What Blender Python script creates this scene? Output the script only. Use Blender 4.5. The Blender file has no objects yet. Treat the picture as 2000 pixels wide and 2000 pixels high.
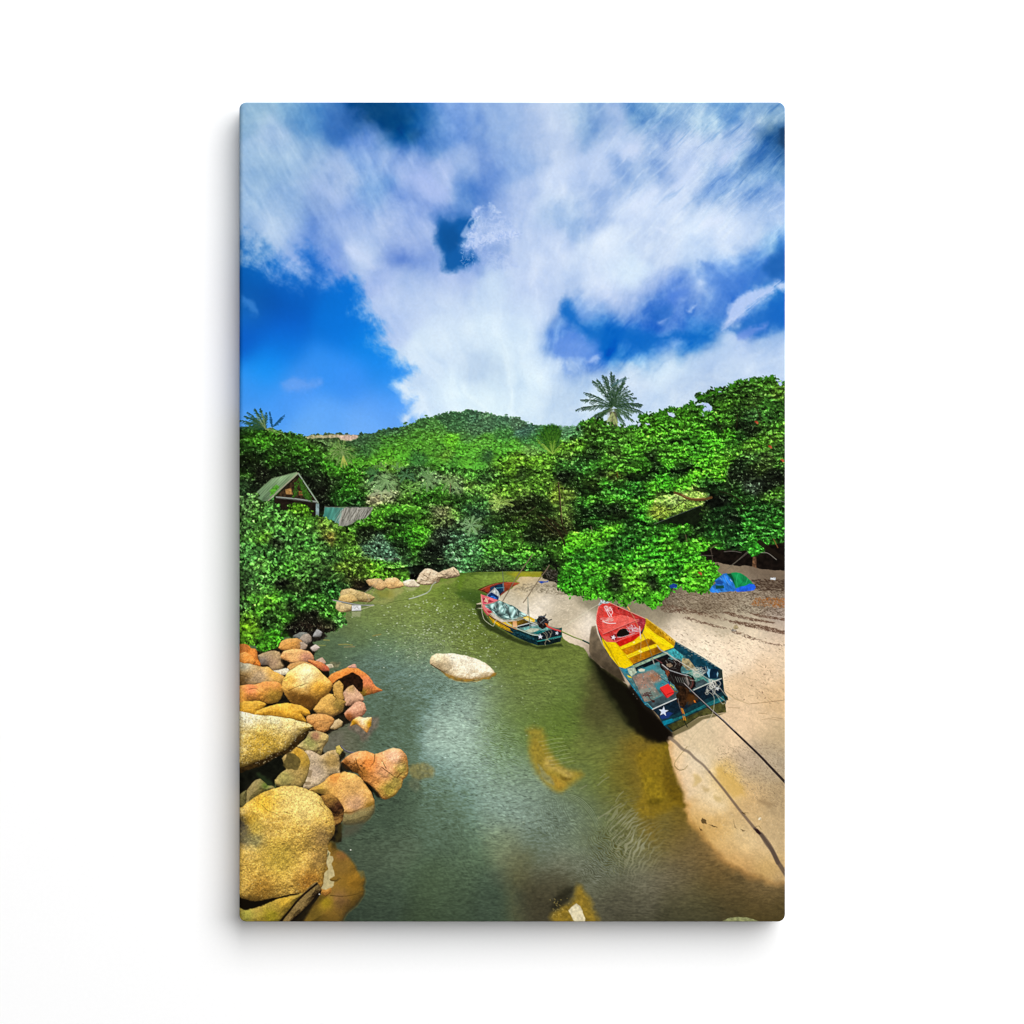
import bpy, math
import numpy as np

# A canvas print (61 x 91 cm, 44 mm deep) hangs flat on a white wall.  1 picture pixel = K metres,
# the print's centre is the origin, the wall is the plane z = 0 and +z points at the viewer.
K = 0.61 / 1066
scene = bpy.context.scene

# ---- camera
cam = bpy.data.objects.new('camera', bpy.data.cameras.new('camera'))
scene.collection.objects.link(cam); scene.camera = cam
DEPTH = 0.044
DIST = 3.2
cam.location = (0, 0, DEPTH + DIST)
cam.data.sensor_fit = 'HORIZONTAL'; cam.data.sensor_width = 36
cam.data.lens = 36 * DIST / (2000 * K)
cam.data.clip_start = .05; cam.data.clip_end = 60

# ---- world and lamps: a large soft box above and to the right, a small frontal fill
world = bpy.data.worlds.new('World'); scene.world = world; world.use_nodes = True
world.node_tree.nodes['Background'].inputs[0].default_value = (1, 1, 1, 1)
world.node_tree.nodes['Background'].inputs[1].default_value = 0.0
def lamp(name, loc, size, size_y, power):
    d = bpy.data.lights.new(name, 'AREA'); d.shape = 'RECTANGLE'; d.size = size; d.size_y = size_y; d.energy = power
    o = bpy.data.objects.new(name, d); scene.collection.objects.link(o); o.location = loc
    return o                                                # area lamps shine along their -z, straight at the wall
LD = 12.0
lamp('softbox', (LD * 0.65, LD * 0.8, LD), LD * 1.3, LD * 1.6, 5420)
lamp('fill_lamp', (0, 0, 11.0), .6, .6, 175)
scene.cycles.filter_width = 1.15
vs = scene.view_settings
vs.view_transform = 'Standard'; vs.look = 'None'; vs.exposure = 0; vs.gamma = 1; vs.use_curve_mapping = False

# ---- wall
def principled(name, rough=.9, spec=.0):
    m = bpy.data.materials.new(name); m.use_nodes = True
    b = m.node_tree.nodes['Principled BSDF']; b.inputs['Roughness'].default_value = rough
    b.inputs['Specular IOR Level'].default_value = spec
    return m, m.node_tree.nodes, m.node_tree.links, b
mw, n, l, b = principled('white_wall_paint')
tc = n.new('ShaderNodeTexCoord'); nt = n.new('ShaderNodeTexNoise'); nt.inputs['Scale'].default_value = 260; nt.inputs['Detail'].default_value = 4
l.new(tc.outputs['Object'], nt.inputs['Vector'])
cr = n.new('ShaderNodeValToRGB'); cr.color_ramp.elements[0].color = (.90, .90, .90, 1); cr.color_ramp.elements[1].color = (.93, .93, .93, 1)
l.new(nt.outputs['Fac'], cr.inputs['Fac']); l.new(cr.outputs['Color'], b.inputs['Base Color'])
me = bpy.data.meshes.new('wall'); me.from_pydata([(-3, -3, 0), (3, -3, 0), (3, 3, 0), (-3, 3, 0)], [], [(0, 1, 2, 3)])
wall = bpy.data.objects.new('wall', me); scene.collection.objects.link(wall); me.materials.append(mw)
wall['label'] = 'plain white wall behind the canvas print'; wall['category'] = 'wall'; wall['kind'] = 'structure'

# ============================ the printed picture ============================
# The motif printed on the canvas is worked out here with numpy, shape by shape, and becomes the
# ink colour (a colour attribute) of the canvas cloth.  Coordinates are in picture pixels.
W, H, X0, Y0 = 1066, 1600, 467, 200
img = np.zeros((H, W, 3), np.float32)
pid = np.zeros((H, W), np.int16)
YY, XX = np.mgrid[0:H, 0:W].astype(np.float32)
XX += X0; YY += Y0
rng = np.random.RandomState(7)
PARTS = [('printed_sky', None, None)]          # name, parent index, label

def part(name, parent=None, label=None):
    PARTS.append((name, parent, label)); return len(PARTS) - 1

CROPS = dict(A=(467, 200, 3.6248), B=(1000, 200, 3.6248), C=(467, 600, 3.6248), D=(1000, 600, 3.6248),
             E=(467, 1080, 6.44), F=(467, 1380, 6.44), G=(567, 1500, 6.44), H=(767, 1080, 6.44),
             I=(900, 1100, 8.782), J=(1140, 1150, 6.44), K=(1233, 1080, 6.44), L=(1233, 1380, 6.44),
             M=(867, 1380, 4.6), N=(1250, 1250, 10.733), Q=(380, 1500, 4.83), R=(1300, 1500, 4.83), S=(0, 0, 1.0))
def P(c, s):
    """'x,y x,y ...' in the frame of detail c -> array of picture points"""
    a = np.array([[float(v) for v in t.split(',')] for t in s.split()], np.float32)
    x, y, k = CROPS[c]
    return a / k + np.array([x, y], np.float32)
def col(h):
    if not isinstance(h, str): return np.asarray(h, np.float32)
    h = h.lstrip('#'); return np.array([int(h[i:i+2], 16) / 255 for i in (0, 2, 4)], np.float32)
def curve(p, n=6, closed=True):
    """Catmull-Rom through the points"""
    p = np.asarray(p, np.float32)
    if closed: q = np.vstack([p[-1:], p, p[:2]])
    else: q = np.vstack([2 * p[:1] - p[1:2], p, 2 * p[-1:] - p[-2:-1]])
    out = []
    for i in range(1, len(q) - 2):
        a, b, c, d = q[i-1], q[i], q[i+1], q[i+2]
        for t in np.arange(n) / n:
            out.append(.5 * ((2*b) + (c - a) * t + (2*a - 5*b + 4*c - d) * t*t + (3*b - a - 3*c + d) * t**3))
    if not closed: out.append(p[-1])
    return np.array(out, np.float32)

_tab = np.random.RandomState(11).rand(64, 256, 256).astype(np.float32)
def noise(x, y, s=0):
    xi = np.floor(x).astype(np.int32); yi = np.floor(y).astype(np.int32)
    fx = x - xi; fy = y - yi
    fx = fx * fx * (3 - 2 * fx); fy = fy * fy * (3 - 2 * fy)
    t = _tab[s % 64]; x0 = xi & 255; x1 = (xi + 1) & 255; y0 = yi & 255; y1 = (yi + 1) & 255
    return (t[y0, x0] * (1 - fx) + t[y0, x1] * fx) * (1 - fy) + (t[y1, x0] * (1 - fx) + t[y1, x1] * fx) * fy
def fbm(x, y, sc, o=4, s=0, g=.5):
    """-1..1"""
    v = 0; a = 1; n = 0
    for k in range(o):
        v = v + a * (noise(x / sc + 17.3 * k, y / sc + 9.1 * k, s + k) - .5); n += a; a *= g; sc = sc / 2.03
    return v / n * 2.4
def sm(a, b, x):
    t = np.clip((x - a) / (b - a), 0, 1); return t * t * (3 - 2 * t)
def box(p, pad):
    p = np.asarray(p)
    x0 = int(max(0, np.floor(p[:, 0].min() - pad) - X0)); x1 = int(min(W, np.ceil(p[:, 0].max() + pad) - X0 + 1))
    y0 = int(max(0, np.floor(p[:, 1].min() - pad) - Y0)); y1 = int(min(H, np.ceil(p[:, 1].max() + pad) - Y0 + 1))
    if x1 <= x0 or y1 <= y0: return None
    return slice(y0, y1), slice(x0, x1)
def sdf(p, sl, wob=0, wsc=12, seed=0):
    """signed distance, positive inside; the point is wobbled for ragged edges"""
    x = XX[sl]; y = YY[sl]
    if wob:
        x, y = x + fbm(x, y, wsc, 3, seed) * wob, y + fbm(x, y, wsc, 3, seed + 5) * wob
    d = np.full(x.shape, 1e9, np.float32); ins = np.zeros(x.shape, bool)
    n = len(p)
    for i in range(n):
        ax, ay = p[i]; bx, by = p[(i + 1) % n]
        ex, ey = bx - ax, by - ay
        L2 = ex * ex + ey * ey
        if L2 < 1e-9: continue
        t = np.clip(((x - ax) * ex + (y - ay) * ey) / L2, 0, 1)
        d = np.minimum(d, (x - ax - t * ex) ** 2 + (y - ay - t * ey) ** 2)
        if ay != by:
            c = (ay > y) != (by > y)
            ins ^= c & (x < ex * (y - ay) / (by - ay) + ax)
    d = np.sqrt(d)
    return np.where(ins, d, -d)
def put(sl, m, c, part_id=None, thr=.5):
    m3 = m[..., None]
    img[sl] = img[sl] * (1 - m3) + np.clip(c, 0, 1) * m3
    if part_id is not None:
        q = pid[sl]; q[m > thr] = part_id
def poly(p, c, f=.7, pt=None, wob=0, wsc=12, seed=0, op=1, tex=0, tsc=5, c2=None, ang=90, smooth=False, aniso=None):
    """filled shape; c2 = colour at the far end along ang; tex = brightness noise"""
    p = np.asarray(p, np.float32)
    if smooth: p = curve(p)
    sl = box(p, f + wob + 2)
    if sl is None: return
    d = sdf(p, sl, wob, wsc, seed)
    m = sm(-f, f, d) * op
    cc = np.broadcast_to(col(c), m.shape + (3,))
    if c2 is not None:
        ux, uy = math.cos(math.radians(ang)), math.sin(math.radians(ang))
        q = p[:, 0] * ux + p[:, 1] * uy
        t = np.clip((XX[sl] * ux + YY[sl] * uy - q.min()) / (q.max() - q.min() + 1e-6), 0, 1)[..., None]
        cc = cc * (1 - t) + col(c2) * t
    if tex:
        x, y = XX[sl], YY[sl]
        if aniso:
            a = math.radians(aniso[0]); x, y = (x * math.cos(a) + y * math.sin(a)) / aniso[1], -x * math.sin(a) + y * math.cos(a)
        cc = cc * (1 + tex * fbm(x, y, tsc, 3, seed + 3))[..., None]
    put(sl, m, cc, pt)
def line(p, c, w=1., pt=None, op=1, smooth=False, f=.55, w2=None):
    p = np.asarray(p, np.float32)
    if smooth: p = curve(p, 6, False)
    sl = box(p, w + f + 2)
    if sl is None: return
    x = XX[sl]; y = YY[sl]; m = np.zeros(x.shape, np.float32); n = len(p) - 1
    for i in range(n):
        ax, ay = p[i]; bx, by = p[i+1]; ex, ey = bx - ax, by - ay; L2 = ex*ex + ey*ey
        if L2 < 1e-9: continue
        t = np.clip(((x-ax)*ex + (y-ay)*ey) / L2, 0, 1)
        d = np.sqrt((x-ax-t*ex)**2 + (y-ay-t*ey)**2)
        ww = w if w2 is None else w + (w2 - w) * (i + t) / n
        k = np.clip((ww / 2 + f - d) / (2 * f), 0, 1) * np.minimum(1, ww / .9)
        m = np.maximum(m, k)
    put(sl, m * op, col(c), pt, .45)
def colfield(pts, sigma, sl=None, warp=0, wsc=40, seed=0):
    """smooth colour field through scattered (x, y, colour) samples"""
    st = 8
    gy, gx = np.mgrid[Y0 - 40:Y0 + H + 48:st, X0 - 40:X0 + W + 48:st].astype(np.float32)
    acc = np.zeros(gx.shape + (3,), np.float32); ws = np.zeros(gx.shape, np.float32)
    for x, y, c in pts:
        d2 = (gx - x) ** 2 + (gy - y) ** 2
        w = np.exp(-d2 / (2 * sigma ** 2)) + 1e-3 / (1 + d2 / sigma ** 2) ** 2
        acc += w[..., None] * col(c); ws += w
    acc /= ws[..., None]
    if sl is None: sl = (slice(0, H), slice(0, W))
    x = XX[sl]; y = YY[sl]
    if warp:
        x, y = x + warp * fbm(x, y, wsc, 4, seed), y + warp * fbm(x, y, wsc, 4, seed + 7)
    u = np.clip((x - X0 + 40) / st, 0, gx.shape[1] - 1.01); v = np.clip((y - Y0 + 40) / st, 0, gx.shape[0] - 1.01)
    i = u.astype(int); j = v.astype(int); fu = (u - i)[..., None]; fv = (v - j)[..., None]
    return (acc[j, i] * (1-fu) + acc[j, i+1] * fu) * (1-fv) + (acc[j+1, i] * (1-fu) + acc[j+1, i+1] * fu) * fv
def samples(s):
    out = []
    for ln in s.split(';'):
        ln = ln.strip()
        if not ln: continue
        c, rest = ln[0], ln[1:].split()
        for t in rest:
            x, y, h = t.split(','); q = P(c, x + ',' + y)[0]; out.append((q[0], q[1], h))
    return out

# ---------------------------------------------------------------- sky
sky = samples('''
A 60,60,86aad0 250,250,9db8e2 130,450,9ab9e0 600,600,a0b6e5 300,700,96b4e2 250,900,aac2ea 700,500,a3b8e6 900,400,7299da 950,650,7099d8
1300,550,a3b6ea 1400,600,aabbee 900,270,809fe0 700,200,3f70b8 880,30,15467a 1050,70,0e3f70 1150,170,145590 1350,200,4576bc 1250,60,2a66a5
1500,150,7d9fdf 1800,200,98b2e4 1700,450,93ace2 1650,660,5f88cc 1850,550,7e9ddc 870,1080,c4d3f2 1100,980,90a8e2 1180,1080,7892d8 1300,950,a9bbec
1200,1300,b5c6f0 1500,1400,c5d4f2 1800,1300,c9d9f4 1700,1600,d8e6f8 1400,1700,dbe8f8 1900,1800,dceaf8 1050,1500,b4c6f2 1050,830,abbdec
400,60,7aa4d0 450,300,94b4de 550,400,9cb7e2 100,700,8fb0de 480,950,84a3e2 420,1100,8aa6e6 700,1150,86a2e8 950,1250,a5b8ee 1150,750,7090d8
1300,780,93aae6 1850,900,bccbf2 1800,1050,9ab0e4 1850,750,a5b8ea 1500,1280,a0b3ea 1050,370,8ea9e2 1200,430,9ab0e8 620,170,5585c4 520,140,6f9ed0
850,800,8ea8e4 900,930,acc0ee 700,900,9fb5ea 1650,1150,8fa8e4 1350,1150,93abe6 1280,1420,bdcdf2 1450,1550,cddcf6;
B 300,200,b4c4ea 150,250,9cb2e2 50,450,83a2dd 450,60,a8bee6 545,110,86a8d6 700,120,b4c4ea 930,100,7099cc 1150,130,84a7d6 1000,330,7f9ed8
850,300,c8d4f2 1200,300,b0c1ea 1400,100,86a9d8 1540,50,4f82c2 1800,60,82a5d0 1910,240,1f4a80 1800,400,4a7abc 1600,450,82a5da 600,450,c6d2f2
850,500,97b2e3 600,700,a8bde9 330,760,93b0e2 900,700,c6d3f3 1250,500,bccbf0 1400,560,759ad7 1650,560,6590cc 1800,680,93b0e2 1600,650,86a5dd
1000,1000,c2d0f0 700,1050,d5dff6 800,1200,d8e6f8 1500,850,c8d5f3 1700,900,bfcff2 1350,1050,c5d5f4 1900,800,9ab4e8 1900,980,3b78c8 1900,1150,1a60b0
1700,1150,4a80d0 1400,1160,5f8edc 1550,1250,4c7ed2 1300,1350,9ab4ea 1150,1370,6a90de 1030,1480,3a74c8 1200,1500,7898e0 1430,1450,5080d0 850,1480,a9bcec
600,1480,a3b6ea 450,1500,4c7ed0 600,1620,0e66c2 900,1680,1068c4 1300,1640,1068c4 1000,1730,2a70ce 450,1750,648fde 350,1780,5f8cdd 1750,1580,2a70c6
1900,1450,1a68c0 1500,1750,c8d8f4 1800,1750,b9ccf0 1100,1850,d8e6f8 300,1900,dce9fa 100,1700,d8e6f8 450,1870,7c9fe2 100,1300,b4c5ef 300,1350,bdccf1
200,1000,b8c8ef 100,850,a5baea 350,600,bccbf0 100,650,a8bbea 700,1350,b9c8f0 950,1350,a3b7ec 1700,750,a3bbe9 1450,350,a9bde8 1650,200,9db4e2 1500,1000,b9caf0
500,1250,c4d2f2 150,1500,c4d4f4 1600,1700,b4c6f0 1700,1600,7094da 900,1600,6c92de 1050,1560,7c9be0;
D 100,600,d8e8f8 900,560,c5d4f0 1100,450,d5e3f6 350,700,c0d2ee 1400,380,c4d4f2 1800,400,c0d0f0 1200,540,b9cbec 1000,700,c0d2f0 60,300,d5e4f8 500,600,c9dbf2
1600,480,c0d0ee 300,780,d0e0f4 1400,600,b9caea 50,500,d5e4f6 1850,200,b4c8f0;
C 1600,200,d6e3f6 1400,300,c9d9f4 1300,450,ccdcf6 1700,430,c0d2ee 1850,480,b9cdea 1500,600,dcebfa 1800,650,dcebf8 1350,650,d0e0f8''')
sl = (slice(0, 720), slice(0, W))
cl = colfield(sky, 23, sl, 20, 60, 3)
x, y = XX[sl], YY[sl]
# wind-drawn streaks: directions fan out from the hill
th = np.arctan2(y - 960, x - 1010); lr = np.log(np.hypot(y - 960, x - 1010) + 60)
wx = x + 26 * fbm(x, y, 70, 3, 18); wy = y + 26 * fbm(x, y, 70, 3, 19)
th2 = np.arctan2(wy - 960, wx - 1010); lr2 = np.log(np.hypot(wy - 960, wx - 1010) + 60)
st = fbm(th2 * 9, lr2 * 3.2, 1, 5, 20, .58) + .5 * fbm(x, y, 34, 6, 30, .62)
lum = cl.mean(2)
k_ = sm(.55, .8, lum)[..., None] * .16; cl = cl + k_ * (lum[..., None] * 1.0 + np.array([-.004, .004, .02]) - cl)
amp = (.05 + .15 * sm(.9, .6, lum)) * (.8 + .5 * sm(1000, 1200, x))
cl = cl + (st * amp)[..., None] * np.array([1.25, .95, .42], np.float32)
ur = (x + y) * .7071; vr = (y - x) * .7071                 # long threads running up to the right
fine = np.clip(fbm(ur / 7 + .9 * fbm(x, y, 60, 2, 27), vr / 46, 1, 4, 24, .62) - .05, 0, 1) * sm(1080, 1230, x) * sm(600, 440, y)
dk_ = np.clip(fbm(ur / 9 + .8 * fbm(x, y, 60, 2, 28), vr / 60, 1, 4, 34, .62) - .12, 0, 1) * sm(1150, 1350, x) * sm(470, 330, y)
cl = cl * (1 - (dk_ * .42)[..., None] * np.array([1, .62, .25], np.float32))
lf_ = (x - y * .55) ; fine2 = np.clip(fbm(lf_ / 9, (y + x * .5) / 60, 1, 4, 37, .6), -1, 1) * sm(950, 820, x) * sm(520, 400, y)
cl = cl * (1 + (fine2 * .07)[..., None] * np.array([1, .7, .35], np.float32))
cl = cl + (1 - cl) * (fine * .27)[..., None]
cl = cl + (1 - k_) * np.array([-.018, .008, .0]); img[sl] = cl
def sample_grad(pts, sigma): return colfield(samples(pts), sigma)
blue = colfield(samples('''A 30,1090,0d5cae 100,1200,0a6cc8 400,1250,0e6cca 400,1350,0a58b8 200,1400,0a50a8 700,1400,0a6ed0 300,1600,0c5fc8 700,1600,0c72d8 300,1750,107ae0
900,1700,0f82e4 200,1900,1490f0 600,1880,3490f0 30,1450,1a70c4 850,1500,0d74d8 560,1150,1c68c8 30,1300,084a9c 1050,1880,1584e6 30,1650,0c5cc4;
C 300,700,4a9af4 600,800,5fa5f6 100,600,3e96f2 800,500,3c90f0 1000,700,5a9ff5 1150,600,4a98f0 400,550,4c96f0 100,850,58a0f2 500,880,6caef5 900,850,70aef6 1200,760,6aa8f4 1100,500,2a8cec'''), 28)
e = P('C', '-60,-100 0,-380') ; 
edge = np.vstack([P('A', '-80,1040 60,1085 150,1120 260,1175 360,1190 440,1205 490,1180 500,1100 525,1080 570,1110 600,1180 615,1240 680,1275 790,1262 845,1320 865,1400 870,1500 930,1570 995,1612 960,1660 935,1695 1010,1740 1050,1790 1090,1850 1180,1890 1215,1925'),
                  P('C', '1185,470 1150,520 1105,560 1160,620 1235,665 1210,740 1160,800 1290,785 1300,900 900,1000 -80,1000')])
d = sdf(curve(edge, 4), sl, 7, 30, 50)
soft = 20 + 14 * sm(640, 520, y) * sm(720, 560, x)
m = sm(-1.1, 1.1, d / soft + .9 * fbm(th2[:d.shape[0]] * 14, lr2[:d.shape[0]] * 5, 1, 5, 55, .62) + .5 * fbm(x, y, 12, 4, 56, .6))
img[sl] = img[sl] * (1 - m[..., None]) + (blue[sl] * (1 + .02 * fbm(x, y, 60, 3, 58))[..., None]) * m[..., None]
def haze(c, s, color, f, op, wob=8, wsc=26, seed=60):
    p = curve(P(c, s)); b = box(p, f * 2.2 + wob)
    if b is None or op == 0: return
    d = sdf(p, b, wob, wsc, seed) / (f * 1.25) + .75 * fbm(XX[b], YY[b], 6 + f * 1.6, 5, seed + 9, .62)
    put(b, sm(-1.15, 1.15, d) ** 1.15 * op, col(color))
haze('A', '300,540 380,520 540,520 520,560 400,600', '6a9fec', 10, 0)  # keeps the random streams aligned
haze('C', '290,545 380,515 540,520 560,550 420,600 340,605', '72a4ee', 7, .62)
haze('A', '20,1380 70,1390 100,1440 130,1490 60,1480 25,1440', '4a90dc', 6, .55)
haze('A', '1400,830 1450,800 1600,810 1670,820 1640,900 1590,960 1560,1010 1600,1060 1650,1060 1680,1110 1620,1170 1560,1190 1500,1215 1440,1180 1430,1080 1390,1000 1375,930', '0d57a2', 8, .95, 6, 18, 61)
haze('A', '1430,880 1520,850 1560,920 1540,1020 1480,1060 1420,980', '0a4888', 9, .5)
haze('A', '1350,760 1600,740 1660,800 1400,830', '4a7cc4', 9, .55)
haze('A', '780,20 1130,-30 1250,60 1200,130 1280,190 1240,230 1130,150 1060,220 980,150 900,90 820,90', '114a80', 12, .5)
haze('A', '590,30 700,0 860,60 800,150 740,250 690,270 620,220 590,140', '3a6cb4', 14, .55)
haze('B', '1540,30 1640,0 1600,60 1500,120 1480,90', '3f76bc', 9, .5)
haze('B', '1932,160 1800,280 1640,400 1600,500 1700,480 1850,360 1960,300', '2a5f9f', 12, .5)
haze('B', '1880,200 1960,180 1960,320 1900,290', '18395f', 7, .8)
haze('B', '340,1480 400,1400 440,1480 520,1560 620,1590 700,1590 800,1600 1000,1625 1150,1640 1300,1620 1430,1600 1460,1620 1380,1680 1250,1690 1130,1680 1040,1720 960,1780 860,1740 760,1680 700,1740 600,1760 560,1700 480,1620 420,1560', '0c64c0', 9, .85, 6, 18, 62)
haze('B', '300,1700 380,1640 460,1650 600,1690 640,1790 520,1820 400,1810 390,1880 420,1920 380,1900 360,1820 290,1790', '4e80d8', 7, .6, 6, 18)
haze('B', '960,1490 1060,1440 1130,1450 1080,1560 1000,1570', '2468c0', 8, .6)
haze('B', '1100,1370 1200,1330 1240,1360 1150,1430', '4a7cd6', 9, .6)
haze('B', '1320,1140 1420,1150 1400,1210 1350,1210', '3f76cc', 7, .6)
haze('B', '1440,1180 1600,1200 1800,1100 1960,1000 1960,1250 1800,1290 1600,1330 1500,1420 1420,1500 1360,1460 1440,1380 1400,1300', '3c74cc', 12, .55, 8, 26, 63)
haze('B', '1800,1150 1960,1040 1960,1230 1850,1240', '1659a8', 9, .7)
haze('B', '1480,1610 1600,1570 1700,1500 1820,1420 1960,1330 1960,1560 1850,1620 1740,1650 1600,1640', '1764be', 9, .8, 6, 18, 64)
haze('B', '1590,1640 1660,1600 1780,1570 1800,1600 1700,1650 1620,1680', '7494de', 5, .7, 4, 12)
# the bright feather at the right
haze('B', '1470,1600 1530,1510 1550,1440 1640,1370 1700,1330 1800,1300 1900,1260 1850,1340 1790,1390 1700,1440 1620,1510 1560,1560', 'b9cbf0', 6, .9, 6, 18, 65)
haze('B', '1880,1290 1960,1250 1960,1310 1900,1320', 'd0dcf4', 3, .8)
for k in range(26):      # hair-fine threads along it
    t = k / 26; a = P('B', f'{1480+t*400:.0f},{1590-t*290+rng.randn()*14:.0f}')[0]
    line([a, a + np.array([18, -13]) * (.5 + rng.rand())], 'd8e2f8', .8, op=.35)
# highlights
for s, c_, f_, o_ in (('740,1010 860,1000 960,1120 970,1180 880,1160 790,1090', 'd0dcf5', 9, .6), ('560,580 700,640 780,780 700,760 600,680', 'aec2ec', 10, .3),
                      ('1180,520 1330,480 1480,640 1400,690 1250,640', 'b0c0f0', 12, .4), ('1650,760 1720,740 1640,850 1640,920 1590,980 1560,950 1620,880', 'c0cef4', 3, .6)):
    haze('A', s, c_, f_, o_)
for s, c_, f_, o_ in (('810,740 900,680 1010,610 1000,650 920,730 850,780', 'dbe5f8', 9, .6), ('1150,580 1220,510 1310,430 1310,480 1240,540 1170,620', 'd0dcf5', 8, .6),
                      ('760,330 840,260 900,240 920,340 860,400 790,380', 'd8e0f6', 11, .5), ('1340,860 1440,800 1500,810 1420,870 1360,890', 'dde6f8', 9, .5),
                      ('1010,880 1070,890 1090,920 1030,910', 'e2eafa', 5, .5), ('1240,1470 1300,1430 1280,1460 1260,1480', 'dbe5fa', 4, .6),
                      ('1040,1550 1110,1525 1080,1560 1050,1570', 'a8bcee', 4.5, .6), ('520,1840 560,1800 610,1800 600,1830 560,1850', 'c6d6f6', 5, .6),
                      ('1450,400 1600,290 1680,180 1600,330 1500,450', 'c3cff0', 6, .45), ('980,200 920,260 960,200 1080,110', 'b4c8ea', 3, .5)):
    haze('B', s, c_, f_, o_, 4, 14)
# crisp cumulus at the hole
sl2 = (slice(150, 360), slice(400, 620)); x, y = XX[sl2], YY[sl2]
def tuft(spec, op, seed, wsc=9., dark='6f96d8', lite='e8f0fc'):
    """torn cumulus rim: billows that fade into the veil behind"""
    p = curve(P('A', spec)); b = box(p, 8); x, y = XX[b], YY[b]
    dd = sdf(p, b, 5, 8, seed) + 5.5 * fbm(x, y, 6, 4, seed + 3, .65)
    wx = x + 6 * fbm(x, y, 10, 3, seed + 1); wy = y + 6 * fbm(x, y, 10, 3, seed + 2)
    rg = 1 - np.abs(fbm(wx, wy, wsc, 4, seed + 5, .6)) * 2.2
    cc = np.clip(.45 + .45 * rg, .1, 1)[..., None]
    put(b, sm(-2, 5, dd) * op, col(dark) * (1 - cc) + col(lite) * cc)
tuft('1660,760 1760,720 1840,760 1932,830 2000,940 1932,1000 1800,1010 1700,1050 1620,1050 1570,1000 1620,930 1640,840', .4, 70, 13, '6c90d0', 'c4d4f4')
tuft('1660,760 1700,745 1700,850 1680,930 1760,920 1900,900 1990,930 1860,980 1740,1000 1650,1040 1590,1010 1620,930 1645,850', .62, 76, 9, '7c9cdc', 'dce6fa')
tuft('1760,700 1830,730 1860,790 1810,780 1770,740', .5, 80, 8)
tuft('1680,1080 1800,1040 1932,1080 1990,1160 1850,1190 1740,1170', .3, 84, 12, '7494d8', 'c4d4f4')
for k in range(70):
    t = rng.rand(); a = P('A', f'{1560+rng.rand()*110:.0f},{960+rng.rand()*190:.0f}')[0]
    line([a, a + rng.randn(2) * 2.2], 'a9c4ee', .9, op=.5)

# ---------------------------------------------------------------- foliage tools
def leaves(xs, ys, a, b, th, cs, pt=None, op=1.):
    """stamps many small leaf shapes"""
    for k in range(len(xs)):
        r = a[k] + 1.2
        x0 = int(xs[k] - r - X0); x1 = int(xs[k] + r - X0) + 2; y0 = int(ys[k] - r - Y0); y1 = int(ys[k] + r - Y0) + 2
        x0 = max(x0, 0); y0 = max(y0, 0); x1 = min(x1, W); y1 = min(y1, H)
        if x1 <= x0 or y1 <= y0: continue
        dx = XX[y0:y1, x0:x1] - xs[k]; dy = YY[y0:y1, x0:x1] - ys[k]
        c, s = math.cos(th[k]), math.sin(th[k])
        u = (dx * c + dy * s) / a[k]; v = (dy * c - dx * s) / b[k]
        m = np.clip((1 - np.sqrt(u * u + v * v)) * b[k] + .5, 0, 1) * op
        q = img[y0:y1, x0:x1]; q += (cs[k] - q) * m[..., None]
        if pt is not None: pid[y0:y1, x0:x1][m > .5] = pt
def inside(p, xs, ys):
    ins = np.zeros(len(xs), bool); n = len(p)
    for i in range(n):
        ax, ay = p[i]; bx, by = p[(i+1) % n]
        if ay == by: continue
        ins ^= ((ay > ys) != (by > ys)) & (xs < (bx-ax) * (ys-ay) / (by-ay) + ax)
    return ins
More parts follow.
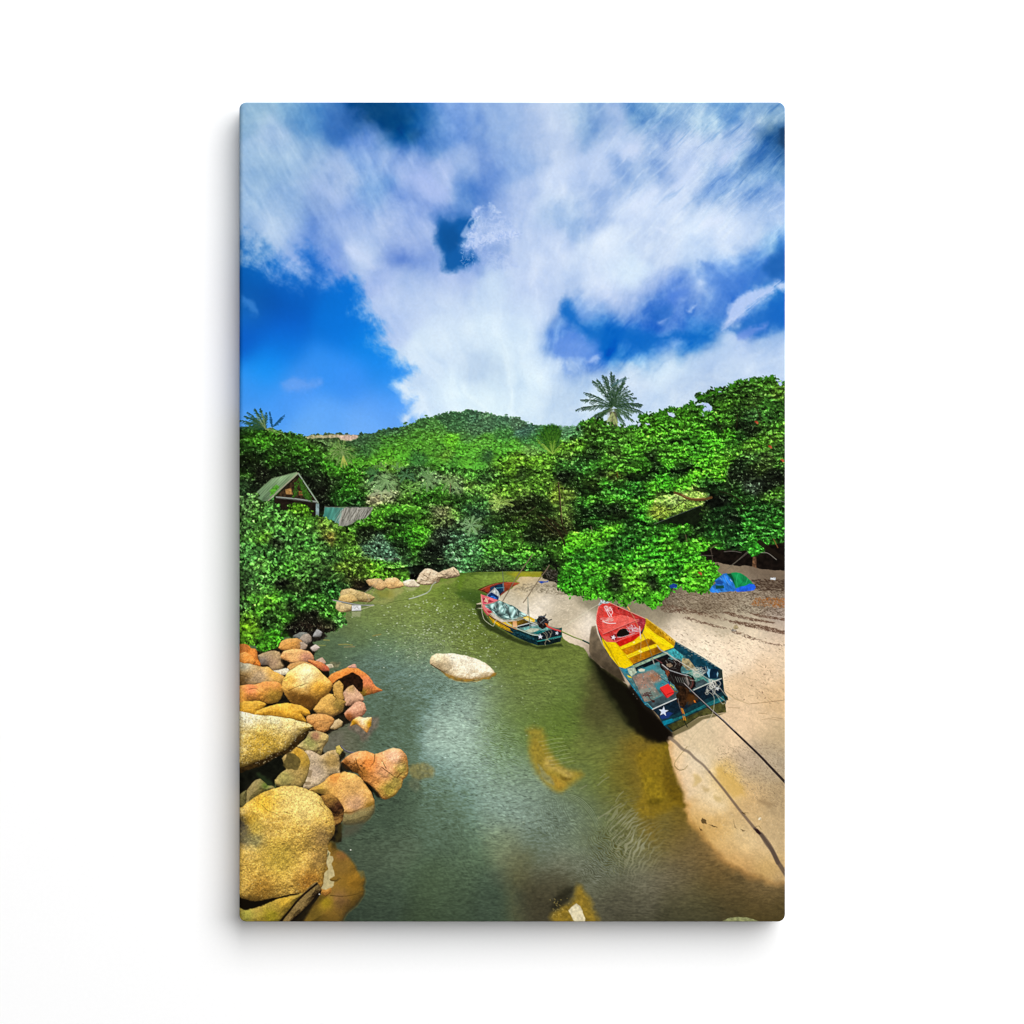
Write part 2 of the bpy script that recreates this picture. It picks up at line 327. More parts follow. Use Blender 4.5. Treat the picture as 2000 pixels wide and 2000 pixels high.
def foliage(p, lights, darks, leaf=2.6, clump=14, dens=1., flat=.7, pt=None, seed=0, base=None, dark_amt=.5, wob=5, field=None, jit=.27, contrast=1., edge=1.0, sparse=0.):
    """clumped leaf mass: lit tops, dark gaps, ragged outline"""
    r = np.random.RandomState(seed + 100)
    p = np.asarray(p, np.float32); area = .5 * abs(np.sum(p[:, 0] * np.roll(p[:, 1], -1) - p[:, 1] * np.roll(p[:, 0], -1)))
    darks = [col(c) for c in darks]; lights = [col(c) for c in lights]
    if base is not False: poly(p, base or darks[0], 1.2, pt, wob, 9, seed, tex=.35, tsc=7)
    n = int(area / (clump * clump * flat) * 2.6 * dens)
    x0, y0 = p.min(0); x1, y1 = p.max(0)
    cx = x0 + r.rand(n * 3) * (x1 - x0); cy = y0 + r.rand(n * 3) * (y1 - y0)
    k = inside(p, cx, cy); cx, cy = cx[k][:n], cy[k][:n]
    o = np.argsort(cy + r.randn(len(cy)) * clump * .5); cx, cy = cx[o], cy[o]
    lf = fbm(cx, cy, clump * 4.5, 3, seed + 2) * .8            # broad light and dark areas
    X = []; Y = []; A = []; B = []; T = []; CS = []
    for i in range(len(cx)):
        R = clump * (.55 + .7 * r.rand())
        m = max(4, int(R * R * flat * 1.5 / (leaf * leaf) * (1 - sparse)))
        u = np.sqrt(r.rand(m)) * R; t = r.rand(m) * 6.283
        lx = cx[i] + u * np.cos(t); ly = cy[i] + u * np.sin(t) * flat * .8
        up = -(ly - cy[i]) / (R * flat)                       # 1 at the top of the clump
        br = .5 + .38 * up * contrast + lf[i] * .5 + r.randn(m) * jit + (-dark_amt + .5) * .6
        oo = np.argsort(br + r.rand(m) * .25); lx, ly, br = lx[oo], ly[oo], np.clip(br[oo], 0, 1.15)
        if field is not None:
            jj = np.clip((ly - Y0).astype(int), 0, H-1); ii = np.clip((lx - X0).astype(int), 0, W-1)
            L = field[jj, ii]; Dk = L * np.array([.16, .22, .2])
        else:
            L = lights[r.randint(len(lights))] * (.92 + .16 * r.rand()); Dk = darks[r.randint(len(darks))]
        b3 = br[:, None]
        cs = Dk * (1 - np.minimum(b3, 1)) + L * np.minimum(b3, 1) + np.clip(b3 - .92, 0, 1) * 1.5 * (1 - L) * .5
        cs = cs * (1 + r.randn(m, 1) * .07)
        a = leaf * (.6 + .7 * r.rand(m))
        X.append(lx); Y.append(ly); A.append(a); B.append(a * (.45 + .3 * r.rand(m))); T.append(r.randn(m) * .7 + (r.rand(m) < .5) * 1.4 - .5); CS.append(np.clip(cs, 0, 1))
    leaves(*[np.concatenate(v) for v in (X, Y, A, B, T, CS)], pt=pt)
def ruffle(ids, warp=2.2, crease=.55, seed=0, sc=6., hi=.12, ay=1.5, emb=.9, lift=1.12):
    """breaks leaf masses up: small displacement, dark gaps between sprays, pale glints"""
    m = np.isin(pid, ids)
    if not m.any(): return
    ys, xs = np.nonzero(m); x = xs + X0 + 0.; y = ys + Y0 + 0.
    i = np.clip(np.round(xs + warp * fbm(x, y, 11, 3, seed) * 2), 0, W-1).astype(int); j = np.clip(np.round(ys + warp * fbm(x, y, 11, 3, seed + 4) * 2), 0, H-1).astype(int)
    ok = m[j, i]; i = np.where(ok, i, xs); j = np.where(ok, j, ys)
    c = img[j, i].copy()
    n1 = fbm(x, y * 1.25, sc, 3, seed + 8, .6); n2 = fbm(x, y * ay, sc * 4.5, 3, seed + 12)
    hh = lambda dy: fbm(x, (y + dy) * ay, sc * 2.2, 4, seed + 16, .6)
    em = np.clip((hh(1.8) - hh(-1.8)) * 2.2, -1, 1) * emb
    n3 = fbm(x, y, sc * .55, 2, seed + 22); crease *= .72; emb *= .55
    g = sm(-.04, -.55, .6 * n1 + .5 * n2 + .35 * n3)                     # gaps
    c *= (1 - crease * .6 * g)[:, None]
    c *= ((1 + .16 * n1 + .05 * n2 + .34 * em * (emb * 1.8 / max(emb, .01)) * .5 + .20 * n3) * lift)[:, None]
    b = sm(.42, .75, n1) * hi
    c += (1 - c) * b[:, None] * np.array([.8, 1, .7])
    g_ = c.mean(1, keepdims=True); c = c + .04 * (g_ - c) + np.array([.045, .018, .006])
    img[ys, xs] = np.clip(c, 0, 1)
def fringe(p, lights, darks, leaf=2.4, out=6, step=5, pt=None, seed=0, n=5):
    """sprays that break an outline"""
    r = np.random.RandomState(seed + 300); p = np.asarray(p); X=[]; Y=[]; C_=[]
    for a, b in zip(p[:-1], p[1:]):
        L = np.hypot(*(b - a)); k = max(1, int(L / step)); d = (b - a) / (L + 1e-6); nr = np.array([d[1], -d[0]])
        for t in np.arange(k) / k:
            if r.rand() < .35: continue
            c = a + (b - a) * t + nr * (r.rand() ** 1.5) * out
            m = 2 + int(r.rand() * n)
            for _ in range(m):
                X.append(c[0] + r.randn() * leaf * 1.1); Y.append(c[1] + r.randn() * leaf * .8); bb = np.clip(.5 + r.randn() * .3, 0, 1)
                C_.append(col(darks[r.randint(len(darks))]) * (1 - bb) + col(lights[r.randint(len(lights))]) * bb)
    k = len(X); a = leaf * (.6 + .6 * r.rand(k)); leaves(X, Y, a, a * .55, r.rand(k) * 3.1, np.array(C_), pt)
def frond(c, tip, sag, col_a, col_b, pt, ln=9, w=.9, n=None, spine=None, r=rng):
    """one palm frond: a bent spine with leaflets hanging from both sides"""
    c = np.array(c, np.float32); tip = np.array(tip, np.float32); v = tip - c; L = np.hypot(*v)
    mid = c + v * .5 + np.array([0, -sag * L])
    ts = np.linspace(0, 1, n or int(max(8, L / 1.35)))
    pts = [(1-t)**2 * c + 2*t*(1-t) * mid + t*t * tip for t in ts]
    ca, cb = col(col_a), col(col_b)
    for k, t in enumerate(ts[1:], 1):
        d = pts[k] - pts[k-1]; d = d / (np.hypot(*d) + 1e-6); nrm = np.array([-d[1], d[0]])
        l = .95 * ln * math.sin(math.pi * min(1, .14 + t * .80)) ** .8 * (.5 + .7 * r.rand())
        for s in (-1, 1):
            if r.rand() < .22: continue
            e_ = pts[k] + (d * (.9 + .3 * r.rand()) + nrm * s * (.34 + .3 * r.rand())) * l + np.array([0, (.3 + .35 * r.rand()) * l])
            m_ = r.rand()
            line([pts[k], e_], ca * (1 - m_) + cb * m_, w * .85, pt, .85)
    line(pts[:max(3, int(len(pts) * .7))], (col(spine) * .6 + ca * .4) if spine is not None else cb, .8, pt, .8)
# ---------------------------------------------------------------- far hill
hill = part('printed_hill', None, 'forested green hill under the clouds in the printed picture')
ridge_pts = np.vstack([P('C', '-60,905 340,895 460,912 520,903 600,900 700,898 790,902 840,905 850,895 870,888 900,897 960,890 1000,872 1050,862 1100,850 1150,848 1190,838 1250,806 1300,790 1330,778 1350,785 1380,772 1440,752 1480,748 1500,735 1560,742 1600,728 1640,720 1680,738 1740,745 1770,757 1850,768'),
                       P('D', '0,782 40,786 70,800 110,822 180,838 260,840 340,845 420,850 500,846 620,850'), P('D', '620,1300'), P('C', '-60,1300')])
hillcol = colfield(samples('''C 1600,780,3c6a3c 1640,740,47743f 1300,830,33642a 1200,950,468a1e 1500,950,559e1c 1000,1050,468a1a 1700,1050,519e22 1300,1100,4c981a 1000,930,3a7428
1400,1250,4a8a24 1850,850,44764a 1100,870,2f5a2c 1800,950,4c9028 900,900,35663a 500,960,55803a 550,930,7a8a58 1600,1150,4f9a22 1450,860,3f7a2a 850,1120,4c921c;
D 50,830,44754a 400,870,507f54 100,1000,47922c 300,860,4c7a50 20,920,47842e'''), 34)
sl = box(ridge_pts, 8); x, y = XX[sl], YY[sl]
dd = sdf(ridge_pts, sl, 2.5, 5, 80)
put(sl, sm(-.8, .8, dd), hillcol[sl] * .5, hill)
poly(P('C', '455,912 520,903 600,900 700,897 840,905 845,915 800,945 740,940 690,925 560,925 480,930'), 'b9ac88', 1, hill, 2, 5, 1, tex=.3, tsc=4, c2='cbb49c', ang=0)
poly(P('C', '690,905 840,908 790,940 720,930'), 'c9ad9c', 1.5, hill, 2, 5, 1, tex=.25, tsc=3)
# a crown for every tree one can make out on the slope, far ones small
r = np.random.RandomState(5)
yy_ = 793 + (960 - 793) * np.sort(r.rand(9000) ** .85)
xx_ = 560 + r.rand(9000) * 640
ins = inside(ridge_pts, xx_, yy_ + 1.5); xx_, yy_ = xx_[ins], yy_[ins]
keep = ~(inside(P('C', '430,905 850,900 800,950 600,935 480,940'), xx_, yy_)); xx_, yy_ = xx_[keep], yy_[keep]
big = fbm(xx_, yy_ * 1.6, 42, 3, 84)
for k in range(len(xx_)):
    rad = (1.25 + (yy_[k] - 793) * .0115) * (.7 + .7 * r.rand())
    c = hillcol[min(H-1, int(yy_[k] - Y0)), min(W-1, int(xx_[k] - X0))] * (.92 + .30 * big[k] + r.randn() * .14)
    n = 7
    u = r.randn(n) * rad * .6; v = r.randn(n) * rad * .45
    o = np.argsort(-v); u, v = u[o], v[o]
    cs = [c * (.26 if vv > rad * .25 else .72 if vv > -rad * .15 else 1.12) * (.9 + .2 * r.rand()) for vv in v]
    leaves(xx_[k] + u, yy_[k] + v, np.full(n, rad * .62), np.full(n, rad * .5), np.zeros(n), np.clip(cs, 0, 1), hill, .9)
for c, s in (('C', '1160,850 1170,822'), ('C', '1178,850 1180,815'), ('C', '1325,790 1322,765'), ('C', '1880,775 1890,760'), ('D', '20,790 28,778'), ('D', '50,795 48,780')):
    q = P(c, s); line(q, '2c4a34', 1.2, hill); leaves([q[1][0]], [q[1][1]], [3.], [1.6], [0.], [col('3a5a3c')], hill)
r = np.random.RandomState(6)
for k in range(40):          # little palms on the shoulder behind the tall palm
    q = P('D', f'{330+r.rand()*240:.0f},{838+r.rand()*34:.0f}')[0]
    for a in np.linspace(-2.9, -.2, 5): line([q, q + 4 * np.array([math.cos(a), math.sin(a)])], ('55805a', '7a9a78')[k % 2], .8, hill, .8)

# ---------------------------------------------------------------- forest behind the hut
back = part('printed_forest', None, 'dark forest behind the hut in the printed picture')
fo = P('C', '-40,870 20,850 60,862 120,842 200,850 260,862 330,885 350,905 400,905 440,925 500,945 560,950 600,975 640,1010 650,1060 700,1105 760,1120 830,1135 880,1170 940,1210 1932,1240 1932,1880 -40,1880')
poly(fo, '14260f', 1.5, back, 4, 9, 2, tex=.5, tsc=9)
def F(c, s, lights, darks, name=None, **k):
    foliage(P(c, s), lights, darks, pt=k.pop('pt', back), **k)
F('C', '-40,880 20,858 60,866 120,850 200,856 260,870 330,895 400,915 500,950 600,985 640,1040 640,1120 600,1150 400,1080 200,1060 -40,1100', ['3d8a14', '4b9a1a', '347a18'], ['16300c', '1c3a10'], leaf=2.2, clump=13, seed=1, wob=3, dark_amt=.42)
F('C', '-40,1060 200,1040 400,1060 620,1130 700,1200 640,1300 600,1420 480,1300 420,1160 300,1170 100,1290 -40,1330', ['2c5f1c', '2a5420', '3a6a2a'], ['0d1a0c', '121f10', '0a140a'], leaf=2.1, clump=12, seed=2, wob=3, dark_amt=.85, base='0f1c0e')
F('C', '640,1100 720,1110 850,1150 900,1210 880,1400 760,1400 650,1420 600,1350 660,1250', ['3a8f1c', '2f7a1c', '48a024'], ['12260f', '183012'], leaf=2.1, clump=11, seed=3, wob=3, dark_amt=.6)
F('C', '-40,1170 60,1180 100,1220 40,1290 -40,1300', ['37802a', '2c6a20'], ['0e1c0c'], leaf=2.2, clump=9, seed=4, wob=3)
ruffle([hill], 1.0, .25, 1, 4., .05, 1.5, .6, 1.34)
ruffle([back], 2.5, .6, 2, 6.)
# palm crowns: base points with their fronds
def palm(name_part, c, center, tips, ca, cb, ln=8, w=.9, sag=.12, spine='c0c890', seed=0):
    r_ = np.random.RandomState(seed); c0 = P(c, center)[0]
    for t in P(c, tips): frond(c0, t, sag, ca, cb, name_part, ln, w, spine=spine, r=r_)
pm = part('printed_palm', None, 'palm with wind-blown fronds at the left edge of the printed picture')
palm(pm, 'C', '185,862', '-10,850 0,800 40,770 60,745 110,722 150,720 190,745 60,820 100,790', '14382c', '3c5c34', 7, 1.5, .1, '7a8a4c', 1)
palm(pm, 'C', '185,862', '120,760 160,740 235,850 325,905 300,880', '6a8248', 'a3b070', 5, .8, .06, 'a8b080', 2)
palm(pm, 'C', '232,850', '320,762 300,790 215,740 225,780', '17507a', '1c4460', 5, 1.3, .05, '2a5a68', 3)
pm = part('printed_palm', None, 'pale palm on the slope above the hut in the printed picture')
palm(pm, 'C', '728,1025', '610,1065 640,1010 650,955 690,925 745,930 790,985 812,1000 815,1060 800,1105 765,1120 730,1130 690,1115 650,1080 700,960', '34581f', '8aa860', 7, 1.1, .16, 'c6cf98', 4)
palm(pm, 'C', '735,1050', '720,1130 745,1130 760,1110', 'a8b048', 'c0c060', 4, .9, .02, 'd0c878', 5)
sp = [('960,1190', '900,1160 920,1130 950,1120 985,1140 930,1230 905,1250', '2c5a34', '5a8a4c'), ('1020,1135', '960,1120 1000,1100 1040,1110 1050,1160', '4a7038', '80985c'),
      ('1040,1235', '920,1245 960,1190 1010,1170 1060,1180 1120,1250 1100,1290 1000,1290 940,1300 1060,1310', '5c8848', '98b480'), ('1180,1195', '1130,1190 1150,1160 1190,1145 1230,1180 1240,1220 1140,1230', '2f5f3c', '6a9060'),
      ('1335,1215', '1270,1180 1290,1140 1340,1130 1390,1160 1410,1230 1370,1280 1290,1270 1330,1300', '4c7840', '8cac78'), ('1200,1280', '1140,1330 1160,1250 1210,1230 1270,1240 1290,1310 1220,1340', '4f8038', '8ab060'),
      ('1495,1240', '1420,1230 1440,1190 1490,1180 1540,1200 1575,1280 1565,1340 1440,1290 1520,1270', '54783c', '98b078'), ('1840,1390', '1770,1370 1800,1320 1850,1340 1932,1360 1940,1400 1790,1420', '84a840', 'b4cc70'),
      ('1640,1545', '1580,1570 1600,1500 1660,1475 1710,1490 1715,1550 1680,1600 1620,1610 1570,1530', '5c8a58', 'a0bc8c'), ('1010,1310', '930,1330 960,1290 1040,1290 1100,1330 1000,1360', '8a9c70', 'b0b890'), ('1120,1150', '1080,1120 1120,1100 1160,1130', '4a7840', '80a068')]
plants_back = part('printed_undergrowth', None, 'tangled undergrowth and small trees beyond the river in the printed picture')
F('C', '850,1130 1000,1110 1200,1130 1400,1130 1600,1150 1800,1150 1932,1100 1932,1420 1700,1400 1400,1400 1100,1420 880,1430 850,1250', ['4c9024', '3f8424', '5a9a30', '3a7a2a'], ['14280f', '1a3414', '10200e'], leaf=1.9, clump=10, seed=6, wob=4, pt=plants_back, dark_amt=.6)
F('C', '900,1310 1100,1300 1160,1350 1100,1420 940,1440', ['9a9a78', '8a8e60', '7a8a50'], ['2c3018', '343420'], leaf=1.6, clump=8, seed=7, wob=4, pt=plants_back)
ruffle([plants_back], 2.5, .6, 3, 5.5)
PALMS = []
for k, (c0, tips, ca, cb) in enumerate(sp):
    q = part('printed_palm', None, ['palm with short dark fronds beside the forest edge', 'small palm tuft behind the pale palms', 'broad pale palm over the undergrowth left of centre', 'dark small palm at the foot of the hill', 'feathery grey-green palm at the foot of the hill', 'low bright palm below the feathery palm', 'palm with a bare trunk and drooping fronds', 'yellow-green palm beside the right-hand trees', 'palm with curved fronds over the far bank', 'dry pale palm above the thatched roof', 'tiny palm tuft on the slope'][k] + ' in the printed picture')
    palm(q, 'C', c0, tips, ca, cb, 6, .9, .2, cb, 10 + k)
    PALMS.append((q, c0, tips, ca, cb))
    if k in (4, 6): line(P('C', c0 + (' 1330,1290' if k == 4 else ' 1490,1320')), '7a6a50', 1.4, q)
# middle bank
F('C', '1100,1330 1350,1330 1600,1340 1800,1380 1932,1350 1932,1700 1500,1640 1350,1500 1150,1440', ['3f8424', '4a9628', '35701f'], ['101f0d', '172c12'], leaf=1.9, clump=10, seed=8, wob=4, pt=plants_back, dark_amt=.6)
F('C', '1340,1400 1440,1400 1520,1440 1560,1480 1560,1560 1480,1560 1380,1500', ['8a9460', '7a8a50', '6a8a3c'], ['1c2410'], leaf=1.6, clump=8, seed=9, wob=4, pt=plants_back)
F('C', '1340,1520 1480,1490 1620,1560 1600,1720 1500,1790 1400,1760 1330,1640', ['3f5a3a', '4c6a4a', '2f4a2a'], ['0c150c', '0a100a'], leaf=1.8, clump=9, seed=10, wob=4, pt=plants_back, dark_amt=.9, base='0d160c')
F('C', '1560,1560 1700,1600 1760,1560 1932,1540 1932,1720 1700,1700 1580,1700', ['4a8a3c', '3a7a2c'], ['0f1d0e'], leaf=1.9, clump=9, seed=11, wob=4, pt=plants_back, dark_amt=.7)
ruffle([plants_back], 2.5, .55, 4, 5.5)
palm(q, 'C', '1640,1545', '1580,1570 1600,1500 1660,1475 1710,1490 1715,1550 1680,1600 1620,1610 1570,1530', '5c8a58', 'a0bc8c', 6, .9, .2, 'b0c498', 40)
flat = part('printed_tree', None, 'flat-topped bright green tree over the left bank in the printed picture')
F('C', '790,1560 830,1520 900,1500 950,1440 1020,1400 1120,1400 1250,1410 1330,1450 1350,1500 1330,1560 1300,1660 1360,1700 1250,1780 1000,1700 820,1640', ['2c5a2a', '26501f', '346a2c'], ['0c150b', '0a110a'], leaf=2, clump=9, seed=12, wob=3, pt=flat, dark_amt=.95, base='0d170c')
F('C', '940,1470 1000,1410 1100,1395 1230,1405 1320,1450 1350,1490 1330,1530 1230,1530 1120,1500 1000,1510', ['4fa01c', '5fb024', '418e1a'], ['16300f', '1c3a10'], leaf=2.1, clump=8, flat=.5, seed=13, wob=3, pt=flat, dark_amt=.3)
F('C', '780,1560 830,1520 920,1495 1050,1530 1170,1550 1300,1540 1340,1580 1350,1660 1300,1680 1200,1640 1140,1600 1020,1560 920,1530 850,1560 810,1600', ['4a9c20', '5aac28', '3c8a1c'], ['122810', '18340f'], leaf=2.1, clump=7, flat=.5, seed=14, wob=3, pt=flat, dark_amt=.35, base=False)
F('C', '1000,1600 1150,1590 1300,1620 1360,1690 1280,1740 1130,1680 1020,1640', ['3f8a24', '357a22'], ['0e1a0c'], leaf=2, clump=7, flat=.5, seed=15, wob=3, pt=flat, dark_amt=.6, base=False)
bank = part('printed_bush', None, 'grey-green leafy bushes along the far bank in the printed picture')
F('C', '860,1640 960,1620 1100,1700 1300,1740 1420,1740 1480,1680 1600,1700 1760,1680 1932,1660 1932,1850 1780,1860 1570,1870 1550,1780 1400,1800 1280,1840 1290,1932 1150,1932 1000,1830 900,1780', ['4a8038', '46784a', '5a8a5c', '5a9a34'], ['10200f', '0e1c10', '16281a'], leaf=2.1, clump=9, seed=16, wob=3, pt=bank, dark_amt=.6)
F('C', '880,1650 1000,1660 1130,1760 1280,1830 1290,1932 1180,1932 1080,1880 960,1790 890,1730', ['5f8a70', '6f9a84', '4a7a58'], ['0c1a12', '101f18'], leaf=2.2, clump=9, seed=17, wob=3, pt=bank, dark_amt=.6, base=False, jit=.22)
F('C', '1280,1800 1380,1760 1480,1790 1530,1830 1470,1870 1400,1890 1300,1850', ['5fa82c', '4c9a24'], ['1a3010'], leaf=2, clump=8, seed=18, wob=3, pt=bank, dark_amt=.3)
F('C', '1700,1660 1932,1640 1932,1840 1780,1850 1700,1760', ['55a034', '449030'], ['152c10'], leaf=2.1, clump=9, seed=19, wob=3, pt=bank, dark_amt=.4, base=False)
poly(P('C', '1290,1845 1550,1800 1570,1870 1932,1862 1932,1880 1550,1885'), '151a0e', 2, bank, 3, 8, 3, op=.8)

ruffle([flat], 2., .5, 5, 6.)
ruffle([bank], 2., .6, 6, 5.5, .2)
# ---------------------------------------------------------------- hut and low roof
hut = part('printed_hut', None, 'abandoned wooden hut with a steep mossy roof in the printed picture')
poly(P('C', '245,1345 415,1180 550,1375 565,1500 480,1490 300,1450 250,1400'), '1c1611', 1, hut, tex=.5, tsc=6)
gable = part('printed_gable', hut)
poly(P('C', '262,1338 415,1190 540,1365'), '3a2c1c', .8, gable, tex=.6, tsc=4, c2='241c14', ang=0)
poly(P('C', '325,1290 365,1278 380,1325 330,1322'), 'a07844', 1, gable, tex=.3, tsc=3)
poly(P('C', '420,1300 445,1300 450,1330 420,1330'), '8a5c34', 1, gable, tex=.3, tsc=3)
roof = part('printed_roof', hut, 'pale green weathered roof slope')
poly(P('C', '112,1318 230,1212 405,1167 418,1178 205,1368 170,1372 120,1345'), '84a074', .8, roof, tex=.28, tsc=6, seed=5, aniso=(130, 5), c2='6c8a64', ang=90)
for k in range(12):
    t = k / 12; a = P('C', f'{235+t*170:.0f},{1212-t*45:.0f}')[0]; b = P('C', f'{125+t*170*.55:.0f},{1330+t*20:.0f}')[0]
    line([a, b], ('5a7858', 'a8bc94')[k % 2], .8, roof, .5)
poly(P('C', '215,1290 260,1255 285,1265 250,1320 215,1335'), '4f9a24', 1.5, roof, 2, 4, 2, .85, tex=.4, tsc=3)
line(P('C', '416,1172 200,1372'), 'a09c84', 2.0, roof); line(P('C', '112,1318 230,1212 405,1166'), '6a7c5c', 1.2, roof)
line(P('C', '420,1178 556,1382'), '98a894', 2.4, hut); line(P('C', '428,1180 560,1378'), '46503c', 1, hut)
line(P('C', '262,1342 400,1355 552,1376'), '8f968c', 2.6, hut); line(P('C', '262,1350 400,1364 552,1384'), '4c5048', 1.2, hut)
poly(P('C', '542,1388 565,1388 562,1505 540,1500'), '8aa0a0', .8, hut, tex=.2, tsc=5)
for s in ('420,1210 440,1260 455,1300 490,1330', '440,1230 470,1290 505,1350', '395,1240 400,1300 385,1340', '450,1300 470,1340 500,1365'):
    q = curve(P('C', s), 8, False); n = len(q) * 2; j = np.repeat(np.arange(len(q)), 2)
    leaves(q[j, 0] + rng.randn(n) * 2, q[j, 1] + rng.randn(n) * 1.5, np.full(n, 1.9), np.full(n, 1.2), rng.rand(n) * 3, np.array([col(('3c6c20', '2c5018')[i % 2]) for i in range(n)]), hut)
low = part('printed_roof', None, 'low sheet and thatch roof beside the hut in the printed picture')
poly(P('C', '605,1412 760,1415 946,1415 935,1450 900,1490 840,1500 800,1530 720,1558 660,1520 590,1490'), '8c8a80', 1, low, 1.5, 6, 4, tex=.3, tsc=4, aniso=(110, 4))
poly(P('C', '607,1415 740,1416 725,1470 700,1530 660,1518 590,1488'), '3a7f70', 1, low, 1.5, 6, 4, tex=.3, tsc=5, aniso=(105, 6), c2='5a8f80', ang=0)
for k in range(60):
    a = P('C', f'{720+rng.rand()*220:.0f},{1418+rng.rand()*30:.0f}')[0]; L = 14 + rng.rand() * 16; an = 1.95 + rng.randn() * .22
    if k % 3 or True: line([a, a + L * np.array([math.cos(an), math.sin(an)])], ('c8c4b8', '5c584c', 'a8a498', '444038')[k % 4], .9, low, .75)
line(P('C', '605,1412 946,1415'), '5c605a', 1, low)

# ---------------------------------------------------------------- right-hand trees
mass = P('D', '-60,1040 0,1042 60,1030 110,1042 160,1030 200,1045 260,1030 320,990 360,950 400,930 430,935 470,905 500,890 480,860 485,830 520,815 560,828 620,800 660,820 720,870 780,850 830,855 850,870 880,850 905,820 895,780 930,768 1000,765 1060,745 1100,725 1130,712 1160,730 1210,720 1240,700 1270,672 1300,690 1350,690 1380,740 1410,715 1400,680 1350,650 1310,640 1370,610 1440,580 1500,590 1550,560 1600,545 1660,515 1720,525 1780,505 1840,490 1850,530 1890,550 1990,540 1990,1990 350,1990 330,1840 220,1800 -60,1860')
canopy = part('printed_tree', None, 'broad spreading tree with layered leaf shelves over the sand in the printed picture')
poly(mass, '12220d', 1.2, canopy, 3, 7, 7, tex=.5, tsc=8)
leftt = part('printed_tree', None, 'loose yellow-green tree between river and spreading tree in the printed picture')
F('D', '-60,1050 0,1045 110,1045 200,1048 320,1000 400,960 480,1000 500,1200 450,1300 420,1500 400,1640 370,1720 250,1680 0,1700 -60,1700', ['3a6a24', '46762a', '2c5a1c'], ['10200c', '141f0e'], leaf=2.2, clump=11, seed=21, wob=3, pt=leftt, dark_amt=.9, base='12200d')
F('D', '-60,1060 0,1050 110,1048 200,1050 320,1000 440,980 480,1050 460,1180 380,1260 300,1240 200,1330 100,1400 -60,1380', ['5a9e20', '4c9024', '6aac28', '74a62c'], ['1a3010', '1f3a12'], leaf=2.4, clump=11, flat=.55, seed=22, wob=3, pt=leftt, dark_amt=.4, base=False)
F('D', '240,1220 420,1240 470,1350 460,1500 400,1540 360,1450 250,1400', ['6a8c24', '5a7c20', '7c9a30'], ['2a3a14', '1c2c10'], leaf=2, clump=10, seed=23, wob=3, pt=leftt, dark_amt=.4, base=False)
F('D', '-60,1480 100,1500 300,1560 380,1700 -60,1700', ['2f5a1c', '3a6422'], ['0d180a'], leaf=2, clump=9, seed=24, wob=3, pt=leftt, dark_amt=.8, base=False)
ruffle([leftt], 2.5, .6, 7, 5.5, .12, 2.2, 1., 1.15)
pole = part('printed_trunk', leftt)
line(P('D', '325,1240 335,1330 342,1430 350,1520 375,1580 405,1635'), '2c2416', 2.8, pole, smooth=True); line(P('D', '330,1240 340,1330 348,1430 356,1520'), '8a7c58', .9, pole, .8)
line(P('D', '365,1245 360,1330 368,1420'), '8a8a60', .9, pole, .7)
for s in ('230,1500 320,1580 380,1700', '180,1480 300,1600', '60,1600 75,1670'): line(P('D', s), '3f3420', 1.3, pole, .8)
tall = part('printed_palm', None, 'tall coconut palm rising above the trees in the printed picture')
trunk = part('printed_trunk', tall)
poly(P('D', '690,740 740,735 745,800 740,880 680,880 690,800'), '4c4a3a', 1, trunk, 1, 5, 3, tex=.45, tsc=4)
palm(tall, 'D', '712,705', '488,655 455,725 545,812 590,800 512,605 570,520 600,510 640,478 665,490', '10241a', '2c4a24', 8.5, 1.15, .14, '6f8a54', 50)
palm(tall, 'D', '712,700', '700,462 720,480 745,510 755,560 800,495 790,530 830,590 815,560 875,640 850,610 925,745 905,700 920,690', '14281f', '3a5834', 8.5, 1.15, .16, '7a9468', 51)
palm(tall, 'D', '720,720', '860,805 840,760 800,835 770,790 560,780 880,740', '1c3424', '4c6c40', 7, 1.1, .1, '9ab080', 52)
palm(tall, 'D', '700,560', '800,495 825,500', '3a5c60', '5a7c80', 4, .9, .1, '4a6a6c', 53)
palm(tall, 'D', '710,740', '690,800 660,830 720,820 745,815 750,860 680,860', '7f9a4c', 'b8c480', 5, .9, .02, 'c8cc9c', 54)
poly(P('D', '670,750 700,710 730,715 750,750 735,800 700,810 680,800'), '8c8a68', 2, trunk, 2, 3, 5, .35, tex=.6, tsc=2.5)
fan = part('printed_palm', None, 'upright fan palm at the foot of the hill in the printed picture')
poly(P('D', '285,1035 225,960 195,890 230,850 285,828 335,845 352,900 330,980'), '1c4414', 3, fan, 3, 6, 9, .9, tex=.5, tsc=3)
palm(fan, 'D', '285,1030', '175,905 200,880 225,845 255,830 280,830 310,838 330,850 350,870 345,950 180,950 230,860 300,860 265,900', '1c3c12', '4f8a24', 6, 1.2, .1, '6a9a34', 55)
palm(fan, 'D', '285,1040', '170,930 190,960 360,960 340,1000 220,990 270,950 300,940', '6a9a28', 'a0bc50', 5, .9, .1, 'b8c870', 56)
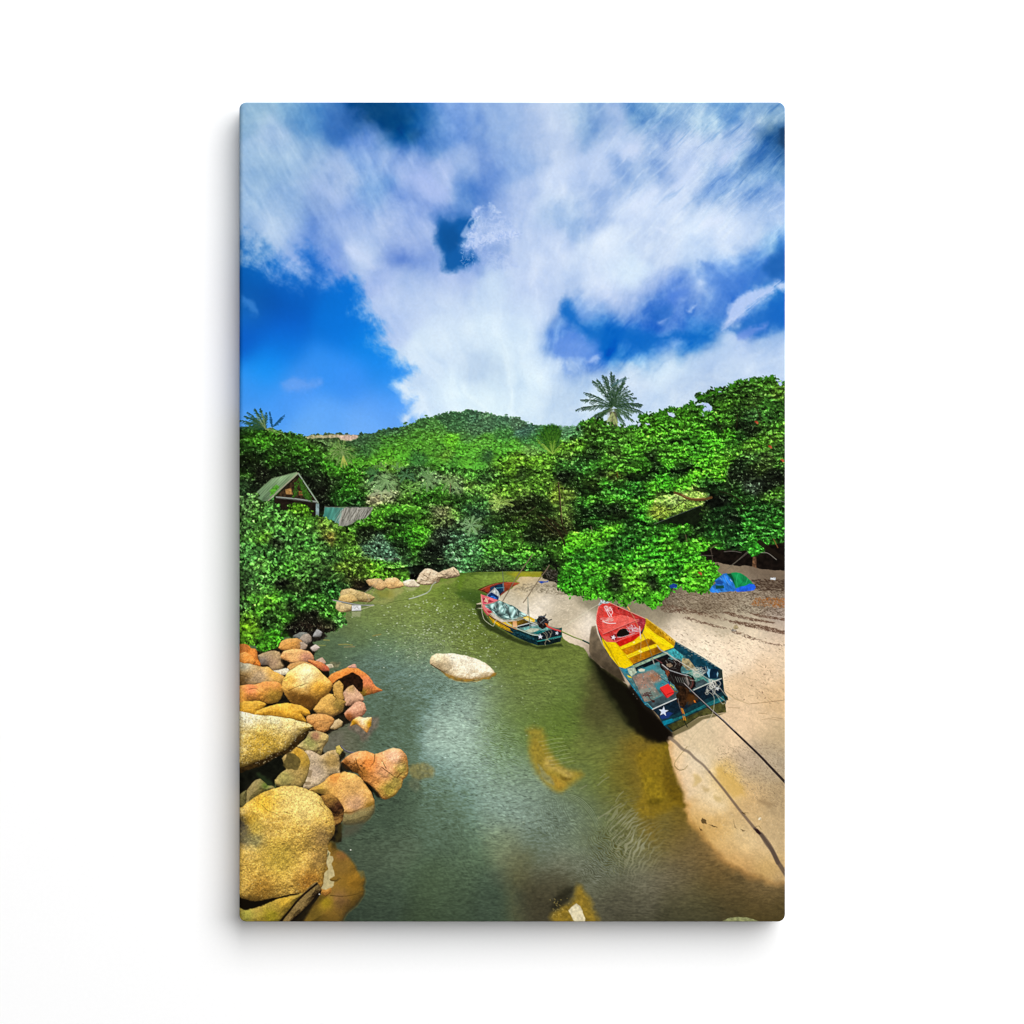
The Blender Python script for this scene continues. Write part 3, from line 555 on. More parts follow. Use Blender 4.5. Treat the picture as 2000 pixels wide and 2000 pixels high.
# main canopy: shelves of leaves, drawn from the back and top to the front and bottom
LT = ['4aa818', '56b61e', '3e981c', '64c024']; MD = ['2f7a1c', '3a8a20', '286a20']; DK = ['0f200d', '142a10', '0c180b']
F('D', '480,850 520,820 620,795 700,860 830,860 880,870 870,1000 700,1040 560,1050 420,1100 380,960', ['3a7a1c', '4c8c22', '5a8e24'], DK, leaf=2.6, clump=12, seed=30, wob=3, pt=canopy, dark_amt=.6, base=False)
F('D', '1310,640 1440,585 1560,560 1680,520 1780,508 1850,500 1900,550 1990,545 1990,800 1800,860 1600,900 1450,880 1390,780 1420,700', ['3f7c1c', '4c8c20', '5a9428', '447c24'], DK, leaf=2.7, clump=12, seed=31, wob=3, pt=canopy, dark_amt=.55, base=False)
F('D', '1340,650 1420,620 1500,640 1560,700 1500,760 1410,720 1370,680', ['3a7018', '487e1e'], DK, leaf=2.6, clump=9, flat=.5, seed=32, wob=3, pt=canopy, dark_amt=.6, base=False)
F('D', '1990,760 1990,1400 1800,1450 1500,1350 1480,1150 1600,1050 1500,950 1700,900', ['2f6a20', '3a7a24', '2a5a24'], DK, leaf=2.6, clump=13, seed=33, wob=3, pt=canopy, dark_amt=.85, base=False)
F('D', '900,830 1000,770 1130,720 1260,690 1380,760 1550,880 1580,960 1480,1060 1200,1060 900,1040 700,1100 500,1100 440,1000 640,960 850,900', LT, DK, leaf=2.4, clump=13, flat=.5, seed=34, wob=3, pt=canopy, dark_amt=.42, base=False)
F('D', '420,1050 600,1030 800,1060 760,1200 600,1230 480,1200 400,1130', MD + LT[:1], DK, leaf=2.3, clump=12, flat=.55, seed=35, wob=3, pt=canopy, dark_amt=.6, base=False)
F('D', '760,1060 1000,1040 1300,1050 1500,1040 1620,1100 1500,1160 1300,1130 1050,1150 800,1160', LT, DK, leaf=2.4, clump=11, flat=.42, seed=36, wob=3, pt=canopy, dark_amt=.35, base=False)
F('D', '1500,930 1700,900 1900,880 1990,860 1990,1060 1850,1160 1650,1110 1500,1060', ['47a020', '3a8a20', '4f9a30'], DK, leaf=2.3, clump=11, flat=.5, seed=37, wob=3, pt=canopy, dark_amt=.5, base=False)
F('D', '640,1240 760,1210 920,1250 980,1330 900,1400 980,1440 900,1480 760,1430 560,1440 520,1360 640,1320', ['3fa01c', '4cb024', '349020'], DK, leaf=2.5, clump=11, flat=.5, seed=38, wob=3, pt=canopy, dark_amt=.5, base=False)
F('D', '1000,1180 1200,1170 1500,1150 1540,1200 1480,1250 1300,1260 1200,1310 1060,1300 920,1320 940,1260', LT, DK, leaf=2.5, clump=10, flat=.38, seed=39, wob=3, pt=canopy, dark_amt=.3, base=False)
F('D', '560,1450 700,1440 880,1470 900,1560 760,1600 600,1600 520,1560 460,1500', MD, DK, leaf=2.3, clump=10, flat=.5, seed=40, wob=3, pt=canopy, dark_amt=.7, base=False)
F('D', '1560,1500 1700,1440 1990,1380 1990,1620 1850,1640 1700,1700 1560,1690 1450,1640 1400,1560', ['2c7a24', '23641f', '379028'], DK, leaf=2.4, clump=12, flat=.6, seed=41, wob=3, pt=canopy, dark_amt=.75, base=False)
F('D', '1780,1340 1900,1310 1990,1330 1990,1420 1850,1400', ['5fa82c', '4c9024'], DK, leaf=2.8, clump=8, flat=.5, seed=42, wob=3, pt=canopy, dark_amt=.35, base=False)
r = np.random.RandomState(9); n = 150
q = np.stack([1000 + r.rand(n) * 533, 850 + r.rand(n) * 130], 1)           # glossy leaves catching the sun
k = inside(P('D', '1450,1150 1932,1050 1932,1350 1500,1330'), q[:, 0], q[:, 1]) | (r.rand(n) < .25)
leaves(q[k, 0], q[k, 1], 1.2 + r.rand(k.sum()) * 1.2, np.full(k.sum(), .8), r.rand(k.sum()) * 3, np.array([col('b8ccc0')] * k.sum()), None, .7)
ruffle([canopy], 2.5, .6, 8, 6., .16, 3., 1.1, 1.15)
top = P('D', '420,930 470,905 500,885 480,860 485,830 520,815 560,828 620,800 660,820 720,870 780,850 830,855 850,870 880,850 905,820 895,780 930,768 1000,765 1060,745 1100,725 1130,712 1160,730 1210,720 1240,700 1270,672 1300,690 1350,690 1380,740 1410,715 1400,680 1350,650 1310,640 1370,610 1440,580 1500,590 1550,560 1600,545 1660,515 1720,525 1780,505 1840,490 1850,530 1890,550 1990,540')
fringe(top, ['3f8a1c', '4f9c24', '2f6a18'], ['1c3a12'], 2.8, 5, 5, canopy, 3)
# the bright gap under the shelves with its dark bough
poly(P('D', '930,1400 1000,1350 1080,1330 1170,1330 1250,1300 1300,1310 1390,1310 1400,1350 1340,1410 1200,1440 1080,1480 1000,1530 900,1490'), '5a7a24', 2, canopy, 4, 8, 6, tex=.4, tsc=5)
F('D', '930,1410 1000,1360 1170,1340 1300,1320 1390,1330 1330,1410 1200,1440 1080,1490 1000,1530 900,1490', ['7ca434', '66902c', '749c3c', '98b850'], ['2c4414', '38541a'], leaf=2, clump=8, seed=43, wob=2, pt=canopy, dark_amt=.2, base=False)
palm(canopy, 'D', '1170,1345', '1090,1330 1080,1370 1110,1400 1150,1400 1230,1400 1280,1400 1230,1330', '7fa854', 'b8d090', 5, .9, .2, 'c8d8a0', 57)
bough = part('printed_branch', canopy)
line(P('D', '1150,1310 1200,1330 1240,1352 1300,1362 1360,1358 1410,1345'), '5a3f24', 4.2, bough, smooth=True); line(P('D', '1200,1326 1240,1345 1300,1353 1360,1350'), '9a7448', 1.3, bough, smooth=True)
line(P('D', '1240,1358 1120,1430 1000,1500'), '2c2414', 1.6, bough); line(P('D', '1220,1400 1225,1480 1250,1550'), '3a3020', 1.2, bough)
gapsl = P('D', '920,1400 1000,1340 1300,1300 1400,1320 1330,1420 1000,1540 890,1490'); save = pid.copy(); gm_ = sdf(gapsl, (slice(0, H), slice(0, W))) > 0; pid[gm_] = 999; ruffle([999], 2, .45, 33, 5., .2); pid[:] = save
shed = part('printed_roof', None, 'dark shed roof in the shade under the spreading tree in the printed picture')
poly(P('D', '1000,1535 1330,1400 1400,1450 1350,1570 1150,1560'), '131a0e', 1, shed, 1, 6, 4, tex=.3, tsc=6); line(P('D', '1005,1532 1335,1402'), '56645a', .9, shed)
F('D', '1350,1430 1560,1420 1620,1560 1560,1700 1400,1700 1240,1640 1250,1560 1380,1520', MD[:2] + ['23641f'], DK, leaf=2.9, clump=11, flat=.5, seed=44, wob=3, pt=canopy, dark_amt=.8, base=False)
rb = P('D', '1200,1420 1990,1420 1990,1700 1200,1720'); save = pid.copy(); pid[(sdf(rb, (slice(0, H), slice(0, W))) > 0) & (pid == canopy)] = 999; ruffle([999], 2, .6, 35, 7., .12, 2.4, 1.1, 1.0); pid[pid == 999] = canopy
F('D', '1650,1680 1780,1660 1790,1720 1720,1770 1660,1740', ['3a8a2c', '2c7a24'], DK, leaf=2.8, clump=8, seed=45, wob=2, pt=canopy, dark_amt=.4, base=False)
shade = part('printed_shade', canopy, 'dark hollow beneath the spreading tree')
poly(P('D', '1290,1725 1400,1700 1500,1720 1650,1720 1700,1770 1780,1740 1800,1690 1990,1640 1990,2010 1290,1990'), '15100d', 2.5, shade, 3, 9, 8, tex=.5, tsc=6)
for s, c_, w_ in (('1750,1660 1870,1750 1930,1780', '1c1610', 9), ('1850,1640 1880,1700', '8a5a34', 1.6), ('1690,1720 1600,1790 1500,1860', '5f564c', 1), ('1400,1700 1415,1760 1420,1800', '4c4238', 1.2), ('1310,1755 1420,1757', '6c6458', 1.2),
                  ('1760,1735 1810,1740 1870,1785', '8a8478', 1.4), ('1500,1730 1560,1725 1620,1735', '6a645c', 1.2), ('1440,1850 1700,1850', '4a4038', 1), ('1830,1890 1932,1905', '5c544a', 1.2)):
    line(P('D', s), c_, w_, shade, .9, smooth=True)
stem = part('printed_trunk', canopy)
poly(P('D', '1703,1765 1725,1765 1732,1850 1735,1905 1700,1905 1700,1850'), '6a4c34', 1, stem, 1, 4, 4, tex=.5, tsc=2.5, c2='50382a', ang=0)
# ---------------------------------------------------------------- river
poly(P('H', '-1900,200 -600,100 0,200 300,150 600,130 830,180 1100,200 1500,190 1700,150 1960,150 1960,320 800,330 300,460 -400,700 -1900,900'), '15180e', 1, bank, tex=.5, tsc=5)
F('H', '820,120 1000,60 1300,0 1700,-20 1900,0 1960,150 1800,215 1500,225 1100,232 900,240', ['4a9c30', '55a838', '5c8c60', '3f8a2c'], ['122410', '16280f'], leaf=2.2, clump=9, seed=91, wob=3, pt=bank, dark_amt=.45)
F('H', '820,180 1000,190 1300,200 1700,195 1880,190 1880,225 1500,228 1100,236 850,245', ['55685c', '6c7c6c'], ['0c120c'], leaf=1.8, clump=6, seed=92, wob=2, pt=bank, dark_amt=.8, base=False)
ruffle([bank], 1.6, .5, 17, 5.5, .18)
river = part('printed_river', None, 'green river between boulders and sandbank in the printed picture')
poly(np.vstack([P('H', '-1990,-100 -400,-100 0,-20 600,0 1700,0 1900,60 1950,300 1500,300 600,420 -100,640 -1990,700')]), '14170d', 1, bank, tex=.4, tsc=7) if False else None
rv = np.vstack([P('H', '-1990,300'), P('H', '-400,470 -100,430 0,380 320,330 560,300 830,250 1100,235 1500,230 1900,232 1900,330'), P('S', '1570,1160 1570,1830 440,1830 440,1200')])
water = samples('''H 900,300,748f28 1200,280,86a432 500,650,6c8225 950,480,435f1e 600,800,74853a 1000,850,72822a 200,1000,76864a 1050,1180,6f7f34 300,1250,6c8468 100,1500,5d7b70
600,1700,6c8878 1000,1750,778e78 1600,1500,66772a 1700,1250,6a7a2c 60,1850,446578 1700,1750,687a36 300,560,7f9430 0,480,86903c 700,400,6f8a26 1700,265,8a8e24
1100,1000,6f7f30 100,650,738840 1350,1100,5a6a28 1100,700,55701f 900,650,5f7a22 700,900,738448 600,1100,73855a 200,800,788a40 1400,1750,6f8050 1150,880,566622;
E 1500,1000,64783a 1300,1250,54705a 1500,1500,567874 1800,1850,47677a 1700,700,6d8738 1800,600,8a9450 1100,1120,5a7040 1750,1250,5c7c68 1100,1300,3f5a3c 1200,1450,4a5c38 1350,800,6f7c40 1900,1000,66803f 1600,1750,50706c;
F 1800,400,4d6c68 1200,500,68685e 1800,1300,3f5854 1850,1850,556548 1500,1600,485a50 1750,650,4c6a66 1650,50,456474 1850,1000,3f5860 1400,450,62625c 1250,330,5c5a2c;
G 1000,900,44564e 1500,1000,54644a 1700,1400,3d5a3c 1200,1400,485942 1000,1750,2f3c38 1500,1800,384830 1850,350,4f6a66 1100,500,3f5058 900,1050,3f4a40 1250,650,3f5248 1100,1600,38483a 1850,700,4c6656;
M 200,200,98b0a0 100,400,8ca698 300,350,90a898 600,100,5f7424 1000,200,5e7628 1400,400,6a7430 1250,700,63702a 300,600,86a090 100,800,4f6a66 500,900,778d7e 900,1000,738676 200,1300,4e6a4e
500,1200,788056 800,1250,5a6e64 1100,1400,737656 1300,1500,6c7266 700,1500,5d5c3c 1000,1600,534f3f 480,1700,384c40 200,1750,3a4a34 900,1750,3f3c2c 1400,1750,53503e 1700,1600,696450 1600,1850,45422e
1750,520,7f6418 1800,900,8f6f18 1500,1050,5c6428 350,1000,688474 100,1050,44624e 700,650,6a7f60 650,800,80978a 1100,900,6c7f6c 1400,1200,6a7664 100,1550,40583e 800,300,5f7424 1150,1150,75866f 1550,100,4f4c24 450,150,8aa38a 550,350,6c8858 600,500,7a947c
1000,850,73886e 1300,1050,66744a 1550,1350,6f7858 1750,1300,716e4a 150,120,86a090 50,650,6f8c88;
L 200,600,756418 60,900,686018 300,1050,8f7410 300,1230,786214 500,1050,6a5212 600,1200,68500f 450,1500,785c20 700,1750,6c5828 300,1700,685824 900,1900,86663a 350,700,7f6812 60,1200,6a6a24 60,1500,6c7044 200,1500,6a6428;
R 100,1000,68604a 400,1000,5d4c20 300,1250,58522f 800,1300,4c3e18 700,1150,624e2a 900,1080,84683f 1050,1180,785f38 500,850,7a5a2a 1100,1350,50421c 1000,1420,3a3014 500,1350,3c3620 200,1400,3c3a26''')
wcol = colfield(water, 33, None, 12, 50, 90)
lum_ = wcol.mean(2, keepdims=True); wcol = wcol + .16 * (lum_ - wcol) + .012; wcol[..., 2] -= .06 * np.clip(wcol[..., 2] - wcol[..., 1] * .9, 0, 1) / .1
sl = box(rv, 3); x, y = XX[sl], YY[sl]
m = sm(-1, 1, sdf(rv, sl))
wc = wcol[sl].copy()
dep = np.clip((y - 1115) / 680, 0.02, 1)                     # ripples grow toward the viewer
rip = lambda sx, sy, s, o=3: noise(x / sx, y / sy, s) * .6 + noise(x / sx * 2.1, y / sy * 2.1, s + 1) * .4
fine_ = (rip(3.2, 1.5, 21) - .5) * sm(1500, 1150, y) + (rip(5.5, 2.4, 23) - .5) * sm(1150, 1500, y) * .8
wx = x + 10 * fbm(x, y, 60, 2, 97); wy = y + 10 * fbm(x, y, 60, 2, 98)
mid_ = np.sin((wy * .62 + wx * .18) + 5 * fbm(wx, wy, 26, 3, 99))
reg = lambda cx, cy, rx, ry: np.exp(-(((x - cx) / rx) ** 2 + ((y - cy) / ry) ** 2))
greyblue = np.clip((wc[..., 2] - wc[..., 1] * .62) * 6, 0, 1)
a1 = .17 + .22 * reg(870, 1250, 110, 60) + .15 * reg(870, 1350, 90, 60) + .10 * greyblue
wc *= (1 + fine_ * a1 * 1.9)[..., None]
wc *= (1 + .16 * (noise(wx / 9, wy / 2.6, 61) - .5) * (.5 + noise(x / 70, y / 40, 63)))[..., None]
wc *= (1 + .05 * fbm(x, y, 45, 4, 91) + .035 * fbm(x, y, 4, 2, 92))[..., None]
# glints in the upper pool
g1 = noise(x / 2.6, y / 1.3, 31) * noise(x / 1.7, y / 1.1, 32)
gm = sm(.62, .78, g1) * (reg(850, 1225, 90, 55) + .8 * reg(920, 1245, 70, 45) + .5 * reg(960, 1330, 120, 60) + .5 * reg(1010, 1420, 110, 60) + .10)
wc += (np.array([.72, .78, .60]) - wc) * np.clip(gm * .8, 0, .6)[..., None]
# dark riffles where sky reflection breaks up
def riffle(cx, cy, rx, ry, ang, wl, amp, colr, seed, thr=.15, curv=0.):
    a = math.radians(ang); w_ = reg(cx, cy, rx, ry)
    u = (x - cx) * math.cos(a) + (y - cy) * math.sin(a); v = -(x - cx) * math.sin(a) + (y - cy) * math.cos(a)
    v = v + curv * u * u / rx + 1.6 * wl * fbm(x, y, wl * 4, 3, seed)
    s_ = np.sin(v * 6.283 / wl) + .9 * (noise(u / (wl * 1.6), v / (wl * .8), seed + 2) - .5) * 2
    k = sm(thr, thr + .6, s_) * w_ * amp
    global wc
    wc = wc + (col(colr) - wc) * np.clip(k, 0, 1)[..., None]
riffle(985, 1445, 45, 60, 22, 3.4, .75, '4f6432', 3, .1)
riffle(960, 1500, 60, 45, 15, 3.6, .5, '587050', 6, .4)
riffle(900, 1350, 60, 22, 6, 2.6, .35, '4c6058', 9, .1)
riffle(860, 1340, 35, 14, 25, 2.6, .5, '3c5048', 12, .2)
riffle(1110, 1610, 70, 55, 52, 4.2, .62, '56604a', 15, .1, .25)
riffle(1190, 1660, 42, 42, 45, 4.6, .8, '47451c', 18, .0, .1)
riffle(1165, 1700, 40, 30, 40, 4.2, .7, '46483a', 21, .2)
riffle(1240, 1640, 40, 60, -48, 9, .85, '9a9878', 24, .35, -.25)
riffle(1215, 1600, 36, 36, -42, 10, .6, 'a0a080', 27, .5, -.1)
riffle(1080, 1480, 34, 40, -6, 4.6, .5, '9aa670', 30, .55)
riffle(1010, 1570, 70, 30, 20, 3.6, .35, '50645c', 33, .5)
riffle(900, 1640, 60, 90, 62, 7, .16, '8a9a70', 36, .2)
riffle(800, 1480, 40, 60, 25, 4.0, .35, '3f5a58', 39, .3)
riffle(790, 1300, 60, 60, -18, 3.2, .35, '86a090', 41, .4)
wc[..., 2] = np.minimum(wc[..., 2], wc[..., 1] * (.76 + .15 * sm(.36, .58, wc[..., 1])) + .01); wc[..., 0] = np.maximum(wc[..., 0], wc[..., 1] * .82)
wc *= (1 + .10 * reg(900, 1470, 130, 110) + .07 * reg(960, 1590, 110, 90))[..., None]
put(sl, m, wc, river)
r = np.random.RandomState(15)
for k in range(260):          # sparkles
    q = np.array([r.normal(860, 75), r.normal(1232, 42)]) if k < 240 else np.array([r.normal(970, 90), r.normal(1330, 80)]) if k < 340 else np.array([r.uniform(700, 1480), r.uniform(1500, 1790)])
    if k >= 340 and r.rand() < .6: continue
    if pid[min(H-1, max(0, int(q[1]-Y0))), min(W-1, max(0, int(q[0]-X0)))] != river: continue
    leaves([q[0]], [q[1]], [.9 + r.rand()], [.7], [r.randn() * .3], np.array([col('dfe8cc')]), None, .55 + .3 * r.rand())
for k in range(5200):         # small broken wavelets
    q = np.array([r.uniform(640, 1130), r.uniform(1270, 1640)])
    if pid[int(q[1]-Y0), int(q[0]-X0)] != river: continue
    d_ = noise(np.array([q[0] / 38]), np.array([q[1] / 24]), 66)[0]
    if r.rand() > sm(.25, .75, d_) + .1: continue
    a_ = .9 + 2. * r.rand() * (q[1] - 1150) / 350; an_ = .12 + .5 * (noise(np.array([q[0] / 60]), np.array([q[1] / 60]), 68)[0] - .3) + r.randn() * .25
    c_ = img[int(q[1]-Y0), int(q[0]-X0)]
    leaves([q[0]], [q[1]], [a_], [.62], [an_], np.array([c_ * (.52 if k % 5 < 3 else 1.3)]).clip(0, 1), None, .5)
# reflections of the bank
for s, c_, o_ in (('800,250 820,420 830,520 870,420 900,300 950,250', '5a7a1c', .5), ('1150,250 1155,330 1175,330 1180,250', 'a8c860', .6), ('980,250 1000,300 1030,260', '3f5a18', .5), ('1260,250 1280,300 1350,280 1380,250', '9ab848', .5), ('830,240 1500,235 1500,262 830,275', '33461a', .55)):
    poly(P('H', s), c_, 5, None, 3, 6, 9, o_)
poly(P('H', '1430,250 1600,240 1880,242 1880,300 1700,296 1560,300 1500,280'), '9a9420', 4, river, 3, 10, 4, .8, tex=.15, tsc=6)
poly(P('H', '-60,450 100,440 140,470 100,520 20,550 -60,575'), 'b0aa68', 3, None, 3, 7, 5, .6); poly(P('H', '150,440 310,425 260,470 200,480'), 'a8ac78', 3, None, 2, 7, 6, .75)
poly(P('H', '330,410 560,390 780,320 820,300 760,370 620,400 420,470 350,450'), '9a9c58', 4, None, 3, 6, 7, .5)
poly(P('H', '780,500 900,465 1080,460 1200,520 1180,620 1140,760 1000,640 850,560'), '2f4a1a', 6, None, 3, 9, 8, .62)
poly(P('E', '1700,480 1932,460 1932,560 1760,560'), '8f8a38', 6, None, 3, 9, 8, .6); poly(P('E', '1640,590 1760,580 1932,560 1932,620 1700,640'), 'a8a060', 5, None, 3, 9, 9, .4)
poly(P('E', '1415,730 1530,730 1525,790 1420,795'), 'b0b08c', 2, None, 2, 5, 10, .6)
for s, c_ in (('1250,1150 1340,1145 1420,1155', 'a89a4c'), ('1320,1180 1450,1175', 'a08c60'), ('1680,1040 1780,1020', '9a8440'), ('1060,1090 1130,1095', 'a8a050'), ('1000,1160 1080,1160', '9a9a4c')):
    line(P('E', s), c_, 2.2, None, .6)

# ---------------------------------------------------------------- things under the water
def under(c, s, color, f, op, tex=.25, seed=0, pt=None, wob=3): poly(P(c, s), color, f, pt, wob, 9, seed, op, tex=tex, tsc=5, smooth=True)
under('M', '1600,330 1700,300 1932,330 1932,1150 1800,1150 1740,900 1690,700 1700,500', '7c6424', 18, .45)
under('L', '60,620 200,520 440,460 470,560 420,700 450,900 620,1100 640,1230 560,1250 300,1380 160,1400 60,1250 150,1000', '8f7212', 9, .45, .2)
under('L', '160,800 300,850 380,1050 430,1160 300,1180 180,1100 130,950', '96801c', 11, .4)
under('L', '430,560 480,700 560,900 640,1050 700,1200 640,1250 500,1150 420,1000 400,800', '5f4a10', 8, .6); under('L', '190,1180 350,1160 380,1190 300,1230 200,1220', '5a4c10', 5, .55)
haze_ = 1
sub = part('printed_rock', None, 'yellow rock lying just under the water in the printed picture')
under('M', '745,205 860,185 905,250 925,350 1000,480 1090,560 1210,580 1240,620 1130,690 1080,745 1000,755 940,690 860,600 800,500 770,400 775,290', '98822e', 9, .78, .2, 3, sub)
under('M', '775,300 885,330 985,470 1100,570 1215,620 1085,745 985,745 860,630 785,480', '98822e', 11, .7, .2, 13, sub)
under('M', '900,460 960,450 1000,520 1080,560 1160,600 1120,650 1050,600 960,570 900,540', 'c8ac5c', 7, .7, .25, 4); under('M', '960,620 1040,640 1090,700 1040,740 990,700', 'bc9434', 7, .65, .25, 5)
under('M', '850,520 900,580 960,640 980,700 920,680 860,600', '8a9070', 4, .6, .3, 6); under('M', '1040,620 1140,650 1110,670 1050,650', '6a5418', 2.5, .6, .3, 7)
for k in range(15):
    a = P('M', f'{840+k*9:.0f},{300+k*17:.0f}')[0]; line([a, a + [24, -5 + k*.1], a + [46, -8]], 'b0b47c' if k % 2 else '6a7424', 1.3, None, .45, True)
for s, w_ in (('1370,1010 1450,960 1540,900 1590,870', 3), ('1480,1120 1560,1040 1640,960 1690,910', 2.4), ('1500,1200 1600,1110 1680,1020 1740,950', 2.8), ('1560,1260 1680,1150 1740,1060', 2.6), ('1620,1300 1740,1200 1800,1100', 3), ('1700,1310 1800,1220 1860,1130', 2.6),
              ('1380,705 1430,660 1480,630', 2), ('1400,640 1450,600', 1.4), ('1540,850 1570,800 1610,760', 2.2), ('1490,1060 1560,980 1610,910', 1.5), ('1220,740 1280,705', 2)):
    line(P('M', s), '98987a', w_ * .8, None, .55, True, .9)
for k in range(9):
    t = k / 9; q = P('M', f'{1060+t*60:.0f},{770+t*50:.0f} {1200+t*30:.0f},{800+t*90:.0f} {1320+t*10:.0f},{900+t*120:.0f} {1380-t*10:.0f},{1010+t*130:.0f}'); line(q, ('3f4c2c', '98a486')[k % 2], 1.2, None, .5, True)
deep = part('printed_rock', None, 'half-sunk yellow rock with a white tip at the bottom edge in the printed picture')
under('M', '600,1330 760,1280 800,1400 740,1560 640,1700 680,1800 720,1932 600,1990 560,1700', '6c6840', 24, .35); under('M', '680,1560 1100,1540 1160,1650 1000,1900 760,1950', '403a26', 34, .5)
under('M', '1060,1640 1120,1620 1170,1640 1100,1760 1000,1830 960,1800', '201e14', 9, .7)
under('M', '1185,1640 1215,1605 1290,1700 1370,1880 1400,1990 1050,1990 960,1890 1060,1800 1150,1740', '8c7226', 9, .95, .25, 8, deep)
poly(P('M', '1115,1832 1150,1795 1190,1765 1225,1790 1245,1840 1265,1900 1270,1990 1190,1990 1150,1890'), 'd9cda9', 1.2, part('printed_tip', deep), 1, 6, 8, tex=.14, tsc=4)
for k in range(30):
    q = P('M', f'{950+rng.rand()*180:.0f},{1720+rng.rand()*170:.0f}')[0]; line([q, q + rng.randn(2) * 2], 'c8b060', .9, None, .6)
under('G', '1500,-30 1700,-60 1800,10 1780,100 1640,140 1520,100', '8c7c46', 5, .6, .4); under('G', '1500,140 1620,130 1640,200 1600,290 1500,240', '66664c', 5, .5, .4)
under('F', '1380,230 1500,140 1750,140 1700,300 1560,440 1480,330 1380,290', '766458', 5, .7, .35)
under('F', '1060,430 1180,330 1300,330 1300,500 1180,560 1050,590', '6a665a', 8, .5, .2)
under('E', '1140,1380 1280,1370 1250,1420 1180,1440', '8a7c5c', 3, .6, .5)
under('R', '540,1460 600,1413 680,1403 780,1410 880,1460', '8a8c5e', .8, 1, .3, 9, part('printed_rock', None, 'pale green rock tip at the bottom right in the printed picture'), 1)

# ---------------------------------------------------------------- sandbank
sand = part('printed_sandbank', None, 'pale sandbank with strewn dry leaves in the printed picture')
scol = colfield(samples('''J 1200,480,e0cdb0 1700,900,dccaae 1000,330,8f836a 1500,250,7c6c54 1850,350,9f8f76 200,60,6f6650 450,250,7a7258 50,500,e4d6c0 120,720,a08c74 100,100,8a8066;
K 1200,1300,e2c9a8 1700,1500,d6b892 600,900,e6d3b8 1000,700,9a8c72 1500,700,a0957c 400,600,5c4e40 1700,550,7a6a58 1400,1700,d6b78e 1800,1800,cdac80 1000,600,6c5c4a 700,700,857860 800,850,baa98c
1200,850,cbbb9c 1500,1000,dcc8a8 1800,1000,c4ad92 1850,1300,d4ba98 1800,400,6a5a48 1600,850,b4a288 1850,750,a09080 900,1100,e4d0b2 1500,1200,e0c8a8 300,700,8f846a 1200,550,7a6a54;
L 1200,400,d0b48e 900,500,ccb48c 1500,700,b59e80 1600,900,a8926f 900,1000,d2ba90 1200,950,cda962 1000,1250,dac39a 800,1350,cca468 1000,1500,c29c5e 1500,1400,be9f6e 1700,1700,c2a678 1300,1700,d0b47e
500,650,d6b484 560,850,d8b486 700,1000,d8bc94 700,700,d6c4a4 1400,150,d4b690 1800,400,b89f78 1700,650,a8967a 900,350,cfb892 1300,1100,cfac70 1100,1100,d8c096 800,1550,b8924e 1000,1800,b8935a 1800,1200,a88f68 1500,1150,c4a06c 1800,1500,b89c70 1600,200,d2b48c;
R 1050,1000,bfa070 900,850,c9aa78 700,700,d4b888 500,650,c8a060 400,560,c49a58 950,950,b8914c 1100,700,b89c70 650,850,b88c50 600,800,c09658 800,980,a8824e 1100,1080,a58658;
I 1400,650,ebdec8 1000,400,9c9178 1200,380,9c9076 1700,700,b0a288 1600,1000,aa9c80 1850,1250,e8d2b2 1050,270,dcb97a 1200,270,d8bc8a 1300,750,e8dac4 1600,600,d6c8ae 1400,460,a89c82 1850,1050,b4a68a 850,600,c4b89c 1800,850,b4a488 1500,350,8a7e68 1650,420,8f8468'''), 19, None, 8, 26, 120)
sp_ = np.vstack([P('I', '930,300 1000,242 1150,228 1300,235 1420,232 1500,200'), P('S', '1120,1100 1330,1090 1570,1120 1570,1740'),
                 P('R', '1125,1110 1050,1105 960,1075 880,1040 800,1030 720,985 640,950 560,900 500,850 440,780 380,720 330,640 270,560 200,500 190,420 160,380'),
                 P('L', '700,1235 660,1190 640,1080 590,960 560,850 500,740 480,640 470,540 475,480 440,430'), P('J', '900,1700 500,1160 320,1050 160,930 90,870 70,840 30,790 0,740'), P('I', '1850,1370 1790,1320 1720,1240 1600,1240 1200,1000 800,700 640,620 680,560 760,480 880,420 1000,338')])
sl = box(sp_, 12); x, y = XX[sl], YY[sl]
dd = sdf(sp_, sl, 3, 14, 121)
soft = .9 + 4.5 * sm(1430, 1540, y) + 8 * sm(1590, 1640, y)
m = sm(-1, 1, dd / soft + .35 * fbm(x, y, 9, 3, 122) * sm(1430, 1600, y))
g = fbm(x, y, 3, 2, 123); g2 = fbm(x * .8 + y * .6, (y * .8 - x * .6) * 2.4, 16, 4, 124); g3 = fbm(x, y, 55, 3, 125)
sc = np.clip(scol[sl] * np.array([1.08, 1.09, 1.12], np.float32), 0, .95) * (1 + .055 * g + .05 * g2 + .04 * g3)[..., None]
wet = sm(14, 0, dd) * sm(1380, 1460, y) * .35
sc = sc * (1 - wet[..., None] * np.array([.15, .3, .55]))
put(sl, m, sc, sand)
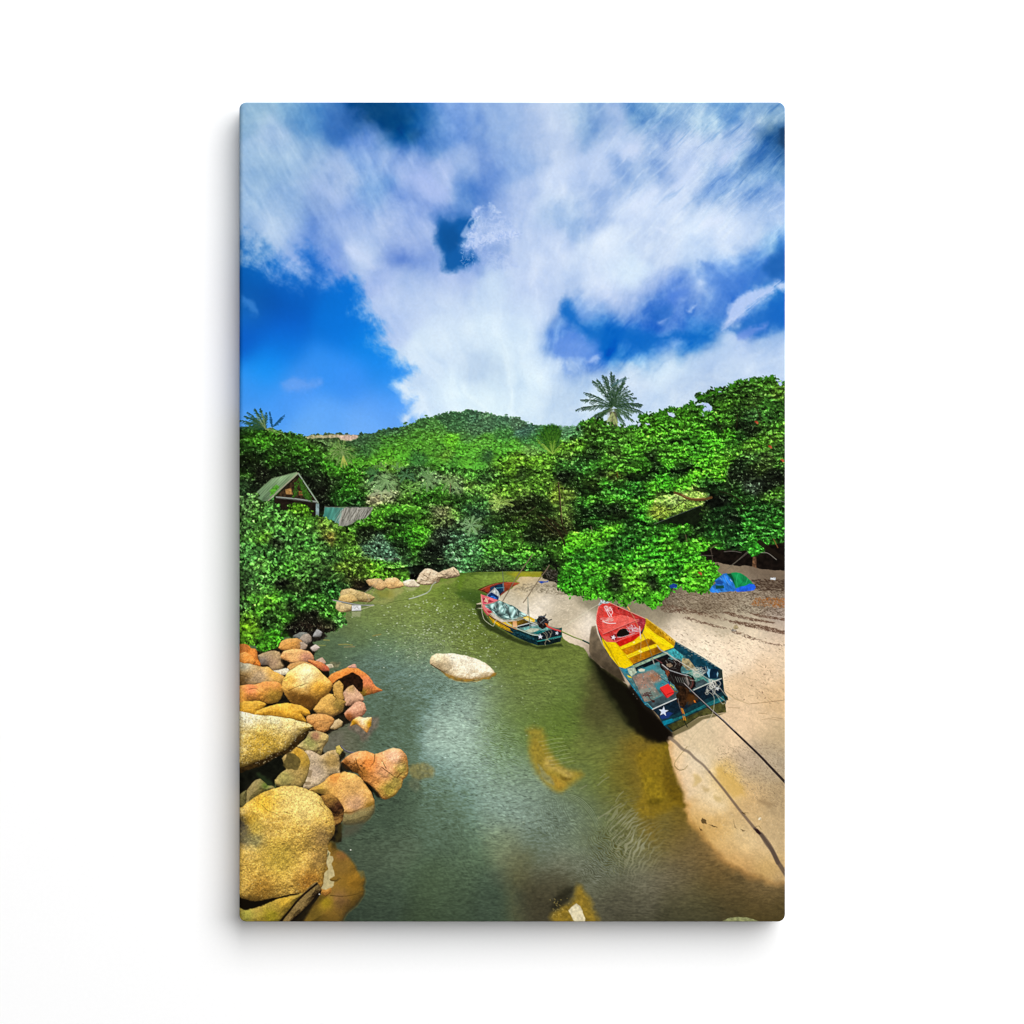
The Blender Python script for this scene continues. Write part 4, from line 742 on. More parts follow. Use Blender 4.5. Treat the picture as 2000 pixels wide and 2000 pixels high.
# wet sand speckle, dry patches
def spk(c, s, color, n, a=1.4, b=.7, ang=0., aj=.4, seed=0, op=.7):
    r_ = np.random.RandomState(seed + 900); p = P(c, s); lo, hi = p.min(0), p.max(0)
    q = lo + r_.rand(n * 3, 2) * (hi - lo); q = q[inside(p, q[:, 0], q[:, 1])][:n]; k = len(q)
    if k: leaves(q[:, 0], q[:, 1], a * (.5 + r_.rand(k)), b * (.6 + .6 * r_.rand(k)), ang + r_.randn(k) * aj, np.array([col(color) * (.85 + .3 * r_.rand()) for _ in range(k)]), None, op)
spk('K', '430,500 1000,470 1500,480 1932,450 1932,800 1500,750 900,760 500,720 250,650', '4a382a', 1900, 1.6, .6, .12, .5, 1, .5)
spk('K', '430,500 1000,470 1500,480 1932,450 1932,700 1500,650 900,620 500,620', 'b0a088', 900, 1.4, .6, .1, .4, 2, .6)
spk('K', '1560,560 1932,560 1932,690 1500,660', '9a5a24', 260, 1.5, .8, .1, .6, 3, .6)
spk('K', '1500,330 1932,330 1932,480 1560,470', '3a2a20', 220, 2.6, .8, .1, .35, 4, .6)
for s, n_ in (('1150,740 1250,745 1500,810 1700,850 1800,870 1780,880 1500,850 1250,790', 110), ('1300,850 1500,880 1800,940 1932,980 1932,1020 1700,980 1450,920 1200,860', 170), ('1450,740 1600,770 1932,820 1932,850 1600,800', 80),
              ('1150,930 1350,980 1550,1060 1700,1120 1932,1150 1932,1180 1600,1120 1300,1010', 110), ('300,620 700,680 1000,760 1300,860 1150,850 800,770 400,740', 110), ('700,800 900,860 1200,940 1150,950 850,880 650,820', 60)):
    spk('K', s, '5a3f30', n_ * 3, 1.7, .6, .25, .5, len(s), .6)
spk('K', '350,880 1932,1100 1932,1900 1250,1850 1130,1500 600,1100', '9a8468', 420, 1.9, .55, .35, .35, 12, .45)
spk('K', '350,880 1932,1200 1932,1900 1250,1850 1130,1500 600,1100', '6a5040', 60, 1.4, .7, .2, .8, 13, .7)
spk('L', '1050,500 1932,450 1932,1300 1500,1150 1100,800', '8a755a', 900, 1.3, .6, .6, .5, 14, .5); spk('L', '600,350 1932,200 1932,1900 1100,1700 700,1000', 'e0caa4', 500, 1.2, .6, .6, .8, 15, .4)
spk('I', '700,600 1000,400 1700,380 1932,600 1932,1100 1500,1000 1300,850', 'e0d2b6', 260, 2.6, .7, -.25, .5, 16, .45); spk('I', '900,450 1100,340 1700,360 1900,560 1500,520', '6f6450', 260, 1.8, .7, -.1, .5, 17, .5)
haze('L', '1050,780 1200,820 1350,950 1440,1100 1300,1150 1180,1050 1080,930', 'd0a650', 5, .55, 5, 16); haze('L', '760,870 850,860 860,940 780,960', 'c8aa68', 4, .6); haze('L', '900,1020 990,1040 980,1100 910,1090', 'b89c68', 3, .6)
haze('L', '1060,1110 1160,1120 1150,1190 1080,1170', 'c0a468', 4, .6); haze('L', '1600,1200 1800,1200 1750,1260 1650,1260', '8f7654', 4, .5)
for s in ('865,1430 890,1400 940,1430 940,1470 890,1460', '970,1480 1020,1490 1080,1510 1040,1520', '850,1510 900,1550 870,1560', '1370,1540 1430,1555 1400,1570', '1280,1420 1300,1500 1330,1530 1300,1520'):
    poly(P('L', s), '4c3a20', 1.2, None, 1.5, 4, 1, .85)
# hollow with leaves at the waterline of the spit, blue scrap
poly(P('I', '1395,70 1720,60 1740,340 1650,330 1400,262'), '1c1a12', 1.5, part('printed_shade', None, 'dark tangle of roots beside the spreading tree in the printed picture'), 2, 6, 12, tex=.6, tsc=4)
spk('I', '1400,80 1720,80 1720,320 1500,270', '6a665c', 60, 3, .6, .1, .8, 18, .6); spk('I', '1380,0 1720,0 1720,120 1400,100', '2f4a1c', 60, 2.4, 1.2, 0, 1, 19, .8)
poly(P('I', '1318,312 1370,300 1460,310 1500,290 1490,320 1430,325 1380,345'), '2448a0', .8, part('printed_tarpaulin', None, 'small blue plastic scrap on the sand spit in the printed picture'))

# ---------------------------------------------------------------- lower bush of the spreading tree
bushr = part('printed_bush', None, 'bright green leafy boughs hanging over the sand in the printed picture')
lowpoly = np.vstack([P('D', '385,1700 375,1640 440,1610 520,1590 600,1580 700,1530 800,1520 880,1570 1000,1560 1100,1540 1200,1540 1260,1570 1240,1650 1370,1690 1310,1750 1420,1830 1460,1890'),
                     P('K', '1090,300 1040,330 970,400 960,440 900,480 850,440 790,420 720,460 690,420 640,390 560,410 470,430 470,490 400,540 330,590 300,650 260,660 240,590 180,560 100,560 0,590'),
                     P('J', '20,90 0,60'), P('I', '1960,500 1880,520 1800,470 1740,390 1715,300 1745,200 1700,80')])
poly(lowpoly, '143010', 1, bushr, 3, 7, 13, tex=.5, tsc=8)
BL = ['48b41c', '56c020', '3ca41a', '6acc30']; BD = ['12300d', '183c10', '0f260c']
foliage(lowpoly, MD + ['3c9a20', '46a824'], BD, leaf=2.6, clump=12, flat=.6, pt=bushr, seed=60, wob=3, dark_amt=.55, base=False)
F('D', '385,1700 440,1610 600,1590 760,1530 850,1560 800,1660 700,1700 560,1750 420,1740', BL, BD, leaf=2.8, clump=11, flat=.5, seed=61, pt=bushr, dark_amt=.2, base=False)
F('D', '900,1570 1240,1560 1240,1640 1370,1690 1280,1740 1100,1740 950,1660', BL[:3], BD, leaf=3.3, clump=10, flat=.5, seed=62, pt=bushr, dark_amt=.4, base=False)
F('K', '0,150 250,120 500,40 700,20 900,100 1040,150 1050,200 900,250 700,220 500,260 250,260 0,320', ['56b81e', '4aac1e', '7cd030'], BD, leaf=2.8, clump=10, flat=.5, seed=63, pt=bushr, dark_amt=.3, base=False)
F('K', '700,250 900,220 1090,290 1000,350 950,430 850,440 720,440 640,360', ['5cc01e', '6ad02a', '48ac1c'], BD, leaf=2.9, clump=9, flat=.5, seed=64, pt=bushr, dark_amt=.25, base=False)
F('K', '0,350 150,330 300,430 460,440 460,490 380,560 280,650 240,580 100,550 0,580', ['4cb41e', '42a41e', '66c82c'], BD, leaf=3.3, clump=9, flat=.5, seed=65, pt=bushr, dark_amt=.35, base=False)
foliage(np.vstack([P('I', '1745,120 1900,60'), P('S', '1160,1100 1200,1130 1190,1160'), P('I', '1930,500 1830,480 1750,390 1730,300')]), BL, BD, leaf=3.3, clump=10, flat=.5, pt=bushr, seed=66, dark_amt=.4, base=False)
ruffle([bushr], 1.6, .55, 14, 7., .2, 2.2, 1.1, 1.05)
fringe(lowpoly[18:], BL, ['2f8a18'], 3., 4, 6, bushr, 7, 4)
for c_, x_, y_, w_, h_ in (('K', 270, 640, 40, 50), ('K', 240, 600, 70, 40), ('K', 900, 470, 70, 25), ('K', 760, 455, 60, 20), ('J', 70, 90, 60, 40), ('J', 30, 40, 60, 50), ('J', 500, 170, 70, 45), ('J', 880, 190, 35, 45), ('J', 860, 120, 90, 50), ('K', 420, 480, 60, 30), ('K', 1070, 300, 40, 30), ('K', 130, 580, 90, 35)):
    q = P(c_, f'{x_},{y_}')[0]; kk = CROPS[c_][2]; n = 46; r_ = np.random.RandomState(x_ + y_)
    leaves(q[0] + r_.randn(n) * w_ / kk * .6, q[1] + r_.randn(n) * h_ / kk * .6, 1.8 + r_.rand(n) * 1.4, 1.2 + .5 * r_.rand(n), r_.rand(n) * 3, np.array([col((BL + ['2c7a14', '1c5010'])[i % 6]) for i in range(n)]), bushr)
poly(P('K', '840,240 880,230 895,260 870,280 850,270'), 'b05a30', 1, None, 1, 4, 1)

line(P('D', '735,1675 760,1720 790,1775'), '8a7a50', 1.6, bushr, .9)

tent = part('printed_tarpaulin', None, 'blue and green tarpaulin heap under the trees in the printed picture')
poly(P('K', '985,460 1010,410 1060,380 1045,345 1100,310 1150,260 1200,255 1250,290 1300,380 1310,450 1290,480 1100,492 1000,488'), '2a72c8', .9, tent, 1.5, 8, 3, tex=.35, tsc=5, aniso=(60, 2.5))
poly(P('K', '1200,262 1260,250 1320,240 1370,248 1440,290 1500,350 1550,400 1440,420 1340,440 1310,440 1290,380 1250,300'), '188a4c', .9, tent, 1, 8, 4, tex=.25, tsc=7, aniso=(50, 2.5))
poly(P('K', '1320,440 1400,415 1480,385 1540,395 1560,430 1540,465 1440,478 1330,490 1300,470'), '2560e0', .9, tent, 1, 8, 5, tex=.2, tsc=6)
poly(P('K', '1200,260 1250,255 1290,330 1300,400 1260,330'), '0f4a30', 1, tent); poly(P('K', '1060,405 1160,405 1165,440 1060,450'), '164a40', 1, tent); poly(P('K', '1050,345 1110,335 1160,360 1140,395 1070,390'), '1c4a90', 1.2, tent, 1, 5, 5)
for s, c_ in (('1340,260 1320,330 1330,420', '30b070'), ('1400,270 1410,340 1360,410', '126a3c'), ('1460,320 1440,380', '36b878'), ('1170,280 1190,340 1230,400', '6aa8e8'), ('1240,330 1260,355', 'b8d4ec'), ('1020,440 1080,480 1200,475', '5a9ce0'), ('1110,310 1140,330', '70b0ea'), ('1230,420 1260,450', '1c4c98')):
    line(P('K', s), c_, 1.3, tent, .8, True)
for s, c_, o_ in (('470,410 520,375 580,400 560,440 490,440', '1c3a8a', part('printed_tarpaulin', None, 'dark blue plastic lump under the leafy boughs in the printed picture')), ('1745,310 1810,305 1815,335 1750,335', 'd0d4d8', part('printed_litter', None, 'white scrap of litter under the trees in the printed picture')),
                  ('1280,930 1300,905 1330,905 1350,935 1340,955 1290,955', '9a8a68', part('printed_stone', None, 'round stone on the sand in the printed picture')), ('1245,975 1270,950 1320,965 1310,980', '8f867c', part('printed_stone', None, 'flat grey stone beside the round stone in the printed picture')), ('1600,1395 1630,1395 1625,1420 1600,1420', 'e8dcc0', part('printed_litter', None, 'tiny white shell on the lower sand in the printed picture'))):
    poly(P('K' if '1395' not in s else 'L', s), c_, .9, o_, 1, 4, 2, tex=.3, tsc=3)

# ---------------------------------------------------------------- left bush
bl = part('printed_bush', None, 'large broad-leaved bush on the left bank in the printed picture')
lb = np.vstack([P('C', '-40,1335 0,1330 60,1345 100,1330 150,1370 200,1385 260,1430 330,1455 380,1405 420,1400 470,1430 500,1490 560,1500 620,1495 700,1560 780,1600 830,1680 870,1760 960,1800 1010,1850 1060,1900'),
                P('E', '1560,80 1700,110 1780,180 1860,255 1800,300 1700,300 1600,340 1500,390 1350,440 1290,460 1290,510 1200,560 1250,600 1340,660 1320,710 1230,740 1290,780 1310,850 1260,890 1200,930 1100,960 900,950 750,970 640,960 560,940 520,980 530,1060 490,1150 480,1190 400,1230 370,1290 320,1290 290,1230 250,1150 150,1130 -60,1160')])
poly(lb, '14260f', 1, bl, 3, 8, 14, tex=.5, tsc=9)
LL = ['46963c', '4fa44a', '3c8a34', '5aae52', '48a030']; LD = ['10200f', '0d1a10', '142c14']
foliage(lb, LL, LD, leaf=3.3, clump=13, flat=.7, pt=bl, seed=70, dark_amt=.62, base=False, jit=.3)
F('E', '-60,-200 300,-100 620,-150 700,100 800,260 560,400 300,300 100,400 -60,300', ['58a85c', '68b470', '4c9c4c', '4aa83c'], LD, leaf=3.8, clump=12, flat=.6, seed=71, pt=bl, dark_amt=.35, base=False, jit=.3)
F('E', '700,-60 1200,-120 1500,60 1850,250 1700,300 1500,380 1300,440 1200,380 1000,200 800,100', ['6aa02c', '5c9a2c', '7cac38', '4c9228'], ['16280f', '1e3012'], leaf=2.4, clump=9, flat=.6, seed=72, pt=bl, dark_amt=.45, base=False)
F('E', '80,480 300,420 560,480 640,600 620,760 480,880 250,850 80,760', ['4fb030', '5cbc34', '46a43c', '7cc83c'], LD, leaf=4., clump=12, flat=.6, seed=73, pt=bl, dark_amt=.4, base=False, jit=.3)
F('E', '700,600 900,540 1180,560 1340,670 1230,740 1300,840 1200,920 1050,800 850,760 720,720', ['46a034', '3a9030', '50a84a'], LD, leaf=3.4, clump=11, flat=.55, seed=74, pt=bl, dark_amt=.45, base=False, jit=.3)
F('E', '20,880 120,860 200,920 260,1000 200,1090 60,1080 20,1000', ['76c820', '84d42c', '5cb01c'], ['1c3810'], leaf=4.4, clump=9, seed=75, pt=bl, dark_amt=.2, base=False)
F('E', '260,1090 380,1010 480,980 530,1040 500,1150 400,1220 370,1290 310,1280 290,1200', ['48b024', '3aa020', '5cc030'], ['143010'], leaf=4, clump=9, seed=76, pt=bl, dark_amt=.3, base=False)
F('C', '380,1400 440,1400 490,1450 500,1500 430,1510 370,1470', ['4fa824', '62b42c'], ['1c3810'], leaf=2.6, clump=7, seed=77, pt=bl, dark_amt=.3, base=False)
F('C', '500,1500 620,1500 760,1590 850,1720 800,1760 640,1640 540,1560', ['5a9a44', '4c9034', '6aa83c'], LD, leaf=2.5, clump=9, seed=78, pt=bl, dark_amt=.4, base=False)
ruffle([bl], 1.2, .55, 16, 7., .3, 1.3, 1.0, 1.15)
poly(P('E', '560,960 900,950 1150,950 1280,900 1200,960 1060,1010 950,1010 900,1060 750,1020 650,1060 520,1060'), '17130e', 2, bl, 3, 6, 15, .85, tex=.6, tsc=4)
haze('E', '520,440 660,400 700,560 640,640 560,560', '0e1a0c', 3, .65, 4, 9); haze('E', '620,800 800,760 1100,820 1150,920 700,940', '10160d', 5, .55, 4, 9); haze('E', '1490,380 1600,360 1640,440 1580,500 1500,440', '120f0a', 3, .8, 3, 8)
for k in range(46):
    q = P('E', f'{760+rng.rand()*500:.0f},{840+rng.rand()*150:.0f}')[0]; line([q, q + rng.randn(2) * [4, 4]], 'a0988c', .8, bl, .5)
fringe(lb[22:], LL, LD, 3.2, 4, 7, bl, 9, 4)
line(P('H', '-500,68 100,72 420,76 900,62'), '8a948a', .9, part('printed_cable', None, 'thin cable strung above the far bank in the printed picture'), .6)
# ---------------------------------------------------------------- light and shade of the printed leaves
CROPS.update(a=(960, 780, 6.662), b=(1243, 720, 3.766), c=(1243, 930, 3.766), d=(960, 960, 3.766), e=(467, 790, 3.766), f=(700, 790, 3.766), g=(467, 960, 3.766))
fsamp = samples('''a 100,300,2f5a34 300,300,3a5c40 440,450,2c5244 150,450,2f6a28 300,600,3f8a1c 100,600,3c861c 500,520,2c6a24 600,560,2f7424 1000,400,3c6a44 1050,470,3c7a3c 500,650,5a8c34
100,800,4c8414 300,760,4a7c14 500,800,508c14 700,830,4c8c18 250,920,4c8414 550,950,2c5410 400,980,1c3410 150,1000,24460f 100,1100,356c14 600,1060,508c1c 480,1060,4a881c 250,1170,4a8418 100,1230,5c9020 400,1230,4c7a20 650,1180,3f7818
550,1300,16240c 400,1300,1a260e 250,1380,141f0c 700,1400,1c3410 850,1230,56741a 1000,1250,46641a 950,1400,3c5c1c 600,1500,20340f 300,1550,20340f 100,1550,1c3210 100,1700,24420f 350,1650,28500f 550,1750,14240c 700,1750,1a260c 850,1700,1c200e
300,1850,2c5c14 100,1880,36701a 700,1880,183010 950,1600,3c541c 1100,560,4f8c10 950,640,4c8c14 1150,640,3a7414 1300,400,2f5c14 1250,520,24500f 1450,480,2f6a14 1700,430,306416 1600,600,2c6414 1850,600,3c9014 1750,520,336c14 1300,680,183410
1450,620,20480f 1600,680,3a5c1c 1800,700,3c9414 1350,760,122410 1450,800,3a8814 1150,780,183a10 1000,740,4a7c24 950,860,2a641c 1100,860,286420 1200,900,1f5018 1300,870,2c7418 1500,860,2c6c14 1800,830,18340f 1700,900,3c8c14 1850,900,34840f
1000,990,0e1a0c 1100,980,16300f 1250,980,2a6414 1400,960,16240c 1550,980,3a4c14 1650,1000,2c3c10 1800,1000,12200c 1100,1080,1a380f 1300,1060,26440f 1500,1100,2f8c14 1650,1100,1c4c10 1850,1120,1f6814 1200,1200,14300d 1350,1180,182c0e
1550,1200,2c6c1c 1750,1200,287c18 1900,1200,143c0f 1300,1290,32800f 1550,1290,3a9814 1450,1250,20600f 1150,1380,1c4814 1200,1350,2c7418 1400,1380,0f200c 1600,1400,0c180b 1750,1370,2c6c14 1850,1450,1c4410 1250,1480,102a0d 1450,1480,0d1c0b
1700,1500,12200c 1150,1560,16340e 1350,1580,1c5410 1550,1560,18380f 1250,1650,16380e 1750,1600,16400f 1100,1830,48a80f 1300,1780,44a010 1600,1680,4cb410 1450,1850,40a00f 1700,1750,184c0f 1600,1880,1c4a10 1850,1800,185010;
b 950,100,2f6414 850,130,2a5a14 1050,150,3a6414 750,180,22480f 600,170,1f4412 500,210,1c3c14 700,230,2c600f 850,230,284c14 620,280,2a5c0f 750,300,1f4410 950,280,2a6418 1050,300,245414 430,270,244c10 250,310,2c5c14 100,370,2c6010 200,380,328010
350,370,347c10 500,350,2c6c10 650,370,2c6810 850,350,22481c 1000,370,245818 600,430,122a0c 750,430,0f200c 850,460,101e0c 950,440,2c5c14 1050,420,387814 450,430,327c10 300,430,348410 150,430,38880f 50,520,3c8814 100,560,3a8814 250,550,2c7010
400,520,246010 550,500,32900f 680,490,3c9c10 750,500,184010 900,520,34700f 1000,500,3c6c14 120,620,12260d 200,620,2c6810 330,640,3c9810 450,600,287010 600,560,34940f 700,540,24600f 850,580,447c18 700,600,3c8418 1050,600,244814 850,640,284c1c
950,680,2c4418 50,720,2a7010 150,740,0f200c 250,680,369410 350,720,122c0d 500,690,38980f 650,680,3c880f 750,720,142810 900,730,20340f 1050,680,2c5c14 180,780,289010 80,800,122c0d 300,760,14340d 450,780,44a80f 600,770,46a810 720,780,101c0d
850,780,111c0d 1000,780,101a0d 100,870,3a9810 200,860,309010 350,840,40a410 500,840,164010 600,880,143410 700,860,183010 850,860,2c3c2c 950,880,121c10 50,980,348c10 30,900,184810 600,960,0a120a 750,920,184010 1000,930,346c14 1050,1000,1c4410
800,1000,16400f 900,1060,143c10 650,1060,103010 20,1060,207410 200,960,6c9c34 300,960,789c44 430,910,6c9430 150,1030,6c8420 350,1010,648c28;
c 150,380,1c500f 50,400,1c540f 250,420,2c840f 350,380,309010 450,370,16300f 150,480,247810 220,500,38900f 400,510,38980f 480,510,3a9c10 320,520,2c7c10 550,400,143c10 600,420,1c5814 680,300,0c160b 620,330,123010 700,400,12340f 850,280,185814
850,380,1f6c14 950,400,1c6014 1050,350,1c6010 1000,250,1a5014 750,450,185014 850,500,248414 600,530,2a7c14 680,520,163c14 350,450,0f200d 100,590,248010 50,560,2c8c0f 250,620,28880f 400,600,2c9010 500,650,40a810 420,690,48b010 550,700,38980f
60,700,50a81c 180,680,3ca010 280,700,1c640f 350,760,38980f 450,800,40a810 200,780,2c880f 130,800,141c10 100,720,184c10 30,820,48a010 150,880,38980f 50,880,2c7c10;
d 600,420,3a9c10 700,400,3c9c10 650,470,185010 750,440,287c10 850,480,1a5c10 560,560,2c7c10 650,560,288410 750,560,38980f 850,560,38940f 900,640,14200f 720,640,287810 620,680,2c880f 550,620,24780f 700,740,389810 800,660,2c840f 880,400,143c10
950,380,1c5c14 1000,500,289010 1000,620,48a810 900,460,184c10 100,430,347814 200,430,3a8818 300,440,3c9018 60,500,346c28 150,520,2c6820 250,530,307c18 330,530,1f4414 400,430,347414 450,400,285810 420,500,142c10 60,560,1c2c18 200,570,20301a 480,480,3a7c18
460,560,0f120c 350,380,142410;
e 50,180,143010 130,200,245c0f 230,220,2c680f 100,240,2c680f 330,260,244c10 200,290,2c700f 80,320,1a400f 280,330,1a3c0f 400,300,265c10 450,330,2a680f 550,320,2c640f 90,400,102008 250,400,265c0f 180,370,14300d 350,400,1c440d 450,410,1c480e 550,400,1c4410
60,480,0c160a 150,500,11180d 300,470,0f1c0b 400,460,12260d 550,480,16300f 640,430,2a6c10 680,370,386c1c 550,260,3a5c28 620,280,3c5c2c 470,560,0f180d 600,560,142010 620,640,0f160c 690,560,182c10 700,500,2c6c10 800,480,30740f 760,560,1c4810
850,560,307810 780,640,246810 720,680,16400e 880,640,246010 850,700,184014 900,490,38801a 630,720,0f160c 60,560,0f160c 50,520,2a6010 30,580,244420 880,270,2f5430 950,300,2c5c24 850,340,2a541c 1000,340,34741a 900,400,3c8814 1020,400,388014 930,360,244c24;
f 50,230,2a4c2c 250,190,254a2c 450,140,2c5a28 350,180,305c24 550,160,38702a 650,100,264c2c 750,80,2c5a34 850,90,2c5438 950,100,3c6440 1050,110,345c44 700,150,2c5a30 850,180,345c38 960,160,345c3c 600,190,387024 450,220,3a7a1c 250,260,34701c 100,300,2f5c28
50,350,28502c 300,300,3c8018 450,300,3c8018 400,260,34701c 570,240,40841a 680,270,4c9c14 600,320,34701c 530,340,3c7c1c 750,320,3c8c18 800,250,386c2c 950,250,408420 850,300,40881c 300,380,40901a 200,370,408c14 100,390,4c9c14 150,430,4c9c18
450,390,286024 640,370,4c7c1c 700,400,347820 850,370,408c20 960,390,1f4420 1050,380,3c8c18 570,440,387c1c 780,420,408c1c 900,460,3c8c20 700,460,347820 830,500,408c24 950,520,28501f 1000,500,305c1a 250,450,4c881c 100,500,1f3c1f 200,540,4a6c3c
60,590,4a7038 150,600,547848 260,600,506c3c 340,520,20441c 360,600,3c7420 480,560,4c7434 450,520,34602c 560,560,5c7c4c 600,620,347c18 520,640,2c6814 680,560,4c6c34 720,610,58784c 800,600,4c7c24 130,700,6a6c48 230,680,6c7c4c 330,700,3c6c1c
450,690,2c6c14 560,700,24580f 650,690,2c5c14 750,700,1c4010 850,680,387024 950,640,508c28 1040,730,6c8c3c 900,720,285820 200,780,3c8c14 300,770,3a8c14 400,780,3c8414 480,790,347418 250,840,12280e 350,850,183c10 450,850,28580f 100,800,3a8014
50,870,3c8c10 180,880,3c8c10 60,920,0c0f0a 200,920,0c120a 320,900,245c10 400,900,3a9010 480,930,388c10 250,960,286c10 380,970,267010 300,1020,142c10 450,1000,388c14 560,780,4c5c34 620,790,545c34 650,860,445828 560,850,3c5420 720,800,447420
620,950,243424 560,980,24381f 540,1060,101c10 640,1000,101812 720,900,34582c 800,870,34542c 780,780,245024 880,800,1c3820 940,930,141f1a 850,900,4c7034 950,870,284c1c 1020,900,286018 1050,980,2c6c14 950,1000,347820 820,980,3a6c3c 720,960,34603c
700,1040,346038 850,1050,387838 1000,1050,3c8c1c 150,1000,4a7454 100,1050,3c6844 60,960,1c3014 200,1060,3c6848;
g 60,80,3c7044 130,100,3c7c34 40,150,346438 120,200,347c2c 230,150,347c34 300,190,3a8834 400,190,307028 440,130,3c8410 480,240,3c8c28 350,260,3a8c34 200,250,347830 60,280,2c5c30 180,330,4c9c24 100,330,3c8c30 270,370,1a2c1c 320,320,2f7034
450,320,2f702c 550,300,388434 620,280,4a7028 690,240,48842c 800,280,40801c 650,340,5c5c28 750,360,2c5c18 600,380,387c34 500,400,308034 400,400,2c6c2c 80,430,347c3c 180,430,2c7030 60,500,347c3c 130,540,4a9c40 300,500,2c742c 400,480,347c2c
520,460,3c8c34 640,440,2c6830 700,480,2c6430 800,460,3c8024 850,540,3c6c20 760,560,44701f 900,600,3c6c1c 1000,580,409014 1050,600,3c8014 60,600,244c28 150,640,3c8c3c 260,590,388c30 360,560,348c24 480,590,2c6428 560,560,285828 640,600,20441f
720,620,2c6028 800,650,283c18 880,680,1c1c14 60,720,28502c 200,720,347c30 330,700,101a10 420,700,1c3418 450,640,34742c 560,680,183418 650,700,1c4c20 700,720,1f6824 750,700,20502a 100,800,3a8c28 250,780,3c9818 340,760,308428 200,830,38881c
50,850,346c3c 130,860,3c9c1c 300,860,2c6820 400,850,101c10 460,830,287420 560,800,2c8020 500,780,22581f 640,830,24641f 720,880,348c1c 650,900,2a741c 740,930,38803c 350,920,2c7c18 230,930,183818 60,920,3c7818 80,1000,5cac14 110,1040,48981c
30,1060,3c8014 250,960,28641c 180,1000,1f4c1c 450,930,141c12 550,930,141914 650,960,1c2418 400,980,101210 250,1060,2c8c10 200,1080,2c7c14 500,980,151512 600,1000,1a1814''')
def fine_field(pts, sigma, st, x, y):
    """like colfield but on a finer lattice, looking only at near samples"""
    gy, gx = np.mgrid[Y0 + 480:Y0 + 1090:st, X0 - 20:X0 + W + 24:st].astype(np.float32)
    acc = np.zeros(gx.shape + (3,), np.float32); ws = np.full(gx.shape, 1e-9, np.float32); R_ = int(sigma * 7 / st)
    for px_, py_, c in pts:
        i = int((px_ - (X0 - 20)) / st); j = int((py_ - (Y0 + 480)) / st)
        b = (slice(max(0, j - R_), max(0, j + R_)), slice(max(0, i - R_), max(0, i + R_)))
        d2 = (gx[b] - px_) ** 2 + ((gy[b] - py_) * 1.25) ** 2
        w = np.exp(-d2 / (2 * sigma ** 2)) + 2e-3 * np.exp(-d2 / (2 * (sigma * 2.4) ** 2)); acc[b] += w[..., None] * col(c); ws[b] += w
    acc /= ws[..., None]
    u = np.clip((x - (X0 - 20)) / st, 0, gx.shape[1] - 1.01); v = np.clip((y - (Y0 + 480)) / st, 0, gx.shape[0] - 1.01)
    i = u.astype(int); j = v.astype(int); fu = (u - i)[:, None]; fv = (v - j)[:, None]
    return (acc[j, i] * (1-fu) + acc[j, i+1] * fu) * (1-fv) + (acc[j+1, i] * (1-fu) + acc[j+1, i+1] * fu) * fv
def boxblur(a, r):
    for ax_ in (0, 1):
        c = np.cumsum(np.concatenate([np.zeros_like(np.take(a, [0], ax_)), a], ax_), ax_, dtype=np.float64); n_ = a.shape[ax_]
        lo = np.clip(np.arange(n_) - r, 0, n_); hi = np.clip(np.arange(n_) + r + 1, 0, n_)
        a = (np.take(c, hi, ax_) - np.take(c, lo, ax_)) / (2 * r + 1)
    return a.astype(np.float32)
fol_ids = [hill, back, plants_back, flat, bank, leftt, canopy, bushr, bl]
mask = np.isin(pid, fol_ids)
mb = mask.astype(np.float32)[..., None]; lum = img.mean(2, keepdims=True)
mean = boxblur(boxblur(img * mb, 6), 6) / np.maximum(boxblur(boxblur(mb, 6), 6), 1e-3)
ml = mean.mean(2, keepdims=True)
ys, xs = np.nonzero(mask); x = xs + X0 + 0.; y = ys + Y0 + 0.
fx_ = x + 5 * fbm(x, y, 14, 3, 200); fy_ = y + 4 * fbm(x, y, 12, 3, 204)
tgt = fine_field(fsamp, 8.5, 4, fx_, fy_); lb_ = (pid[ys, xs] == bl)[:, None]; tgt = tgt * np.where(lb_, np.array([1.1, .96, .72]), 1)
hf = np.clip(lum[ys, xs] / np.maximum(ml[ys, xs], .03), 0, 3.2)               # leaf-scale light and dark kept
chroma = img[ys, xs] / np.maximum(lum[ys, xs], .02); chroma = .14 * chroma * tgt.mean(1, keepdims=True) + .86 * tgt
gam = np.where(pid[ys, xs] == hill, .7, 1.3)[:, None]
new = (chroma + .15 * (chroma.mean(1, keepdims=True) - chroma) + np.array([.012, .0, .008])) * hf ** gam * (np.where(pid[ys, xs] == hill, 1.2, 1.03) * (1 + np.where(pid[ys, xs] == hill, .10, .38) * fbm(x, y * 1.7, 13, 3, 210)))[:, None]
r_ = np.random.RandomState(77).rand(len(xs)); spark = (hf[:, 0] > 1.5) & (r_ < .3)   # waxy glints on lit leaves
new[spark] += (np.array([.75, .85, .66]) - new[spark]) * .35
img[ys, xs] = np.clip(new, 0, 1)
poly(P('C', '470,915 520,905 600,902 700,899 840,906 845,915 800,945 740,940 690,925 560,925 480,930'), 'a8a478', 1.4, hill, 2, 5, 1, tex=.3, tsc=4, c2='c4ae94', ang=0)
poly(P('C', '690,905 840,908 790,940 720,930'), 'c9ad9c', 1.5, hill, 2, 5, 1, tex=.25, tsc=3)
for k, (pt_, c0, tips, ca, cb) in enumerate(PALMS):           # fronds again over the relit leaves
    palm(pt_, 'C', c0, tips, ca, cb, 6, .9, .2, cb, 10 + k)
